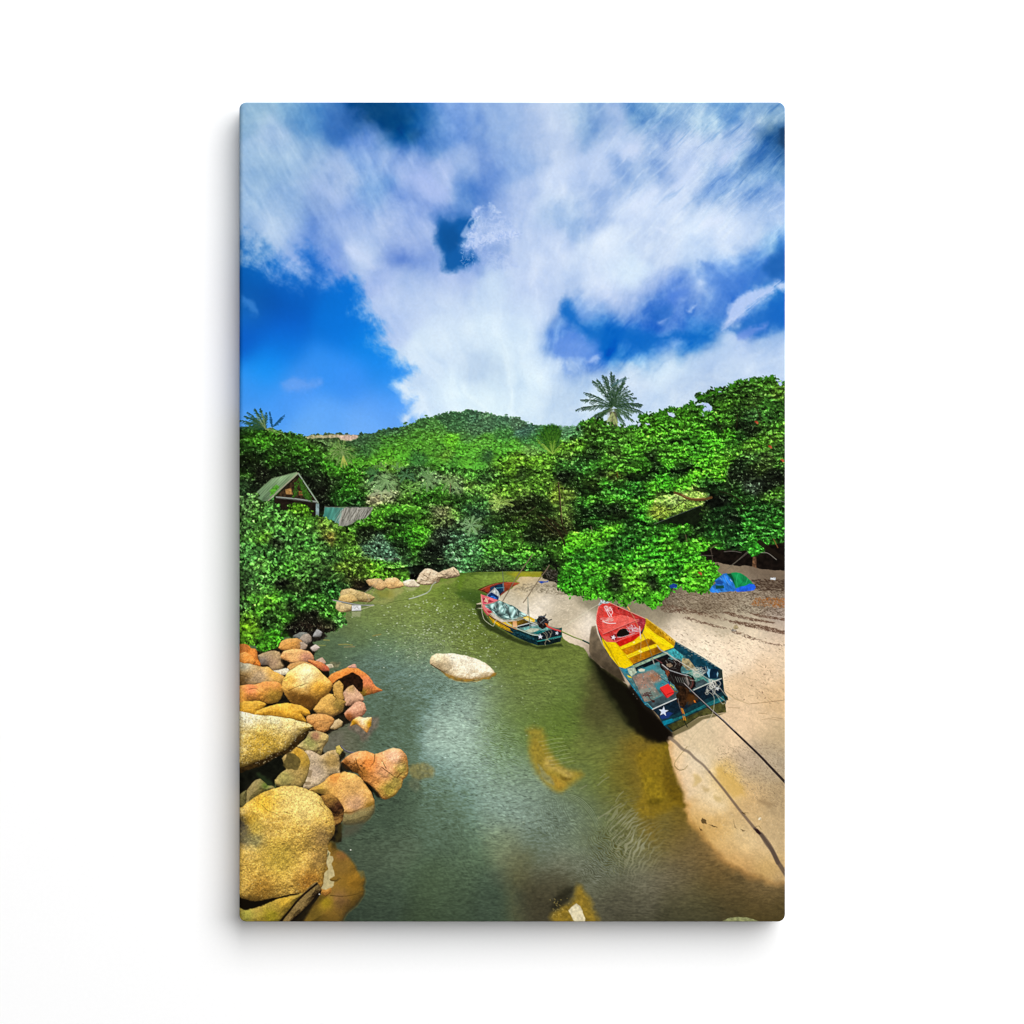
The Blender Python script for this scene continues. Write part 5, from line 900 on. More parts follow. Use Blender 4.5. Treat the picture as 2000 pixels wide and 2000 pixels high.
# boughs seen through the gaps
for s, w_ in (('b', 0),): pass
for c_, s, w_, k_ in (('a', '880,1640 760,1560 640,1500', 2., '2a2014'), ('a', '950,1900 900,1750 800,1640 720,1560', 3.4, '241c12'), ('a', '560,1400 460,1480 300,1600', 1.2, '4a4430'), ('a', '1630,940 1640,1010', 2, '5a3c18'), ('a', '1290,1650 1310,1720', 1.2, '8a8068'),
                      ('b', '560,330 600,400 640,470', 1.4, '241c10'), ('b', '740,330 735,430', 1.3, '2a2012'), ('b', '610,900 700,930 800,1000', 2.2, '1c150e'), ('b', '860,250 900,330 920,420', 1.2, '2c2414'), ('c', '540,540 570,510 590,505', 1.4, '6c6044'), ('c', '360,430 370,480', 1.4, '6a5c40'),
                      ('c', '550,540 556,600 560,640', 1.6, '3c342c'), ('c', '820,550 740,620 670,680', 1.2, '6a6458'), ('b', '1020,960 1090,980', 1., '8a8a80')):
    line(P(c_, s), k_, w_, None, .85, True)
for s in ('b 980,570', 'b 880,390', 'b 1070,670', 'c 465,710'):
    c_, s = s.split(); q = P(c_, s)[0]; leaves([q[0], q[0] + 2], [q[1], q[1] + 2], [3.4, 2.6], [2.2, 2], [.3, 1.], np.array([col('a8402c'), col('c05a3a')]), None, .85)
# bare limb and tile gap drawn again over the leaves
line(P('D', '1150,1310 1200,1330 1240,1352 1300,1362 1360,1358 1410,1345'), '5a4022', 4.2, bough, smooth=True); line(P('D', '1200,1326 1240,1345 1300,1353 1360,1350'), '9a7448', 1.3, bough, smooth=True)

# sky seen through the thin tops, and sprays standing clear of the crown
for c_, s, k_ in (('b', '225,318 262,322 285,345 262,358 236,345', 'c2d1ee'), ('b', '478,248 520,252 552,272 560,300 540,318 505,322 482,300', 'b6c8ec'), ('b', '10,400 30,395 22,420 5,430', 'c4d2ee'), ('b', '1040,100 1070,92 1085,110 1050,125', 'b0c4ec'), ('b', '60,402 95,398 100,408 70,412', 'c4d2ee'), ('b', '600,160 625,165 612,178', 'b8caec'), ('b', '480,322 500,330 490,352', 'c4d2ee')):
    poly(P(c_, s), k_, .8, 0, 1.6, 4, 5)
def spray(c, s, n=7, leaf=1.9, colr=('2f6a14', '3c7c18', '1f4410'), seed=0):
    r = np.random.RandomState(seed); p = P(c, s); line(p, '2a3014', .9, canopy, .9)
    for q in curve(p, 5, False):
        k = n; leaves(q[0] + r.randn(k) * 2.1, q[1] + r.randn(k) * 1.5, leaf * (.6 + .6 * r.rand(k)), leaf * .5 * np.ones(k), r.rand(k) * 3, np.array([col(colr[i % 3]) for i in range(k)]), canopy)
for k, s in enumerate(('600,180 540,185 480,210 450,212', '600,150 580,148', '700,140 690,120 720,125', '850,90 845,72', '1000,75 990,60 1005,55', '900,80 915,68', '430,290 405,260 410,240', '470,300 490,275', '360,300 355,280 375,272', '250,310 245,292 262,288', '200,325 195,312', '300,320 320,305',
                       '25,352 60,348', '130,350 150,338', '500,330 520,318', '770,100 760,85', '950,78 960,66', '1085,105 1090,95')): spray('b', s, 5, 2., seed=k)
for k, s in enumerate(('1170,320 1160,305', '1280,290 1300,275', '1750,380 1830,350 1860,345', '1400,300 1440,290')): spray('a', s, 5, 2., seed=30 + k)
# ---------------------------------------------------------------- boulders
def rock(c, s, base, light=None, dark=None, r=None, label=None, spots=(), lx=-.25, ly=-.75, rough=1., seed=0, f=.8, wob=1.0, sub=0., name='printed_boulder', grain=1., pt=None, soften=0.):
    """rounded stone: relief from the outline, sun from above; spots = (x, y, colour, radius) stains"""
    if pt is None: pt = part(name, None, (label + ' in the printed picture') if label else None)
    p0 = P(c, s); p = curve(p0, 4); q0 = np.repeat(p0, 4, 0); q1 = np.repeat(np.roll(p0, -1, 0), 4, 0); tt = np.tile(np.arange(4) / 4, len(p0))[:, None]; p = p * .3 + (q0 + (q1 - q0) * tt) * .7
    sl = box(p, f + wob + 2)
    if sl is None: return pt
    x, y = XX[sl], YY[sl]
    d = sdf(p, sl, wob, 9, seed + 1) + 1.3
    ext = min(np.ptp(p[:, 0]), np.ptp(p[:, 1])); R_ = r or ext * .42
    t = np.clip(d / R_, 0, 1); h = np.sqrt(np.clip(1 - (1 - t) ** 2, 0, 1)) * R_ * .62
    h = h + rough * (fbm(x, y, ext * .45 + 6, 3, seed + 2) * ext * .07 + fbm(x, y, 13, 3, seed + 8) * .8 * grain + fbm(x, y, 6, 3, seed + 3) * .6 * grain + fbm(x, y, 2.4, 2, seed + 4) * .24 * grain)
    gy, gx = np.gradient(h); nz = 1 / np.sqrt(gx * gx + gy * gy + 1); nx, ny = -gx * nz, -gy * nz
    lz = math.sqrt(max(.05, 1 - lx * lx - ly * ly)); sh = nx * lx + ny * ly + nz * lz
    sh = np.clip(.56 + (sh - lz) * .60, 0, 1)
    b = col(base); li = col(light) if light is not None else np.clip(b * 1.3 + .08, 0, 1); dk = col(dark) if dark is not None else b * .38
    sh3 = sh[..., None]
    cc = np.where(sh3 > .5, b + (li - b) * np.clip((sh3 - .5) * 2.1, 0, 1), dk + (b - dk) * np.clip(sh3 * 2, 0, 1))
    cc = cc * 1.12 + .015
    for sx, sy, sc_, sr in spots:
        q = P(c, f'{sx},{sy}')[0]; k = np.exp(-(((x - q[0]) ** 2 + (y - q[1]) ** 2) / (2 * (sr / CROPS[c][2]) ** 2)) * (1 + .5 * fbm(x, y, 8, 2, seed + 9)))
        tgt = col(sc_) * (.62 + .76 * sh3)
        cc = cc + (tgt - cc) * np.clip(k * 1.1, 0, .9)[..., None]
    cc = cc * (1 + .10 * fbm(x, y, 3.2, 2, seed + 6) * grain + .09 * fbm(x, y, 18, 3, seed + 7))[..., None]
    sp_ = np.random.RandomState(seed).randn(*x.shape).astype(np.float32); sp_ = (sp_ + np.roll(sp_, 1, 0) + np.roll(sp_, 1, 1)) / 1.73; cc = cc * (1 + .05 * grain * sp_)[..., None]
    m = sm(-f, f, d)
    if sub: m = m * (1 - sub)
    put(sl, m, cc, pt)
    return pt
def crack(c, s, color='3a2410', w=1.1, op=.8): line(P(c, s), color, w, None, op, True, w2=.5)
def shadow(c, s, op=.7, f=3, color='14100a'): poly(P(c, s), color, f, None, 2, 6, 30, op, smooth=True)

gap = part('printed_shadow', None, 'dark gaps between the boulders in the printed picture')
poly(np.vstack([P('E', '-60,1150 300,1250 480,1180 700,1060 900,1040 960,1200 920,1320 1080,1400 1130,1500 1120,1600 1300,1640 1540,1790 1560,1880 1500,1960'), P('F', '1480,100 1380,200 1180,300 1000,420 1080,600 1260,560 1300,860 1650,900 1700,1150 1300,1300 1290,1500 1280,1700 1150,1700 1100,1800'),
                P('S', '620,1740 600,1830 440,1830')]), '1b1710', 2, gap, 3, 9, 31, tex=.6, tsc=7)
poly(P('F', '-60,700 300,640 560,540 700,560 500,900 430,1000 250,900 100,1000 -60,1260'), '12130d', 2, gap, 2, 9, 32, tex=.5, tsc=8)
haze('F', '200,840 330,880 430,990 380,1040 300,960', '2c3a20', 3, .7, 3, 8)
poly(P('E', '700,1000 900,980 1050,960 1100,1060 1000,1100 900,1130 850,1180'), '211d18', 2, gap, 2, 5, 33, tex=.6, tsc=4)
# far bank stones
rock('H', '-110,400 -90,330 20,312 60,328 120,380 130,408 80,430 0,442 -60,440', 'cfa66c', 'ead0a0', '5c4428', label='tan boulder at the far bend of the bank', seed=101, rough=.8)
rock('E', '1600,345 1700,325 1780,330 1830,370 1850,420 1780,460 1700,430 1640,400', 'c09a66', 'dcbf90', '4c3a24', label='tan stone under the twigs of the far bank', seed=102, rough=.8)
rock('H', '132,362 200,336 262,342 328,402 310,420 200,420 155,402', 'c8b89c', 'e8dcc8', '5c4c3c', label='smooth pale stone at the far waterline', seed=103, rough=.5)
rock('H', '300,362 345,260 400,205 470,205 560,245 600,290 570,365 440,390 350,388', 'bca688', 'e0d0b4', '4f3f2c', label='jagged pale stones below the bright bush', seed=104, rough=2.2)
rock('H', '560,262 640,222 700,205 760,185 820,230 832,278 740,308 640,312 580,302', 'b49e80', 'd8c4a0', '4a3a2a', label='cracked pale stones at the river bend', seed=105, rough=2.2)
for s in ('380,270 430,300 480,340', '350,330 420,350 520,350', '470,240 450,300', '600,260 660,270 720,250', '640,300 700,270', '760,200 790,240 820,270'): crack('H', s, '3c2e20', 1.3)
rock('E', '1290,470 1400,450 1560,500 1700,555 1640,610 1500,600 1380,560 1280,540', 'a8905c', 'cbb484', '4a3a20', label='low mossy stone ledge on the left bank', seed=106, rough=1.6)
rock('E', '1258,592 1290,540 1390,515 1440,540 1480,600 1380,620 1290,615', 'b8985c', 'd8bc80', '4a3a20', label='rounded tan stone on the left bank ledge', seed=107)
rock('E', '1230,610 1340,640 1410,660 1400,720 1280,740 1220,700', 'b09a6c', 'd0bc90', '55452c', label='flat stone by the white box', seed=108)
line(P('E', '1180,590 1290,612 1440,642 1560,656 1690,654'), 'a0a09c', 2.2, part('printed_pipe', None, 'grey pipe lying along the bank above the white box in the printed picture')); line(P('E', '1280,618 1440,650 1600,662'), '4c4c48', .9)
bx_ = part('printed_box', None, 'small white box at the water edge in the printed picture')
poly(P('E', '1415,655 1530,655 1532,722 1415,726'), 'dcdcdc', .7, bx_, tex=.15, tsc=3); line(P('E', '1415,728 1532,724'), '55504c', 1.2); line(P('E', '1440,700 1480,670 1500,705'), 'a09c98', .9)
line(P('E', '1532,705 1620,680 1690,655'), 'c8c4a0', .9); line(P('E', '1590,640 1640,570 1720,400 1745,330'), 'a89878', .9, None, .7); line(P('E', '1570,500 1650,440 1720,370'), 'b0a898', .9, None, .7); line(P('E', '1600,520 1640,600'), 'b8b09c', .9, None, .6)
tb = part('printed_pipe', None, 'pale bent hose floating at the far bank in the printed picture')
line(P('H', '200,575 260,560 330,535 420,500 465,465 485,420 500,395 540,360'), 'a8b09c', 1.8, tb, .95, True); line(P('H', '200,576 330,541 430,502'), 'e0e4d8', .8, None, .8, True); line(P('H', '-60,625 60,600 200,577'), '3c4c20', 1, None, .7, True)

# left bank boulders, far to near
rock('E', '680,1050 760,1005 850,1008 830,1035 790,1050 765,1085 720,1070', '5f625c', '8c8c84', '20201c', label='dark grey stone at the foot of the bush', seed=110)
rock('E', '765,1080 800,1035 860,1015 900,1060 905,1108 850,1140 790,1112', '87786a', 'a89c8c', '35302a', label='rounded brown-grey stone beside the bush', seed=111)
rock('E', '935,1040 978,968 1035,1000 1012,1045', '8a8784', 'b8b8b4', '3a3834', label='small angular grey stone at the waterline', seed=112, grain=.6)
rock('E', '895,1192 960,1155 1005,1188 970,1220 925,1232', 'b4a498', 'd8ccc0', '5c5048', label='small pale stone in the water', seed=113, grain=.6); shadow('E', '890,1190 920,1235 990,1225 930,1250 880,1230', .6, 1.5)
rock('E', '500,1190 530,1120 600,1085 720,1075 770,1100 805,1140 785,1200 680,1225 560,1215', 'bf8640', 'd8a460', '6a4420', label='ochre boulder nearest the bush', seed=114, spots=((790, 1150, 'a07850', 40),))
rock('E', '770,1130 805,1130 850,1160 830,1200 780,1205', '9a8470', 'b8a894', '4a3c30', label='little grey-brown stone behind the ochre boulder', seed=115)
rock('E', '240,1290 330,1250 430,1230 500,1250 520,1320 560,1420 520,1475 430,1478 370,1400 280,1400', '9c8058', 'bca478', '3a2e20', label='dull brown sloping rock below the bush', seed=116, spots=((300, 1370, '7c7068', 60), (420, 1380, 'b09070', 60)))
rock('E', '-60,1170 60,1152 110,1165 148,1205 195,1212 222,1255 228,1330 262,1400 255,1436 180,1410 100,1375 -60,1350', 'bc6a24', 'dc9048', '5a2c10', label='rusty orange rock at the left edge', seed=117, spots=((60, 1190, '9a5c2c', 50), (190, 1270, 'd8843c', 50)))
rock('E', '-60,1290 10,1270 80,1252 150,1290 195,1360 160,1400 60,1390 -60,1390', 'd08438', 'eaa860', '6a3814', label='orange boulder lying against the rusty rock', seed=118)
rock('E', '430,1490 520,1470 615,1452 625,1480 600,1520 500,1532', 'c0b498', 'e0d8c4', '6a6050', label='whitish flat stone behind the big round boulder', seed=119)
rock('E', '-60,1380 60,1390 150,1400 240,1430 370,1440 440,1500 560,1555 570,1620 530,1700 300,1690 150,1680 -60,1700', 'b48640', 'd4ac6c', '4a3418', label='long sloping tan slab at the left edge', seed=120, spots=((60, 1400, 'a09c88', 90), (60, 1610, '5c4424', 80), (420, 1500, 'd8a040', 70), (250, 1560, 'b89c78', 90)))
crack('E', '0,1530 60,1545 150,1580', '2c1c0c'); crack('E', '200,1640 330,1620', '5a3c1c')
rock('E', '528,1300 560,1240 660,1215 780,1215 870,1240 922,1290 932,1340 860,1365 730,1372 640,1362 560,1330', 'cc9054', 'ecc088', '6a4424', label='flat-topped salmon boulder', seed=121, spots=((700, 1250, 'e0ac6c', 90), (850, 1320, 'c4886c', 60)))
shadow('E', '530,1330 600,1380 700,1385 640,1430 590,1440 540,1390', .85, 2)
rock('E', '608,1440 650,1395 750,1368 860,1380 980,1430 960,1470 800,1420 660,1465', 'b08044', 'd0a068', '4c3418', label='brown rock wedged behind the big round boulder', seed=122)
rock('E', '970,1352 1040,1315 1078,1370 1060,1390', 'b0907c', 'd0b09c', '5c4438', label='small pink stone', seed=123)
rock('E', '1100,1405 1160,1400 1175,1430 1120,1450', 'b0a488', 'd0c8b0', '5c5444', label='small pale stone at the water edge beside the red rock', seed=124)
rock('E', '868,1352 950,1356 1040,1380 1108,1430 1122,1478 1050,1482 960,1425', 'c4703a', 'e09860', '6a2c1c', label='reddish slab beside the big round boulder', seed=125, spots=((1090, 1450, 'b05840', 40),)); shadow('E', '960,1430 1050,1485 1120,1482 1080,1530 1020,1500', .8, 2)
ar = rock('E', '1125,1570 1160,1530 1300,1470 1380,1432 1440,1432 1500,1470 1600,1528 1662,1600 1705,1680 1790,1728 1700,1752 1600,1782 1540,1792 1420,1740 1280,1700 1170,1650', 'cc7630', 'ea9c50', '7a3c1c', r=9, label='arched orange rock with a dark hollow at the water', seed=126, spots=((1600, 1650, 'c8744c', 90), (1560, 1760, '7a6420', 50), (1650, 1770, 'a0602c', 40)))
poly(P('E', '1170,1645 1230,1590 1310,1550 1420,1500 1500,1532 1556,1590 1556,1690 1545,1745 1500,1745 1440,1680 1380,1690 1310,1760 1250,1700'), '22140c', 1, part('printed_hollow', ar), 1, 6, 34, tex=.5, tsc=4)
rock('E', '1370,1432 1420,1402 1452,1402 1462,1440 1430,1435', 'c08c78', 'd8a890', '5c3c34', label='small pink stone on top of the arched rock', seed=127)
rock('E', '-60,1710 60,1660 200,1660 330,1620 480,1622 545,1690 525,1800 480,1870 350,1885 250,1850 120,1860 60,1960 -60,1960', 'cc8a34', 'ecac60', '5a3814', label='lumpy orange-topped boulder at the left edge', seed=128, spots=((150, 1700, 'd88050', 70), (400, 1650, 'd88a50', 80), (440, 1800, 'a88030', 80)))
crack('E', '120,1710 200,1700 260,1740', '5a3010'); crack('E', '300,1860 350,1800 420,1760', '5a3c14')
big = rock('E', '540,1700 560,1590 620,1500 720,1430 800,1392 920,1412 1000,1480 1080,1560 1150,1622 1170,1680 1115,1760 1045,1815 970,1900 900,1960 800,1960 650,1870 590,1790', 'd6a046', 'f6dc9c', '5c3a14', r=30, label='big round golden boulder with a straight crack', seed=129, ly=-.8, spots=((850, 1540, 'f2dca4', 110), (660, 1800, '7a5220', 60), (880, 1880, '70481c', 90), (1000, 1700, 'd89c38', 80), (800, 1850, '6a4418', 60), (620, 1600, 'e0ac50', 60)))
crack('E', '620,1730 700,1690 850,1630', '4a2c0c', 1.4); crack('E', '770,1672 860,1628', '4a2c0c', 1.1); crack('E', '950,1620 1010,1590', '8a6430', .9); crack('E', '560,1590 640,1550', '6a4414', 1); crack('E', '960,1800 1030,1770', '4a2c0c', 1)
rock('E', '1185,1680 1210,1630 1260,1608 1297,1650 1300,1730 1312,1832 1260,1842 1200,1785', 'b08640', 'd0a860', '4a3414', label='upright narrow tan stone by the arched rock', seed=130)
rock('E', '1310,1765 1370,1695 1430,1668 1470,1720 1540,1790 1557,1850 1500,1892 1340,1912 1330,1830', 'c09474', 'dcb494', '5a3c2c', label='pinkish stone in front of the arched rock', seed=131, spots=((1400, 1690, 'a08050', 40),))
rock('E', '940,1970 960,1930 1040,1832 1130,1772 1200,1792 1260,1842 1332,1872 1320,1912 1290,1990 1150,2060 1000,2020', 'b88a40', 'dcac5c', '46301a', label='tan boulder with a split below the big round boulder', seed=132, spots=((1130, 1800, 'c89c50', 70), (1250, 1900, '8a7034', 50)))
crack('E', '1180,1785 1220,1830 1150,1900', '30200c', 1.6)
rock('F', '-60,-20 60,-60 250,-70 330,-30 230,60 200,100 90,80 -60,85', 'c8922c', 'e4b450', '6a4814', label='yellow rock behind the pale slab', seed=133)
rock('F', '195,105 230,55 400,-10 600,-40 780,-10 862,50 882,92 850,112 780,85 832,182 700,155 560,132 380,115', 'd2982c', 'f0c058', '6a4814', label='flat golden rock behind the pale slab', seed=134)
crack('F', '780,80 830,180', '4a2c0c', 1.2)
rock('F', '1330,82 1400,5 1470,-60 1560,-50 1592,40 1540,112 1450,152 1390,175 1345,130', 'c48c6c', 'e0ac8c', '5a3424', label='pink block at the water edge', seed=135, spots=((1380, 130, '8a4c24', 40),))
rock('F', '1150,272 1182,190 1250,155 1292,190 1280,242 1200,278', 'b4986c', 'd4bc90', '5c4828', label='small tan stone beside the ribbed stone', seed=136)
rock('F', '850,132 930,100 1050,96 1150,130 1192,160 1160,222 1110,292 1060,316 980,302 920,250 855,182', 'b47c40', 'd4a468', '4a2c14', label='ribbed brown stone at the tip of the pale slab', seed=137, spots=((1080, 170, 'c89050', 60),))
crack('F', '900,230 980,180 1080,170 1170,165', '7a4c20', 1); crack('F', '950,280 1000,230 1100,210', '7a4c20', 1)
w_ = rock('F', '1400,235 1430,172 1500,128 1560,142 1655,142 1650,232 1600,318 1540,262 1480,212', 'e0a050', 'f8dca8', '8a5420', label='glowing orange stone breaking the water', seed=138, spots=((1570, 180, 'f0d8b0', 50), (1640, 220, 'd8a020', 30), (1440, 200, 'b88418', 30)))
rock('F', '735,495 800,440 850,400 880,332 970,305 1050,330 1112,362 1112,432 1050,505 1020,600 900,562 800,542', 'a88e58', 'ccb484', '4f4024', label='pale mossy stone under the pale slab', seed=139, rough=1.8, spots=((900, 440, '8c8a4c', 70), (1060, 380, 'c8ac68', 50), (960, 370, '9a6c50', 40)))
crack('F', '900,550 960,560 1010,530', '2c1c10', 2); crack('F', '940,590 1010,550 1020,610', '2c1c10', 2)
rock('F', '820,560 900,555 1020,620 1120,570 1212,545 1245,600 1266,760 1262,832 1150,852 1080,922 1000,982 880,1032 810,1022 812,930 850,850 880,720', 'b09a78', 'd0bca0', '5a4a34', r=14, label='dull beige rock behind the orange egg-shaped boulder', seed=140, spots=((1160, 680, '9a7c44', 90), (960, 820, 'c4ac90', 80), (900, 600, 'c0a888', 60)))
for s in ('880,790 920,800 900,890 850,880', '820,940 900,945 900,975 830,985', '900,1020 980,980 1040,960 960,1020'): poly(P('F', s), '8a7454', 1, None, 1, 4, 35, .8)
rock('F', '1225,570 1222,510 1265,490 1300,540 1290,590 1260,600', 'a08c40', 'c0ac60', '3a3014', label='small mossy stone beside the curved stick', seed=141)
line(P('F', '1275,490 1310,530 1360,565 1420,578 1470,575'), '4c4850', 3, part('printed_branch', None, 'dark curved stick between the boulders in the printed picture'), 1, True); line(P('F', '1280,492 1330,540 1400,568 1440,572'), 'a8a8b0', .9, None, .7, True)
rock('F', '545,650 640,560 715,512 800,550 862,620 882,720 862,820 822,950 762,1008 600,1002 520,1012 462,985 455,925 540,830 600,790', 'a2864a', 'c4a870', '463a1c', r=18, label='olive boulder in the shade of the pale slab', seed=142, spots=((740, 580, 'c0902c', 60), (820, 700, 'ac8834', 60), (560, 900, '9c9050', 80)))
poly(P('F', '600,590 680,585 750,640 768,700 740,780 690,798 650,780 600,785 555,740 560,690 590,640'), '5c4f28', 1.3, None, 1.5, 5, 36, .88, tex=.3, tsc=4, smooth=True)
shadow('F', '455,960 520,1000 610,985 640,960 600,1020 480,1030', .5, 2)
rock('F', '75,1210 85,1100 110,1035 190,942 260,910 310,950 350,1000 420,1005 440,1030 300,1090 160,1180 100,1260', '7c6c40', '9c8c5c', '2c2810', label='small olive stone behind the giant boulder', seed=143, spots=((330, 990, '5c6c2c', 40),))
rock('F', '-60,1180 20,1100 85,1055 78,1180 60,1260 -60,1310', '5c5430', '7c7448', '1c1a0c', label='dark olive stone at the left edge', seed=144)
haze('F', '420,1000 440,960 435,1010 400,1050', '6a8048', 2, .7)
slab = rock('F', '-60,80 90,80 220,112 400,122 560,142 700,172 832,205 912,246 870,282 760,352 690,422 640,492 560,552 440,582 330,642 220,682 100,732 -60,770', 'c2a04c', 'ecdcb4', '4a3a18', r=34, label='long pale-topped slab pointing to the river', seed=145, ly=-.82, grain=1.4, spots=((120, 120, 'd4ccb0', 130), (450, 170, 'd8ccA0', 110), (300, 480, 'c8a03c', 150), (650, 240, 'd0b474', 90)))
poly(P('F', '-60,775 100,735 220,685 330,645 440,585 560,555 640,495 690,425 760,355 870,285 915,248 940,262 850,340 760,440 660,560 560,600 440,640 320,720 160,780 -60,860'), '33240f', 1.6, slab, 2, 8, 37, .93, tex=.5, tsc=5)
crack('F', '100,540 160,500 230,520 330,550', '6a4c18', 1.6, .5); crack('F', '330,545 400,560 500,500', '7a5c20', 1.2, .5)
egg = rock('F', '880,1050 1050,962 1130,882 1200,852 1330,822 1450,850 1522,900 1592,990 1652,1080 1692,1180 1692,1250 1640,1300 1500,1310 1400,1360 1300,1340 1290,1250 1200,1150 1100,1110', 'd29c4c', 'ecc078', '7a5424', r=26, label='orange egg-shaped boulder half in the water', seed=146, spots=((1200, 880, 'd88c40', 70), (1450, 1200, 'd0a078', 110), (1000, 1040, 'b08c3c', 70), (1650, 1260, '9a7428', 50), (1400, 1000, 'dca860', 90)))
rock('F', '1300,1340 1400,1355 1500,1305 1650,1260 1692,1240 1690,1320 1640,1400 1560,1455 1400,1485 1310,1475 1290,1400', '75643c', '8a7a4c', '453c24', r=30, seed=147, pt=egg, sub=.12, f=3)
crack('F', '1310,1330 1400,1330 1500,1290 1600,1250', '5a4014', 2, .6)
poly(P('F', '1300,1480 1420,1490 1560,1460 1500,1560 1380,1620 1290,1640'), '545040', 9, None, 3, 9, 38, .7)
rock('F', '1030,1130 1130,1108 1220,1150 1260,1200 1312,1292 1292,1432 1212,1492 1160,1420 1130,1300', '6c4a22', '9a7438', '20120a', label='crusty brown rock against the giant boulder', seed=148, rough=3.5, spots=((1120, 1160, '9a7034', 60), (1180, 1300, '2c1a10', 40), (1250, 1250, '4c2c1c', 40)))
frag = np.array([]) 
horn = rock('G', '640,-70 700,-130 800,-190 940,-215 1060,-170 1150,-200 1290,-245 1385,-232 1452,-150 1478,0 1460,90 1405,150 1390,222 1350,272 1290,350 1190,386 1140,362 1070,272 1010,212 920,152 880,100 850,60 760,20 690,0', 'd08a44', 'f4c08c', '5a3414', r=26, label='craggy salmon-orange boulder at the water', seed=149, rough=1.9,
            spots=((700, -60, '8a5424', 50), (1000, -40, 'd47c38', 90), (1200, 40, 'e0a070', 90), (1240, 270, 'a8943c', 80), (1400, 0, 'b09c48', 70), (1300, -150, 'e4b08c', 80), (900, 60, 'a86c2c', 60), (1330, 180, 'b8a04c', 60), (820, 20, '7a4c20', 50)))
for s in ('820,-120 840,-40 900,60 910,150', '1150,-10 1230,50 1300,100 1340,120', '1340,120 1400,60 1460,40', '1200,0 1150,-100', '1060,-170 1050,-80 1000,-20'): crack('G', s, '3a2008', 1.6, .8)
shadow('G', '920,160 1010,215 1075,275 1130,360 1080,360 1030,290 960,230', .85, 2.5); shadow('F', '1285,700 1350,740 1440,830 1330,810 1270,830', .8, 2.5); shadow('F', '1280,560 1330,590 1310,650 1270,680', .85, 2)
for k in range(120):
    q = P('G', f'{650+rng.rand()*280:.0f},{-90+rng.rand()*220:.0f}')[0]
    if pid[int(q[1]-Y0), int(q[0]-X0)] == horn: leaves([q[0]], [q[1]], [1.3 * rng.rand() + .5], [.7], [rng.rand() * 3], np.array([col('3c200c')]), None, .6)
# submerged shelf and white streak
shelf = rock('G', '470,960 500,930 545,945 580,1020 665,1062 742,1142 812,1232 830,1290 900,1310 932,1420 915,1485 925,1540 900,1610 820,1722 700,1822 600,1990 150,1990 300,1700 380,1560 390,1480 420,1200 450,1000', '76581f', '94742c', '3c2e14', r=40, label='brown submerged shelf beside the giant boulder', seed=150, grain=.5, rough=.6, f=4,
             spots=((640, 1090, '8a5c34', 60), (650, 1250, '80612a', 90), (800, 1420, '8a6420', 90), (600, 1650, '7a5a34', 90), (300, 1850, '5c4a1c', 90), (450, 1690, '86701c', 60), (560, 1000, '6a5020', 50)))
crack('G', '500,1600 650,1610 800,1590 930,1540', '3a2a10', 1.6, .7); shadow('G', '480,1400 540,1410 620,1380 560,1430 500,1430', .5, 3)
haze('G', '560,1000 640,830 660,700 600,740 550,900 500,930', '3a3318', 4, .8, 3, 8); haze('G', '900,1310 920,1350 900,1400 850,1320', '5c6244', 3, .6)
wt = part('printed_streak', shelf, 'pale sunlit streak on the submerged shelf')
poly(P('G', '470,1028 500,1060 492,1098 530,1108 538,1160 515,1200 530,1260 552,1300 552,1350 490,1400 500,1420 552,1425 540,1480 510,1510 450,1535 385,1512 412,1440 410,1345 450,1290 475,1268 430,1180 436,1110'), 'c6b684', 1, wt, 1.2, 5, 39, .95, tex=.12, tsc=4)
poly(P('G', '478,1050 485,1080 470,1120 450,1165 465,1130 462,1090'), '6a6a48', .8); crack('G', '440,1180 470,1250', '5a3c20', 1.4)
rock('G', '385,1520 450,1540 500,1510 500,1560 440,1605 390,1570', '9a6a2c', 'c08c44', '5a3814', seed=151, pt=shelf)
# the giant boulder and the two below it
giant = rock('F', '-60,1330 30,1270 160,1170 300,1080 420,1042 560,1002 700,1000 822,1032 942,1080 1012,1132 1062,1222 1142,1312 1182,1402 1196,1522 1182,1602 1122,1682 1100,1760 1094,1880 1085,1973 1062,2103 1040,2240 985,2330 850,2370 700,2420 500,2450 250,2440 100,2440 -60,2400', 'be9844', 'e8ca84', '463414', r=58, label='giant golden boulder filling the lower left corner', seed=152, grain=1.5, ly=-.7, lx=-.1,
             spots=((830, 1230, 'e4c474', 150), (50, 1480, '3c3a38', 80), (60, 1570, '403c38', 80), (60, 1650, '58503c', 80), (200, 1680, '8c8458', 80), (300, 1200, 'd8a838', 120), (1050, 1650, 'b08c50', 90), (500, 1900, 'c0a040', 160), (150, 1420, 'a8842c', 60), (900, 2200, 'a8742c', 120), (300, 2300, 'a87c30', 120), (1000, 1900, 'b08a48', 90), (220, 1520, 'b09440', 70)))
for s, o_ in (('280,1230 350,1300 450,1340 540,1400', .6), ('560,1320 640,1345', .7), ('1000,1200 1050,1260 1090,1300', .6), ('450,1120 560,1100 650,1140', .45), ('480,1560 540,1590 620,1540', .5), ('740,1560 850,1600 920,1550', .5), ('1190,1550 1150,1600', .6)): crack('F', s, '3c2c08', 1.2, o_)
crack('Q', '420,922 480,918 540,905', '4a3810', 1.3, .6); crack('Q', '640,200 560,280 500,330', '7a5c14', 1, .5)
r = np.random.RandomState(31)
for k in range(450):
    q = np.array([r.uniform(467, 655), r.uniform(1540, 1765)])
    if pid[min(H-1, int(q[1]-Y0)), min(W-1, int(q[0]-X0))] != giant: continue
    leaves([q[0]], [q[1]], [.7 + 1.1 * r.rand()], [.65], [-.5 + r.randn() * .35], np.array([col(('6a5420', 'f4e4a0', '7a6028', 'e8cc70')[k % 4])]), None, .45)
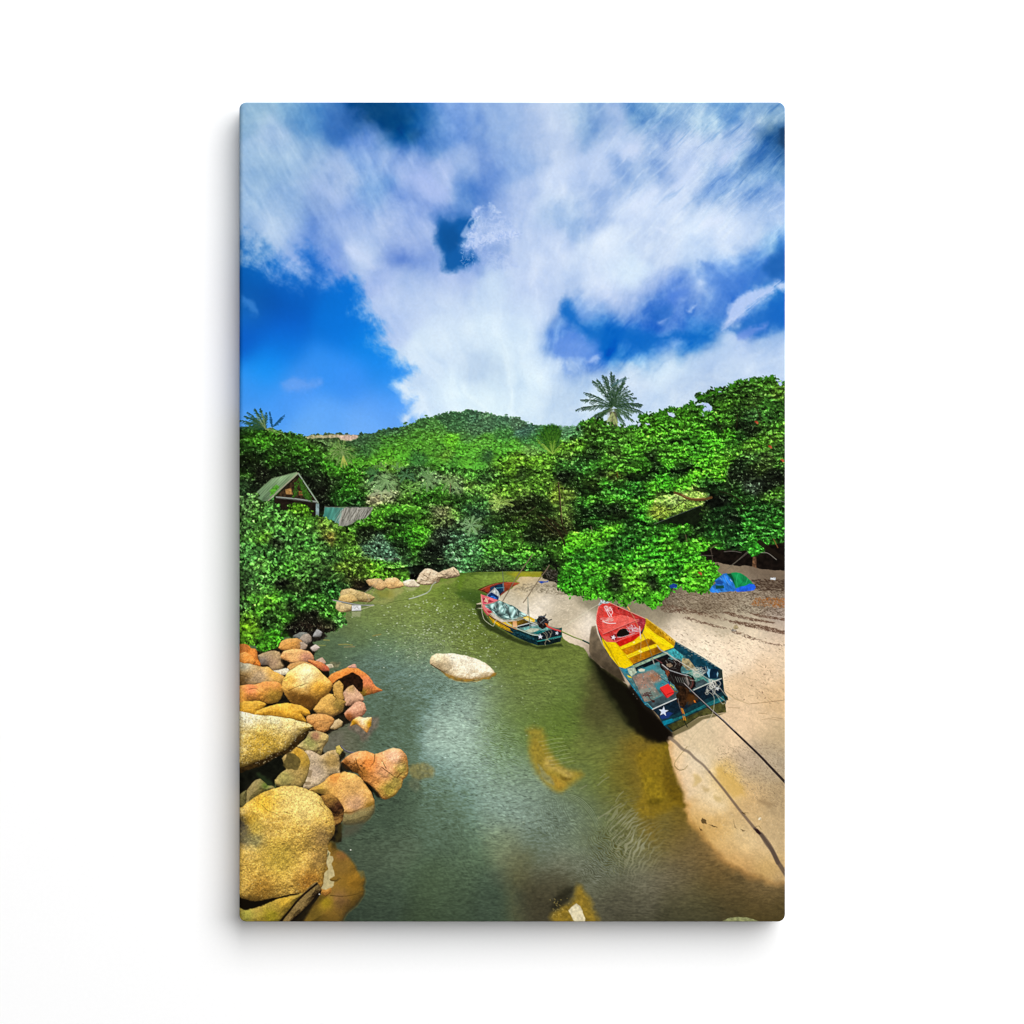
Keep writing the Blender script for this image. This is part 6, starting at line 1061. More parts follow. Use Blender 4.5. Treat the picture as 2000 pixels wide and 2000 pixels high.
for k in range(700):
    q = np.array([r.uniform(467, 610), r.uniform(1392, 1498)])
    if pid[int(q[1]-Y0), int(q[0]-X0)] != slab: continue
    leaves([q[0]], [q[1]], [.7 + r.rand()], [.65], [r.randn()], np.array([col(('4a3c1c', 'fff4d4', '6a5424', 'f0e0a8')[k % 4])]), None, .42)
yel = rock('Q', '400,1318 480,1335 560,1318 700,1270 800,1225 960,1192 1015,1185 985,1240 900,1335 820,1420 760,1500 400,1500', '967a30', 'b89c4c', '342a10', r=30, label='mossy yellow boulder in the bottom left corner', seed=153, spots=((850, 1260, 'b08c30', 60), (480, 1400, '8a8438', 60), (720, 1400, '8a7c20', 60)))
poly(P('Q', '400,1215 520,1250 600,1255 770,1218 880,1195 1000,1172 960,1195 800,1228 700,1272 560,1322 480,1338 400,1312'), '120e08', 1.4, gap, 1.5, 7, 40, .97)
dk_ = rock('Q', '1100,1110 1150,1080 1192,1150 1170,1192 1120,1262 1060,1330 980,1400 900,1480 800,1500 920,1322 1010,1200', '64502c', '8c7444', '181008', label='dark split rock between the giant boulder and the shelf', seed=154, rough=2.2)
for s in ('1150,1090 1040,1180 960,1260 880,1360 800,1450', '1165,1180 1100,1270 1020,1350 940,1420 860,1480'): line(P('Q', s), '100a08', 4, gap, .9, True)
line(P('Q', '1180,1180 1130,1250 1060,1320 960,1420 900,1470'), '14120e', 4.5, gap, .9, True)
poly(P('Q', '1180,1180 1180,1190 1250,1200 1100,1330 1000,1450 900,1500 850,1500 960,1420'), '2a2110', 5, None, 2, 8, 41, .5)
for s in ('1175,1188', '1470,770'): q = P('Q', s)[0]; leaves([q[0]], [q[1]], [1.4], [1.2], [0.], np.array([col('e8e0d0')]))

mid = rock('H', '475,1345 495,1295 555,1270 650,1275 750,1270 900,1290 1050,1338 1150,1380 1220,1440 1272,1502 1232,1542 1100,1572 950,1582 800,1562 700,1522 600,1472 520,1422 478,1392', 'dccfb4', 'f4ecd8', '8a7048', r=26, label='low white boulder alone in the middle of the river', seed=155, ly=-.6, grain=.9, spots=((520, 1350, 'd8b888', 60), (620, 1430, 'b09468', 60), (560, 1310, 'f0e0b8', 50), (680, 1400, 'c8b490', 50)))
crack('H', '640,1490 690,1470 740,1440', '6a5430', 1.2, .6); crack('H', '730,1315 790,1322', '6c6460', 1.2, .6); crack('H', '850,1350 870,1390 860,1420', '8c7c60', .9, .5)
line(P('H', '480,1400 520,1425 600,1475 640,1500'), '2f2c1c', 1.8, None, .7, True)
poly(P('H', '600,1482 700,1528 800,1568 950,1588 1100,1578 1232,1548 1272,1505 1310,1500 1300,1535 1200,1580 1080,1605 920,1622 800,1610 700,1570 640,1520'), '9a6e24', 1.6, mid, 1.5, 6, 42, .8, tex=.3, tsc=4)
line(P('H', '700,1575 820,1612 950,1626 1100,1608'), 'c8b880', .9, None, .6, True)
for k in range(36):
    q = P('H', f'{560+rng.rand()*720:.0f},{1590+rng.rand()*140:.0f}')[0]; line([q, q + np.array([5, 1.3 * (rng.rand() - .3)]) * (.6 + rng.rand())], ('33443c', '9cb0a0')[k % 2], .9, None, .6)

# ---------------------------------------------------------------- boats
def pl(c, s, color, pt=None, **k): poly(P(c, s), color, k.pop('f', .6), pt, **k)
def ln(c, s, color, w=1., pt=None, **k): line(P(c, s), color, w, pt, **k)
def star(c, x_, y_, r_, color='dfe6ee', pt=None, rot=-90, sq=1.):
    k = CROPS[c][2]; q = P(c, f'{x_},{y_}')[0]; a = [math.radians(rot + 36 * i) for i in range(10)]
    poly(np.array([[q[0] + (r_ if i % 2 == 0 else r_ * .42) / k * math.cos(t), q[1] + (r_ if i % 2 == 0 else r_ * .42) / k * math.sin(t) * sq] for i, t in enumerate(a)]), color, .5, pt)
far = part('printed_boat', None, 'dark red boat with its bow in the water behind the others in the printed picture')
pl('H', '1070,462 1180,412 1300,376 1430,362 1560,368 1592,378 1490,430 1400,500 1340,545 1240,545 1150,490', '74281a', far, tex=.35, tsc=5, c2='8c3c24', ang=0)
pl('H', '1225,430 1300,400 1390,378 1400,470 1350,522 1260,520 1215,480', '16304a', far, tex=.5, tsc=4); pl('H', '1150,440 1215,420 1220,470 1180,490', '9a3420', far); ln('H', '1290,440 1400,430', '4a8c9c', 1.4)
ln('H', '1068,462 1120,466 1190,502', '20180f', 1.2); ln('H', '1110,462 1180,425 1300,382 1430,366 1590,378', 'b86a4c', 1.1, smooth=True); ln('H', '1072,460 1180,410 1300,375 1430,360', '3c1c12', 1)
ln('H', '1378,230 1388,340 1398,478', '5c6458', 1.2, far); ln('H', '1384,380 1390,470', '8c94a0', .9)
can = part('printed_boat', None, 'small blue and white canoe behind the covered boat in the printed picture')
pl('H', '1180,540 1185,515 1230,475 1275,432 1320,480 1340,550 1330,600 1250,600', 'a8aeb0', can, tex=.2, tsc=4); pl('H', '1188,530 1235,490 1290,520 1330,550 1325,590 1220,570', '142c58', can, tex=.4, tsc=3); pl('H', '1215,545 1260,535 1310,570 1300,590 1230,580', '2e6cc8', can, tex=.5, tsc=3)
pl('H', '1240,480 1275,445 1315,500 1325,540 1280,510', 'b4b8b4', can, tex=.4, tsc=3); ln('H', '1275,434 1322,485 1341,550 1328,590', 'd0d4cc', 1.1, can, smooth=True); ln('H', '1185,520 1230,478 1275,434', '3c4448', 1)
for k, s in enumerate(('1382,600 1470,450 1540,330 1640,180 1760,10', '1640,620 1700,540 1790,400 1860,300 1932,205 1965,150')):
    q = part('printed_pole', None, ('longer' if k == 0 else 'shorter') + ' bamboo pole leaning over the sand spit in the printed picture'); ln('H', s, '6c5c48', 1.7, q, smooth=True); ln('H', s, 'a8987c', .7, None, smooth=True, op=.6)

# covered boat (details frame I)
bb = part('printed_boat', None, 'narrow boat with a grey-green cover and its stern engine, afloat, in the printed picture')
pl('I', '240,780 330,800 420,900 520,1040 760,1180 1000,1300 1300,1420 1720,1370 1740,1420 1400,1470 1100,1420 800,1290 500,1160 330,1010', '202812', None, f=2.6, op=.75, wob=2)
pl('I', '262,690 345,668 350,700 268,705', 'c8bca0', None); pl('I', '290,760 390,755 400,780 300,775', 'b0a890', None); pl('I', '260,705 350,700 380,760 290,765 240,790', '2c2c1c', None, op=.8)
hull = part('printed_hull', bb)
pl('I', '338,525 345,640 362,720 400,790 480,880 600,965 720,1035 840,1092 960,1135 1100,1185 1220,1232 1330,1242 1720,1130 1728,1250 1705,1340 1500,1395 1310,1405 1150,1350 960,1270 840,1205 700,1120 560,1010 470,920 400,820', '0f2a30', hull, tex=.5, tsc=4)
pl('I', '345,600 362,720 400,790 470,870 465,905 400,830 355,740', 'c84858', hull); pl('I', '465,890 600,985 720,1050 840,1120 850,1150 740,1110 600,1040 500,950', 'd8a818', hull, tex=.25, tsc=4); pl('I', '500,950 560,1000 660,1070 740,1115 850,1155 895,1190 760,1140 640,1080 540,1010', 'a8820c', hull, tex=.3, tsc=3)
ln('I', '470,900 600,1000 720,1068 845,1140', '7a5c08', .8); pl('I', '880,1130 1100,1215 1300,1290 1290,1330 1100,1260 900,1170', '143840', hull, tex=.5, tsc=3)
r = np.random.RandomState(44)
for k in range(50):
    q = P('I', f'{900+r.rand()*420:.0f},{1150+r.rand()*200:.0f}')[0]
    if pid[int(q[1]-Y0), int(q[0]-X0)] == hull: leaves([q[0]], [q[1]], [1.1], [.5], [.4], np.array([col(('3c7080', '081418')[k % 2])]), None, .6)
deck = part('printed_deck', bb)
pl('I', '345,528 440,560 640,632 700,650 900,740 1130,890 1280,960 1310,1010 1560,1080 1720,1120 1340,1232 1220,1222 1100,1172 960,1120 840,1075 700,1010 560,930 470,850 395,760 352,690', '8a8c78', deck, tex=.25, tsc=4)
pl('I', '342,528 430,560 640,632 560,670 420,700 365,700 350,640', 'd85868', deck, tex=.15, tsc=4, c2='e87880', ang=0); pl('I', '360,600 420,590 560,650 520,670 400,680', 'b83848', deck, tex=.3, tsc=3); pl('I', '365,700 420,720 500,780 540,830 480,870 400,790', 'dc7078', deck, tex=.2, tsc=4); pl('I', '440,810 530,815 520,850 470,850', 'a82c34', deck)
pl('I', '345,560 352,700 372,740 362,600', 'f0b0b4', deck); ln('I', '342,530 350,640 366,715 402,785 480,872 600,955 720,1025 845,1085 960,1130', 'd89870', 1.2, hull, smooth=True)
for s in ('410,580 440,640 420,660', '440,590 400,640 460,650', '430,600 455,670', '400,650 470,600 440,680'): ln('I', s, 'e8d8b4', .9)
pl('I', '500,860 560,850 640,930 740,975 960,980 1080,940 1090,960 960,1000 700,1005 560,930', 'ccc4b4', deck, tex=.12, tsc=4)
pl('I', '700,1010 780,1000 860,1040 880,1080 840,1078', 'dcb820', deck, tex=.15, tsc=3); pl('I', '790,1000 960,985 1090,945 1170,1000 1160,1025 960,1080 880,1050', '8a6c14', deck, tex=.4, tsc=3, c2='4c3a10', ang=0); pl('I', '780,1000 870,1060 850,1070 770,1020', 'b8bca0', deck)
pl('I', '1060,925 1160,900 1270,960 1255,1005 1160,990 1110,960', 'e0b818', deck, tex=.15, tsc=4); pl('I', '1080,935 1130,920 1240,985 1190,990', 'f0e090', deck)
pl('I', '955,1085 1170,1025 1290,1040 1300,1060 980,1110', '16242c', deck, tex=.3, tsc=3); ln('I', '955,1080 1175,1022', 'd8dcd8', 1.4, deck); ln('I', '1100,960 1300,1050', 'c8ccc0', 1.6, deck)
pl('I', '985,1112 1180,1075 1330,1060 1500,1110 1640,1140 1330,1210 1200,1190', '6a9c94', deck, tex=.4, tsc=4); pl('I', '1100,1150 1200,1110 1350,1120 1300,1170 1180,1190', 'bcc0a8', deck, tex=.2, tsc=4); pl('I', '1200,1195 1330,1150 1400,1150 1480,1160 1340,1222', '1c6a68', deck, tex=.4, tsc=3); pl('I', '1180,1050 1240,1035 1300,1070 1220,1080', 'a8b4b4', deck)
pl('I', '885,995 955,985 962,1090 890,1095', 'dc9c60', part('printed_bucket', bb), c2='e8b888', ang=90); 
pl('I', '1270,955 1320,960 1330,1020 1280,1000', '2c6c74', deck)
pl('I', '1330,1215 1480,1150 1725,1100 1728,1240 1310,1330', '141c24', hull, tex=.5, tsc=3); ln('I', '960,1120 1100,1175 1240,1225 1335,1228 1350,1210', 'b8d0cc', 1.2, deck, smooth=True); ln('I', '1500,1095 1725,1130', '2c6c60', 1.6, hull); ln('I', '1310,1335 1450,1310 1600,1270 1725,1245', '2c8c84', 1.8, hull); ln('I', '1325,1345 1500,1315 1700,1262', '7cc0b0', .8)
ln('I', '1725,1105 1727,1240', '1c5c50', 1.3, hull); star('I', 1360, 1255, 48, 'd8dce4', part('printed_star', bb)); star('I', 1645, 1195, 38, 'ccd0d8', part('printed_star', bb), -80)
pl('I', '1310,1345 1700,1275 1710,1340 1500,1390 1310,1400', '0c1a1c', hull, tex=.5, tsc=3)
cover = part('printed_cover', bb, 'crumpled grey-green cover sheet')
cv = P('I', '410,735 480,705 560,690 640,640 720,660 800,700 880,720 960,770 1040,830 1130,885 1100,910 1000,920 880,965 760,960 680,930 620,900 540,830 460,770')
poly(cv, '7fa29c', .7, cover, 1, 6, 50)
slc = box(cv, 2); x, y = XX[slc], YY[slc]; dd = sdf(cv, slc, 1, 6, 50)
fo_ = np.sin((x * .9 - y * .45) * .42 + 3.4 * fbm(x, y, 17, 3, 51)) + .5 * np.sin((x * .5 + y) * .5 + 3 * fbm(x, y, 12, 2, 52))
cc = col('7d9e98') * (1 + .42 * fo_)[..., None]; cc = cc + (1 - cc) * (.35 * sm(.8, 1.4, fo_))[..., None]
put(slc, sm(-.5, .8, dd) * .92, np.clip(cc, 0, 1), cover)
for s in ('440,750 540,790 640,900', '560,800 640,870 700,930', '610,680 640,750 620,830', '700,690 740,780 720,860 800,900', '820,740 820,860 850,950', '900,740 960,830 990,910', '700,880 780,850 800,780', '960,780 1010,850 1060,890', '700,930 820,945 840,920', '1020,870 1100,905'): ln('I', s, '263c3c', 1.3, None, smooth=True, op=.8)
for s in ('640,660 670,740 660,820', '740,690 790,760', '870,750 880,880', '580,720 600,780', '950,800 970,880', '1000,850 1080,890', '760,900 860,950 960,935'): ln('I', s, 'd0e4dc', 1.3, None, smooth=True, op=.7)
mast = part('printed_pole', bb)
ln('I', '1145,580 1150,700 1140,870', '8a8c7c', 1.9, mast); ln('I', '1150,700 1165,880 1180,1095', '74786c', 1.6, mast); ln('I', '1146,580 1152,760', 'd0d0c0', .7)
eng = part('printed_engine', bb)
pl('I', '1300,960 1330,910 1400,900 1450,920 1480,970 1500,1010 1470,1090 1400,1130 1340,1090 1310,1020', '1c1818', eng, wob=2, wsc=4, tex=.6, tsc=2.5)
for s, c_, w_ in (('1320,950 1450,890 1455,870', '2c2c2c', 1.8), ('1330,910 1440,910', '5c6470', 1.6), ('1480,990 1550,960', '2a2428', 2), ('1360,1020 1430,960', '8c9498', 1), ('1400,1050 1440,1000 1490,1000', '3c3c44', 1.6), ('1340,980 1420,1060', '5c5048', 1), ('1300,1000 1340,1040', '484c50', 1.2), ('1380,900 1400,960 1480,950', '44484c', 1.1), ('1440,930 1500,980', '6c7074', .9)): ln('I', s, c_, w_, eng)
pl('I', '1430,1020 1480,1030 1500,1070 1470,1080', 'b85c2c', eng)
shaft = part('printed_shaft', bb)
ln('I', '1480,1080 1600,1130 1720,1165', 'b83838', 3.2, shaft); ln('I', '1480,1073 1600,1123 1720,1160', 'e07068', .9)
line(P('S', '1096,1233 1120,1244 1140,1251 1160,1262 1183,1272'), '4c5c30', 2., shaft); line(P('S', '1096,1232 1120,1243 1150,1256'), 'a0b050', 1, None)
line(P('J', '-10,648 80,690 200,740 260,765'), '24342c', 3.2, shaft); line(P('J', '0,645 100,690 200,735'), '6a8478', .9)
ln('J', '200,735 260,760', '903040', 2.2); pl('J', '225,760 300,755 340,770 300,800 320,850 290,840 250,790', '1c1c18', shaft, wob=1, wsc=3)
for s in ('1400,1180 1450,1220 1470,1290 1440,1310', '1440,1170 1480,1220 1480,1290 1520,1340', '1500,1170 1540,1220 1520,1270 1480,1300', '1470,1300 1440,1370 1450,1400', '1480,1310 1530,1340', '1540,1150 1560,1180 1530,1230'): ln('I', s, 'b8ac8c', .9, None, smooth=True, op=.8)
rp = part('printed_rope', bb); ln('I', '355,690 358,820 380,920 400,965 450,1010 545,1072 570,1040 580,1000 610,970', 'b8b89c', 1.2, rp, smooth=True)
rope2 = part('printed_rope', None, 'thin mooring line from the red bow across the sand in the printed picture'); line(P('J', '190,190 100,240 0,310 -140,400 -270,480'), 'd8d4b8', .9, rope2, .8)

# beached boat (details frame J)
ba = part('printed_boat', None, 'large beached boat painted red, yellow and blue-green from bow to stern in the printed picture')
pl('J', '75,850 150,1000 250,1200 400,1450 560,1700 640,1800 800,1900 1000,1932 1110,1850 1000,1700 800,1500 560,1230 420,1120 200,950', '0e0c07', None, f=7, op=.92, wob=4, wsc=14)
pl('J', '80,850 300,1250 480,1560 600,1760 520,1700 300,1400 120,1080 50,930', '1c2110', None, f=12, op=.6)
pl('L', '-60,-200 60,0 100,200 180,330 330,440 440,430 500,380 540,340 380,200 250,0 0,-300', '100c08', None, f=5, op=.9, wob=3)
pl('J', '100,470 150,460 170,560 230,700 330,850 440,980 520,1170 470,1150 330,1060 170,940 90,860 65,780 70,620 85,520', '80705a', part('printed_keel', ba), f=1.6, tex=.2, tsc=8, c2='3c3224', ang=90)
hull = part('printed_hull', ba)
pl('J', '160,430 155,330 180,230 200,160 240,150 320,170 500,250 770,370 960,500 1150,655 1330,760 1500,860 1690,985 1735,1015 1745,1130 1760,1280 1810,1360 1780,1450 1785,1550 1600,1570 1450,1600 1300,1700 1110,1800 1000,1715 920,1560 860,1500 760,1450 620,1250 500,1080 440,980 330,850 240,700 180,540', '14343c', hull, tex=.3, tsc=5)
# outer side strakes
pl('J', '440,980 520,990 620,1130 720,1290 870,1490 860,1520 770,1460 620,1250 500,1080', '0f5a70', hull, tex=.4, tsc=4)
for k in range(7):
    a = k * 9; ln('J', f'{455+a},{990+a*.2:.0f} {560+a},{1160} {700+a*.6:.0f},{1330} {860},{1490}', ('4cb0c4', '08303c', '2a8aa0', '0a2830')[k % 4], .9, None, op=.7)
# red bow
red = part('printed_bow', ba, 'red bow section')
pl('J', '175,240 205,170 240,160 320,172 500,252 770,375 780,450 735,510 700,560 400,670 280,665 220,600 180,520 158,430 155,340', 'd83c34', red, tex=.1, tsc=7)
pl('J', '320,172 500,252 770,375 780,450 740,500 600,400 480,340 380,300', 'b8302c', red, tex=.18, tsc=6); pl('J', '600,370 770,375 780,450 735,505 660,430', 'a42c38', red, tex=.2, tsc=4)
pl('J', '230,400 330,350 480,325 600,360 700,400 650,420 480,480 240,570 200,520 220,440', 'e8564c', red, tex=.08, tsc=6, c2='ec6a60', ang=0)
pl('J', '175,250 230,240 260,330 230,400 210,520 190,520 165,440 160,350', 'dc4840', red, tex=.15, tsc=5)
for k in range(6): ln('J', f'{172+k*3},{330+k*28} {225+k*3},{400+k*26}', '8c1c1c', .9, None, op=.7)
for k in range(5): ln('J', f'{178+k*4},{290-k*14} {240+k*3},{340-k*14}', 'a82c24', .8, None, op=.6)
ln('J', '244,572 400,505 560,440 680,390', '7c1410', 1.4); ln('J', '240,565 400,498 560,432 690,380', 'f08078', 1)
pl('J', '244,580 400,515 560,450 690,470 700,540 560,590 400,655 320,640', 'c83430', red, tex=.15, tsc=5); pl('J', '230,590 330,600 400,650 390,668 280,664', 'e05850', red); pl('J', '320,600 400,555 420,620 370,650', '8a1c20', red)
ln('J', '395,665 560,600 700,545', 'f07870', 1.1); pl('J', '400,670 560,605 700,550 770,590 700,620 560,680 450,728', 'd01c14', red, tex=.15, tsc=5); pl('J', '740,540 790,580 770,595 710,560', '6c2c14', red)
pl('J', '410,570 440,520 480,498 530,500 570,545 560,580 480,600 430,605', '14100c', part('printed_hatch', ba), smooth=True); ln('J', '400,560 440,510 490,490 540,495', 'e8685c', 1.3, smooth=True); ln('J', '420,608 490,602 580,575 640,550', 'd8ccd0', .9)
star('J', 372, 608, 36, 'e4dce0', part('printed_star', ba), -80); star('J', 435, 245, 20, '3c1414', None, -70); ln('J', '490,230 490,310', 'c8504c', .8)
for s in ('155,430 158,340 178,235 200,165', '320,170 500,250 770,370'): ln('J', s, 'f0a898', 1.1, red, smooth=True)
# yellow middle
yw = part('printed_middle', ba, 'yellow middle section with two thwarts')
pl('J', '222,610 285,665 400,670 450,728 620,655 735,560 760,490 790,370 960,500 1150,660 1130,735 1000,780 880,830 600,950 520,1000 440,980 330,850 240,700', 'f0cc10', yw, tex=.08, tsc=6)
pl('J', '775,370 960,500 1150,660 1135,735 1060,680 900,560 780,460', 'c89410', yw, tex=.22, tsc=5); pl('J', '780,380 900,470 1000,550 1050,640 960,600 850,520 780,450', 'b8860c', yw, tex=.2, tsc=5)
pl('J', '770,480 900,570 1000,620 1130,720 1100,740 980,690 850,580 780,540', 'f6de10', yw)
pl('J', '465,760 560,705 800,615 900,685 740,740 540,830', 'c47c08', yw, tex=.2, tsc=6, c2='9a5c08', ang=0); pl('J', '840,625 905,685 800,720', '74480c', yw, f=2)
pl('J', '555,880 720,800 920,725 1000,775 880,830 610,948', 'bc7808', yw, tex=.2, tsc=6, c2='9c6008', ang=0); pl('J', '900,730 1000,778 900,815', '6c4410', yw, f=2, op=.8)
pl('J', '455,745 620,665 790,590 840,600 800,622 640,700 470,765', 'f4d414', yw); pl('J', '530,860 700,775 880,700 920,712 900,735 720,805 545,880', 'f4d818', yw)
ln('J', '465,765 640,702 800,625', 'a87808', 1); ln('J', '545,880 720,806 900,738', 'a87808', 1)
pl('J', '285,668 395,672 460,740 620,950 600,965 520,1000 440,975 330,840', 'f2ce08', yw, tex=.06, tsc=5); ln('J', '400,672 470,760 560,880 605,950', 'c89c08', 1.1)
ln('J', '225,615 330,790 440,975', 'a8880c', 1.4); ln('J', '260,660 350,800', '3c3c20', .9, None, op=.6)
for k in range(10): ln('J', f'{250+k*18},{640+k*30} {290+k*18},{670+k*30}', 'b89a10', .8, None, op=.5)
for s in ('700,780', '630,670', '720,790'): q = P('J', s)[0]; leaves([q[0]], [q[1]], [2.2], [1.4], [-.4], np.array([col('fff4a8')]), None, .8)
for s in ('1075,625 1080,640', '1110,630 1100,650', '960,545 965,555', '1040,575 1045,582'): ln('J', s, '4c2c0c', 1.3)
for k in range(7): ln('J', f'{880+k*40},{445+k*33} {905+k*40},{470+k*33}', 'f0d890', .9, None, op=.7)
ln('J', '775,368 960,498 1150,655', 'e0b840', 1.2, yw)
# blue-green stern
st_ = part('printed_stern', ba, 'blue-green stern section with worn paint')
pl('J', '440,985 520,1000 600,968 880,850 1130,740 1150,665 1330,762 1500,862 1690,985 1735,1015 1740,1125 1500,1220 1200,1340 870,1510 770,1400 620,1220 500,1060', '4a7a7c', st_, tex=.3, tsc=6)
pl('J', '1150,668 1330,765 1500,865 1690,988 1732,1015 1735,1130 1580,1130 1500,1080 1380,960 1250,830 1130,740', '123c4c', st_, tex=.35, tsc=6); pl('J', '1450,960 1600,1000 1690,1000 1700,1120 1590,1120 1500,1050', '0c2438', st_, tex=.3, tsc=5); pl('J', '1690,1010 1735,1020 1742,1130 1700,1120', '24302c', st_)
pl('J', '1050,780 1130,745 1250,840 1240,880 1180,870 1090,840', '3c9aa0', st_, tex=.35, tsc=3); pl('J', '1240,870 1320,880 1380,960 1440,1030 1300,1020 1220,940', '9a8c68', st_, tex=.4, tsc=4); pl('J', '1350,1000 1500,1100 1560,1170 1400,1230 1330,1150 1300,1060', '4c8478', st_, tex=.35, tsc=4)
pl('J', '600,968 880,855 1050,790 1060,810 880,880 640,990', '8fa88c', st_, tex=.3, tsc=4); pl('J', '640,990 880,885 1050,818 1090,860 900,930 660,1035', '0f1418', st_, tex=.3, tsc=4)
pl('J', '545,1000 640,985 665,1050 600,1100 560,1050', 'a8b49c', st_, tex=.3, tsc=4); pl('J', '450,985 540,1010 560,1060 520,1060', '2c7c94', st_, tex=.3, tsc=3)
pl('J', '600,1105 740,1040 860,1010 950,1080 990,1160 900,1240 960,1330 860,1400 760,1420 680,1260', '86786c', st_, tex=.28, tsc=6); 
haze('J', '640,1110 760,1050 840,1060 800,1150 820,1230 740,1260 680,1200', 'a87c68', 3, .6, 3, 7); haze('J', '820,1060 920,1060 960,1130 880,1170 820,1110', 'b0704c', 2.5, .6, 3, 7); haze('J', '700,1270 800,1240 900,1270 860,1350 760,1340', '8f9c90', 3, .6, 3, 7)
haze('J', '880,1190 1000,1150 1040,1210 950,1260 900,1230', '2c8a98', 2, .7, 3, 6); haze('J', '680,1000 860,960 900,1000 760,1040 690,1060', '2c8c98', 2, .55, 3, 6); haze('J', '760,1330 900,1300 960,1350 860,1420', '5c7c74', 2.5, .6, 3, 7)
for k in range(90):
    q = P('J', f'{620+rng.rand()*420:.0f},{1050+rng.rand()*340:.0f}')[0]; leaves([q[0]], [q[1]], [.8 + rng.rand()], [.7], [rng.rand() * 3], np.array([col(('d8d0c0', '3c4848', 'b08c78', '2c8c9c')[k % 4])]), None, .55)
for k in range(60):
    q = P('J', f'{1060+rng.rand()*360:.0f},{770+rng.rand()*400:.0f}')[0]
    if pid[int(q[1]-Y0), int(q[0]-X0)] == st_: leaves([q[0]], [q[1]], [.8 + rng.rand()], [.7], [rng.rand() * 3], np.array([col(('a8c0a8', '1c5c6c', 'c8b890', '0c2c38')[k % 4])]), None, .5)
ln('J', '600,1105 760,1420', '2c4c54', .9); ln('J', '940,1100 1060,1180', '2c3838', 1)
pl('J', '680,1015 720,998 770,1010 760,1035 700,1040', 'd0d0b8', st_); pl('J', '540,1080 590,1100 605,1120 560,1110', 'e8d020', st_)
pl('J', '760,1440 860,1400 1040,1320 1180,1270 1500,1130 1560,1180 1180,1350 870,1510', '3c4c50', st_, tex=.25, tsc=5)
ln('J', '862,1512 1000,1450 1180,1370', 'dcdcd8', 1.8, st_); ln('J', '1380,1270 1560,1190 1730,1125', 'd0d0c4', 1.6, st_); ln('J', '770,1450 800,1440 862,1505', '50b4c4', 1.3)
# transom
tr = part('printed_transom', ba, 'dark blue transom with a white star')
pl('J', '868,1520 1180,1378 1560,1200 1735,1135 1748,1290 1600,1360 1400,1440 1180,1560 1000,1640 940,1600', '10202c', tr, tex=.4, tsc=5)
pl('J', '950,1600 1060,1540 1120,1560 1060,1620 980,1640', '1c3470', tr, f=1.5)
pl('J', '985,1680 1110,1640 1240,1590 1420,1500 1600,1410 1760,1340 1800,1355 1770,1400 1600,1460 1400,1540 1240,1620 1010,1715', '1c6468', tr, tex=.3, tsc=4); pl('J', '985,1665 1110,1628 1130,1668 1010,1715', '0f7890', tr, tex=.2, tsc=3); pl('J', '1750,1330 1812,1368 1815,1402 1770,1385', '10241c', tr)
pl('J', '1050,1720 1240,1630 1420,1550 1600,1470 1775,1410 1790,1550 1600,1575 1440,1610 1290,1705 1120,1798', '3c3c1c', tr, tex=.35, tsc=5, c2='4c4a26', ang=0)
pl('J', '1110,1800 1280,1705 1440,1615 1600,1578 1780,1560 1640,1610 1500,1640 1330,1760 1130,1850', '5c5434', None, f=1.5, op=.8); ln('J', '1060,1730 1120,1790 1290,1700 1440,1605', '14140c', 1.1)
star('J', 1000, 1540, 64, 'd4dcec', part('printed_star', ba), -85); star('J', 1680, 1250, 38, 'c0c4c4', part('printed_star', ba), -70, .8)
pl('J', '1550,970 1570,1010 1590,1000 1580,1060 1582,1110 1570,1110 1545,1050 1560,1030', '7cb8d0', st_); pl('J', '1680,1040 1690,1060 1676,1120 1672,1070', '8cc0d0', st_)
for k in range(12): ln('J', f'{1180+k*42},{690+k*25} {1205+k*42},{695+k*25}', 'dcd4c0', 1.1, None, op=.75)
ln('J', '1150,660 1330,760 1500,860 1690,985', '8c9c94', .8, None, op=.6); ln('J', '1735,1015 1745,1130 1762,1290', '2c3c30', 1.2)
# scuffs and grime over the paint
r = np.random.RandomState(61)
for k in range(900):
    q = P('J', f'{160+r.rand()*1000:.0f},{170+r.rand()*830:.0f}')[0]; w_ = pid[int(q[1]-Y0), int(q[0]-X0)]
    if w_ not in (red, yw): continue
    c_ = img[int(q[1]-Y0), int(q[0]-X0)]
    leaves([q[0]], [q[1]], [.8 + 2 * r.rand() ** 2], [.6], [.5 + r.randn() * .5], np.array([c_ * .62 if k % 3 else c_ + (1 - c_) * .45]), None, .38)
for s, c_ in (('300,640 330,750 380,860', 'b08c08'), ('340,700 430,900', 'c8a408'), ('800,500 930,590 1050,680', 'c8a80c'), ('250,500 420,430 560,390', 'b83830'), ('230,330 300,420', 'b02c28'), ('520,270 640,330 750,400', '8c2020'), ('470,700 620,640', 'a01010'), ('560,850 700,790', '8c5c08')):
    line(P('J', s), c_, .9, None, .5, True)
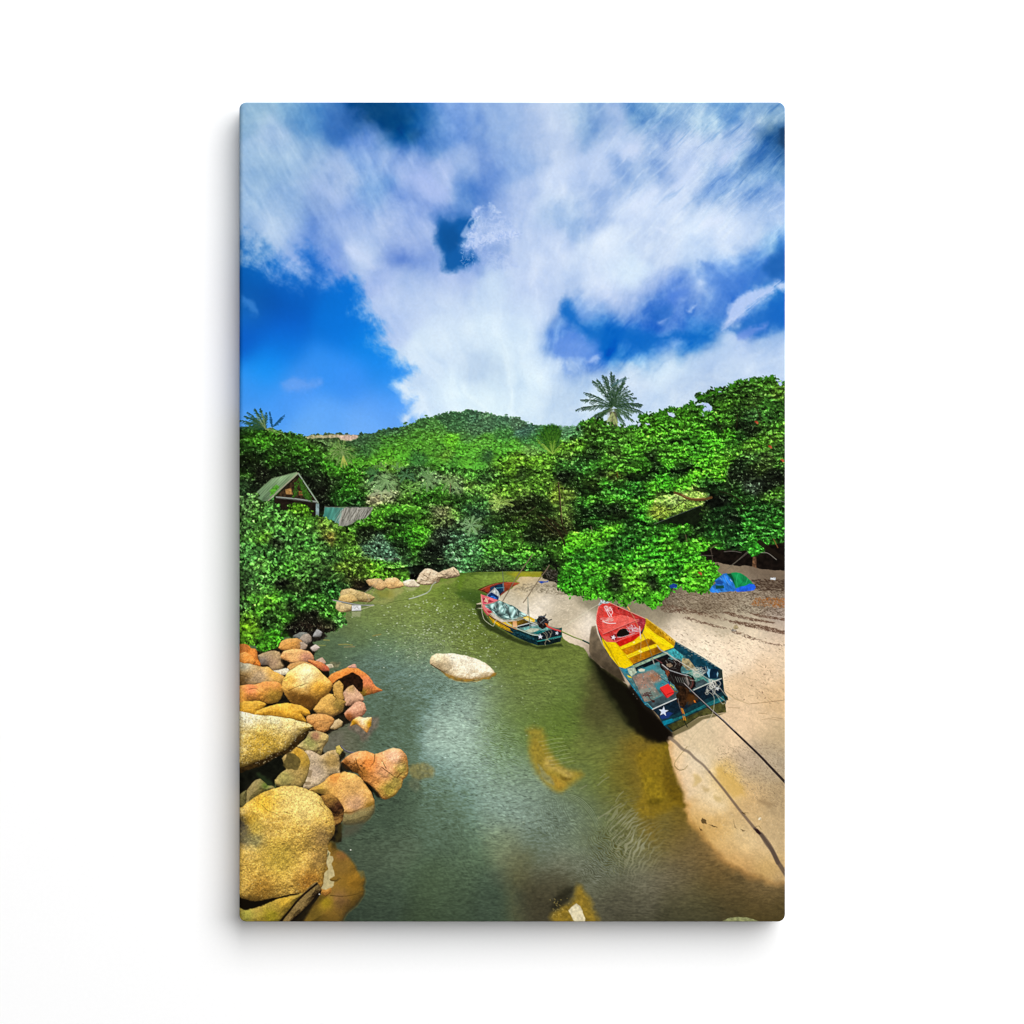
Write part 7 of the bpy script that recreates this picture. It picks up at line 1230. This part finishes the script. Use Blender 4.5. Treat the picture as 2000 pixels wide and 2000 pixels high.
# engine
eng = part('printed_engine', ba, 'rusty open engine with a long shaft')
pl('J', '945,900 1000,870 1060,880 1130,880 1220,890 1235,960 1210,1030 1230,1080 1300,1090 1370,1120 1405,1180 1400,1230 1330,1270 1250,1290 1180,1260 1130,1200 1060,1150 1040,1080 990,1020 960,970', '1d1816', eng, wob=2, wsc=4, tex=.6, tsc=2.5)
pl('J', '1130,1200 1180,1290 1160,1330 1170,1420 1260,1500 1300,1420 1380,1400 1400,1330 1330,1290 1300,1240', '2c1c10', eng, wob=1.5, wsc=4, tex=.6, tsc=3); haze('J', '1300,1320 1380,1330 1430,1380 1380,1440 1320,1460 1300,1400', '5a3412', 2.5, .7, 3, 6); pl('J', '1380,1395 1400,1400 1410,1430 1385,1425', 'd07020', eng)
pl('J', '1040,940 1090,930 1120,965 1080,985 1040,970', '84705c', eng, tex=.4, tsc=2.5); pl('J', '1020,1020 1060,1010 1080,1060 1050,1110 1030,1060', '743c24', eng, tex=.4, tsc=2.5)
slw = box(P('J', '1120,1080 1420,1300'), 0); wheel = P('J', '1265,1180')[0]
for rr_, c_, w_ in ((20.5, '0c0a0a', 2.2), (17, '3c1c1c', 1.6), (13.5, '50443c', 1.3), (10, '2c2c2c', 1.2)):
    a = np.linspace(-1.9, .9, 22); line(np.stack([wheel[0] + rr_ * np.cos(a), wheel[1] + rr_ * .85 * np.sin(a)], 1), c_, w_, eng)
for k in range(9): ln('J', f'{1150+k*14},{1105+k*2} {1180+k*14},{1170+k*2}', ('7c8078', '24201c')[k % 2], 1, None, op=.8)
pl('J', '1270,1110 1300,1120 1330,1190 1310,1220 1290,1160', '9a8c84', eng, f=1, op=.8)
for k in range(10):
    a = -.9 + k * .19; q = wheel + 16 * np.array([math.cos(a), .85 * math.sin(a)]); leaves([q[0]], [q[1]], [1.1], [.8], [0.], np.array([col('9c5c50')]), None, .7)
for s, c_, w_ in (('1075,1020 1150,1045 1230,1070 1310,1090', 'a8a8a8', 1.5), ('985,950 1060,1010', 'b4b0ac', 2), ('980,965 1050,1025', '4c4844', 1.2), ('900,880 980,930', '6c3c3c', 2), ('1150,890 1210,900 1200,960', '5c5450', 1.4), ('1060,890 1120,920', '3c4448', 1.6), ('1180,940 1230,950', '3a2c28', 2), ('1100,990 1160,1000', '484440', 1.2), ('1060,1100 1080,1180', '2c2824', 2), ('1090,1080 1140,1180', '30302c', 1.6), ('1130,900 1160,940 1140,980', 'a09890', .8), ('1030,900 1050,930', '8c8880', .9)): ln('J', s, c_, w_, eng)
ln('J', '1080,1200 1130,1240', 'd8cc50', 1.6, eng); ln('J', '1100,1220 1150,1290 1170,1290', '6c5c1c', 1.6, eng); ln('J', '1060,1165 1080,1200', '2c4c9c', 1.6, eng)
can_ = part('printed_fuel_can', ba)
pl('J', '955,1240 1060,1190 1135,1290 1125,1320 1050,1370 1040,1350', 'e8302c', can_, f=.6); pl('J', '955,1240 1040,1345 1050,1375 1030,1360 960,1270', 'b01c1c', can_); ln('J', '1045,1330 1085,1310 1130,1300', '8c1414', 1.2)
anc = part('printed_anchor', ba)
for s in ('745,1335 800,1300 850,1320', '770,1350 810,1325 840,1290', '760,1310 800,1340 860,1340', '780,1300 830,1350', '810,1345 840,1390 870,1420', '740,1345 790,1330'): ln('J', s, '4c2c2c', 1.5, anc)
pl('J', '850,1395 890,1400 890,1425 860,1425', '3c201c', anc)
ln('J', '1182,1375 1200,1470 1225,1540', '6c6460', 1.1, tr); 
for s in ('1225,1500 1245,1560', '1240,1505 1262,1570', '1245,1600 1260,1650', '1265,1600 1280,1650'): ln('J', s, 'd88c20', 1.5, tr)
ln('J', '1225,1520 1240,1570', 'b03c14', 1); ln('J', '1262,1655 1300,1735', '1c2418', 1.8, tr)
# long shaft, ropes
rod = part('printed_shaft', ba, 'long iron shaft reaching over the sand')
line(np.vstack([P('J', '1262,1185 1400,1330 1560,1480'), P('L', '950,-5 1150,170 1400,410 1600,600 1780,790 1990,1010')]), '2c2422', 2.0, rod, w2=5.0)
line(np.vstack([P('J', '1258,1182 1400,1322 1580,1490'), P('L', '1000,30 1150,158 1300,300')]), 'b4aca8', 1.3, None, .9)
line(P('L', '1150,160 1400,392 1700,680'), '7c6c64', .9, None, .6)
ln('J', '555,225 575,270 650,390 700,520 720,600 712,860', 'b8a070', .9, None, op=.8); ln('J', '552,225 575,262', 'f0b850', 2); ln('J', '740,560 770,620 830,760 880,920', '8c7c54', 1.1, None, op=.85); ln('J', '865,890 885,945', '9c9c94', 1.7)
ln('J', '700,470 712,600 712,620', 'e0d0d8', 1.4); ln('J', '920,710 960,760 1050,810 1150,880 1230,930 1330,990 1430,1060', 'd0ccc0', 1.1, None, smooth=True); ln('J', '930,720 980,780 1070,830 1160,900', 'a8a498', .9, None, smooth=True)
r = np.random.RandomState(50)
def tangle(c, x0_, y0_, rx, ry, n, color, w=.9, seed=0, pt=None, op=.85):
    rr = np.random.RandomState(seed); k = CROPS[c][2]
    for _ in range(n):
        t0 = rr.rand() * 6.28; cx = x0_ + rr.randn() * rx * .45; cy = y0_ + rr.randn() * ry * .45; a = rx * (.25 + .4 * rr.rand()); b = ry * (.25 + .4 * rr.rand())
        pts = P(c, ' '.join(f'{cx + a*math.cos(t0+u)*(1+.2*rr.randn()):.0f},{cy + b*math.sin(t0+u)*(1+.2*rr.randn()):.0f}' for u in np.linspace(0, 4 + rr.rand() * 2, 7)))
        line(pts, color, w, pt, op, True)
rpa = part('printed_rope', ba, 'tangled pale ropes')
tangle('J', 290, 240, 50, 50, 6, 'e8d0d0', .9, 1, rpa); tangle('J', 320, 400, 90, 28, 6, 'e0c0b8', .9, 2, rpa); tangle('J', 620, 490, 90, 45, 9, 'd8c4cc', .9, 3, rpa)
for s in ('270,240 310,330 330,350', '290,250 340,330 350,350', '330,230 360,290 340,330', '240,400 300,430 400,430'): ln('J', s, 'f0e4e4', 1.2, rpa, smooth=True)
tangle('J', 1430, 1050, 110, 80, 16, 'c8c8b8', .9, 4, rpa, .75); tangle('J', 1620, 1210, 50, 90, 12, 'd8d4c8', 1.1, 5, rpa, .8); tangle('J', 1530, 1290, 35, 45, 3, 'c4c0b0', 1.2, 6, rpa)
for s in ('1240,930 1330,990 1450,1060 1560,1130 1600,1160', '1570,1140 1640,1290 1700,1350 1790,1420', '1620,1150 1700,1230 1780,1330 1850,1380', '1560,1290 1620,1330 1640,1400 1620,1560 1550,1680', '1630,1290 1680,1350 1740,1440 1780,1430'): ln('J', s, 'c0bca8', 1., rpa, smooth=True, op=.85)
pl('J', '185,195 205,140 240,145 320,165 300,185 240,180 190,215', 'a8b8b8', rpa, wob=1.5, wsc=4, tex=.5, tsc=2)
ln('L', '1020,60 1000,130 920,210 800,340 740,420 715,560 700,640', 'b8a880', .9, None, smooth=True, op=.55); ln('L', '700,500 600,620 545,700 545,760 600,795 660,785 705,740', '9a8452', 1.2, rpa, smooth=True, op=.8); ln('L', '545,745 600,795 660,785', '5c4c28', 1, None, smooth=True, op=.7)
# the shaft's shadow on the sand
shd = part('printed_shadow', sand)
def band(c, s, w0, w1, color, op): line(P(c, s), color, w0, shd, op, True, 1.2, w1)
band('L', '480,390 560,450 640,530 720,570 800,650 900,730 980,820', 6.5, 4., '7c6c5c', .8)
band('L', '980,820 1070,930 1160,1040 1260,1170 1360,1300 1450,1410 1550,1530', 4., 5.5, '6f5c4c', .85)
band('L', '1550,1530 1620,1600 1700,1720 1780,1830 1840,1960', 6, 8, '5c4c40', .8); line(P('R', '900,620 980,730 1050,870 1100,950 1140,1010'), '55463c', 7, shd, .8, True, 1.4, 9)
pl('L', '1540,1530 1590,1540 1630,1590 1610,1610 1570,1580', '2c1c1c', shd, f=1.2); ln('L', '1400,1330 1470,1335', '8a7048', 1, None); ln('L', '1390,1330 1430,1350', '4c3820', 1.5, None); ln('L', '1560,1510 1600,1500 1630,1540', '8a7448', 1, None, smooth=True)
ln('K', '1500,1893 1700,1875 1932,1845', '8a6c48', 1.1, None, op=.75); ln('K', '1180,1730 1300,1830 1480,1900', '9a845c', 2, None, op=.35); ln('K', '1720,1820 1780,1870', '9a7c54', .9, None, op=.6)
for s in ('1600,80 1700,90', '1640,160 1740,150 1850,170', '1760,130 1900,150', '1220,10 1360,15'): ln('L', s, '9a7c58', 1.2, None, op=.6, smooth=True)

# ---------------------------------------------------------------- print finish
def blur(a, n=1):
    for _ in range(n):
        b = a.copy(); b[1:-1] = (a[:-2] + 2 * a[1:-1] + a[2:]) / 4; a = b.copy(); a[:, 1:-1] = (b[:, :-2] + 2 * b[:, 1:-1] + b[:, 2:]) / 4
    return a
img = img + .30 * (img - blur(img, 4))                      # printed sharp
x, y = XX, YY
grain = np.random.RandomState(3).randn(H, W).astype(np.float32); grain = blur(grain, 1)
weave = np.sin((x + y) * 6.283 / 4.9 + 1.2 * fbm(x, y, 30, 2, 60)) * .5 + np.sin((x - y) * 6.283 / 3.7) * .25
img = img * (1 + .022 * grain[..., None]) + (.012 * weave)[..., None]
img = np.clip(img, .015, .985)

# ============================ the canvas print ============================
LIGHT = 1.14                                   # white paper under these lamps renders this bright
mc, n, l, b = principled('printed_canvas', .75, .0)
at = n.new('ShaderNodeAttribute'); at.attribute_name = 'ink'; l.new(at.outputs['Color'], b.inputs['Base Color'])
tc = n.new('ShaderNodeTexCoord'); mp = n.new('ShaderNodeMapping'); mp.inputs['Rotation'].default_value = (0, 0, math.radians(45))
l.new(tc.outputs['Object'], mp.inputs['Vector'])
wv = n.new('ShaderNodeTexWave'); wv.inputs['Scale'].default_value = 1 / (20 * K * 4.2) ; wv.inputs['Distortion'].default_value = 1.0; wv.inputs['Detail'].default_value = 2
l.new(mp.outputs['Vector'], wv.inputs['Vector'])
bp = n.new('ShaderNodeBump'); bp.inputs['Strength'].default_value = .25; bp.inputs['Distance'].default_value = .0003
l.new(wv.outputs['Fac'], bp.inputs['Height']); l.new(bp.outputs['Normal'], b.inputs['Normal'])

def linear(c):
    return np.where(c <= .04045, c / 12.92, ((c + .055) / 1.055) ** 2.4)
ink = np.clip(linear(img) / LIGHT, 0, .9).astype(np.float32)

# one vertex per picture pixel; the outline is a rounded rectangle, the cloth rolls over the edges
NX, NY = W + 1, H + 1
gx, gy = np.meshgrid(np.arange(NX, dtype=np.float64), np.arange(NY, dtype=np.float64))
RC = 14.0
ax = np.abs(gx - W / 2) - (W / 2 - RC); ay = np.abs(gy - H / 2) - (H / 2 - RC)
cor = (ax > 0) & (ay > 0); rr_ = np.hypot(ax, ay); mx_ = np.maximum(ax, ay)
fac = np.where(cor & (rr_ > 0), mx_ / np.maximum(rr_, 1e-6), 1)          # squares of the corner become arcs
sx = np.sign(gx - W / 2); sy = np.sign(gy - H / 2)
px = np.where(cor, W / 2 + sx * (W / 2 - RC + ax * fac), gx); py = np.where(cor, H / 2 + sy * (H / 2 - RC + ay * fac), gy)
def roll(d, r): t = np.clip(1 - d / r, 0, 1); return r * (1 - np.sqrt(1 - t * t))
dl = px; dr = W - px; dt = py; db = H - py
e_c = np.where(cor, RC - np.hypot(ax * fac, ay * fac), 1e9)
z = roll(dl, 9.5) * .85
for d_ in (dr, dt, db): z = np.maximum(z, roll(d_, 1.6))
z = np.maximum(z, np.where(cor, roll(np.maximum(e_c, 0), 2.0), 0))
VX = ((px - W / 2) * K).astype(np.float32); VY = ((H / 2 - py) * K).astype(np.float32); VZ = (DEPTH - z * K).astype(np.float32)
ci = np.minimum(np.arange(NX), W - 1); cj = np.minimum(np.arange(NY), H - 1)
pad = np.pad(ink, ((1, 1), (1, 1), (0, 0)), mode='edge')
vink = (pad[:-1, :-1] + pad[1:, :-1] + pad[:-1, 1:] + pad[1:, 1:]) / 4
vink = np.clip(vink * 1.3 - .3 * ((np.roll(vink, 1, 0) + np.roll(vink, -1, 0) + np.roll(vink, 1, 1) + np.roll(vink, -1, 1)) / 4), .0015, .9)

root = bpy.data.objects.new('canvas_print', None); scene.collection.objects.link(root)
root.empty_display_size = .1
root['label'] = 'frameless canvas print of a green river with two painted boats, hanging on the white wall'; root['category'] = 'canvas print'

def sheet(name, faces_mask, parent, label=None):
    """the cloth inside one printed shape, as a mesh of its own, sharing its border with its neighbours"""
    j, i = np.nonzero(faces_mask)
    v00 = j * NX + i; quads = np.stack([v00, v00 + NX, v00 + NX + 1, v00 + 1], 1)
    used, inv = np.unique(quads.ravel(), return_inverse=True)
    me = bpy.data.meshes.new(name); nv = len(used); nf = len(quads)
    me.vertices.add(nv); co = np.stack([VX.ravel()[used], VY.ravel()[used], VZ.ravel()[used]], 1); me.vertices.foreach_set('co', co.ravel())
    me.loops.add(nf * 4); me.loops.foreach_set('vertex_index', inv.astype(np.int32).ravel())
    me.polygons.add(nf); me.polygons.foreach_set('loop_start', np.arange(0, nf * 4, 4, dtype=np.int32))
    me.polygons.foreach_set('use_smooth', np.ones(nf, bool))
    me.update(calc_edges=True)
    a = me.color_attributes.new('ink', 'FLOAT_COLOR', 'POINT')
    c4 = np.ones((nv, 4), np.float32); c4[:, :3] = vink.reshape(-1, 3)[used]; a.data.foreach_set('color', c4.ravel())
    me.materials.append(mc)
    o = bpy.data.objects.new(name, me); scene.collection.objects.link(o); o.parent = parent
    if label: o['label'] = label
    return o

# a printed shape that lies in two or more sizeable patches becomes one part per patch
def patches(m):
    ys, xs = np.nonzero(m)
    j0, j1, i0, i1 = ys.min(), ys.max() + 1, xs.min(), xs.max() + 1
    q = m[j0:j1, i0:i1]; lab = np.where(q, np.arange(1, q.size + 1).reshape(q.shape), 0)
    for _ in range(4000):
        old = lab
        n_ = lab.copy()
        for ax in (0, 1):                               # running maximum along unbroken runs
            for rev in (0, 1):
                a = np.flip(n_, ax) if rev else n_
                a = np.moveaxis(a, ax, 0).copy()
                for r_ in range(1, len(a)):
                    a[r_] = np.where(a[r_] > 0, np.maximum(a[r_], a[r_-1]), 0)
                a = np.moveaxis(a, 0, ax); n_ = np.flip(a, ax) if rev else a
        lab = n_
        if (lab == old).all(): break
    return (j0, j1, i0, i1), lab
counts = np.bincount(pid.ravel(), minlength=len(PARTS))
for k in range(1, len(PARTS)):
    if not 12 <= counts[k] < 260000: continue
    (j0, j1, i0, i1), lab = patches(pid == k)
    jj, ii = np.nonzero(lab); ids, inv, n_ = np.unique(lab[jj, ii], return_inverse=True, return_counts=True)
    if len(ids) < 2 or len(ids) > 4000: continue
    lo = np.full((len(ids), 2), 1e9); hi = np.full((len(ids), 2), -1e9); P2 = np.stack([jj, ii], 1).astype(float)
    np.minimum.at(lo, inv, P2); np.maximum.at(hi, inv, P2 + 1); size = (hi - lo).max(1)
    grp = np.arange(len(ids)); order = np.argsort(-size)
    for a in order:                                    # near neighbours belong together
        g_ = np.maximum(0, np.maximum(lo - hi[a], lo[a] - hi)).max(1); near = g_ < .42 * np.maximum(size, size[a])
        m_ = grp[near].min(); old_ = np.unique(grp[near]); grp[np.isin(grp, old_)] = m_
    gs, ga = np.unique(grp, return_inverse=True); area = np.bincount(ga, n_); main = area.argmax()
    for g_ in range(len(gs)):
        if g_ == main: continue
        sel = np.isin(lab, ids[ga == g_])
        if area[g_] > 30:
            pid[j0:j1, i0:i1][sel] = len(PARTS); PARTS.append((PARTS[k][0], PARTS[k][1], None))
        else:
            for y_, x_ in zip(*np.nonzero(sel)):       # a stray fleck goes back to what is beside it
                X_ = x_ + i0
                while X_ > 0 and pid[y_ + j0, X_] == k: X_ -= 1
                pid[y_ + j0, x_ + i0] = pid[y_ + j0, X_]
counts = np.bincount(pid.ravel(), minlength=len(PARTS))
objs = {}
for k, (name, parent, label) in enumerate(PARTS):
    if counts[k] < 12: continue
    par = objs.get(parent, root) if parent is not None else root
    objs[k] = sheet(name, pid == k, par, label)
for k in range(len(PARTS)):
    if k not in objs and counts[k] > 0:                        # too small to keep apart
        sheet('printed_fleck', pid == k, root)

# wrapped sides: cloth folded back to the wall, carrying the picture's border colours
ring = [(j, 0) for j in range(NY)] + [(H, i) for i in range(1, NX)] + [(j, W) for j in range(H - 1, -1, -1)] + [(0, i) for i in range(W - 1, 0, -1)]
ring = np.array(ring); L_ = len(ring); rj, ri = ring[:, 0], ring[:, 1]
levels = 24; vs_, cs_ = [], []
for k in range(levels + 1):
    t = k / levels
    inj = np.clip(np.where(rj == 0, k * 2.6, np.where(rj == H, H - k * 2.6, rj)), 0, H).astype(int); ini = np.clip(np.where(ri == 0, k * 2.6, np.where(ri == W, W - k * 2.6, ri)), 0, W).astype(int)
    vs_.append(np.stack([VX[rj, ri], VY[rj, ri], VZ[rj, ri] * (1 - t) + .0005 * t], 1)); cs_.append(vink[inj, ini])
vv = np.concatenate(vs_); cc_ = np.concatenate(cs_)
a_ = np.arange(L_); b_ = (a_ + 1) % L_
q = np.concatenate([np.stack([a_ + k * L_, a_ + (k + 1) * L_, b_ + (k + 1) * L_, b_ + k * L_], 1) for k in range(levels)])
me = bpy.data.meshes.new('wrapped_edge'); me.from_pydata(vv.tolist(), [], q.tolist())
a = me.color_attributes.new('ink', 'FLOAT_COLOR', 'POINT'); c4 = np.ones((len(vv), 4), np.float32); c4[:, :3] = cc_; a.data.foreach_set('color', c4.ravel())
me.materials.append(mc); side = bpy.data.objects.new('wrapped_edge', me); scene.collection.objects.link(side); side.parent = root
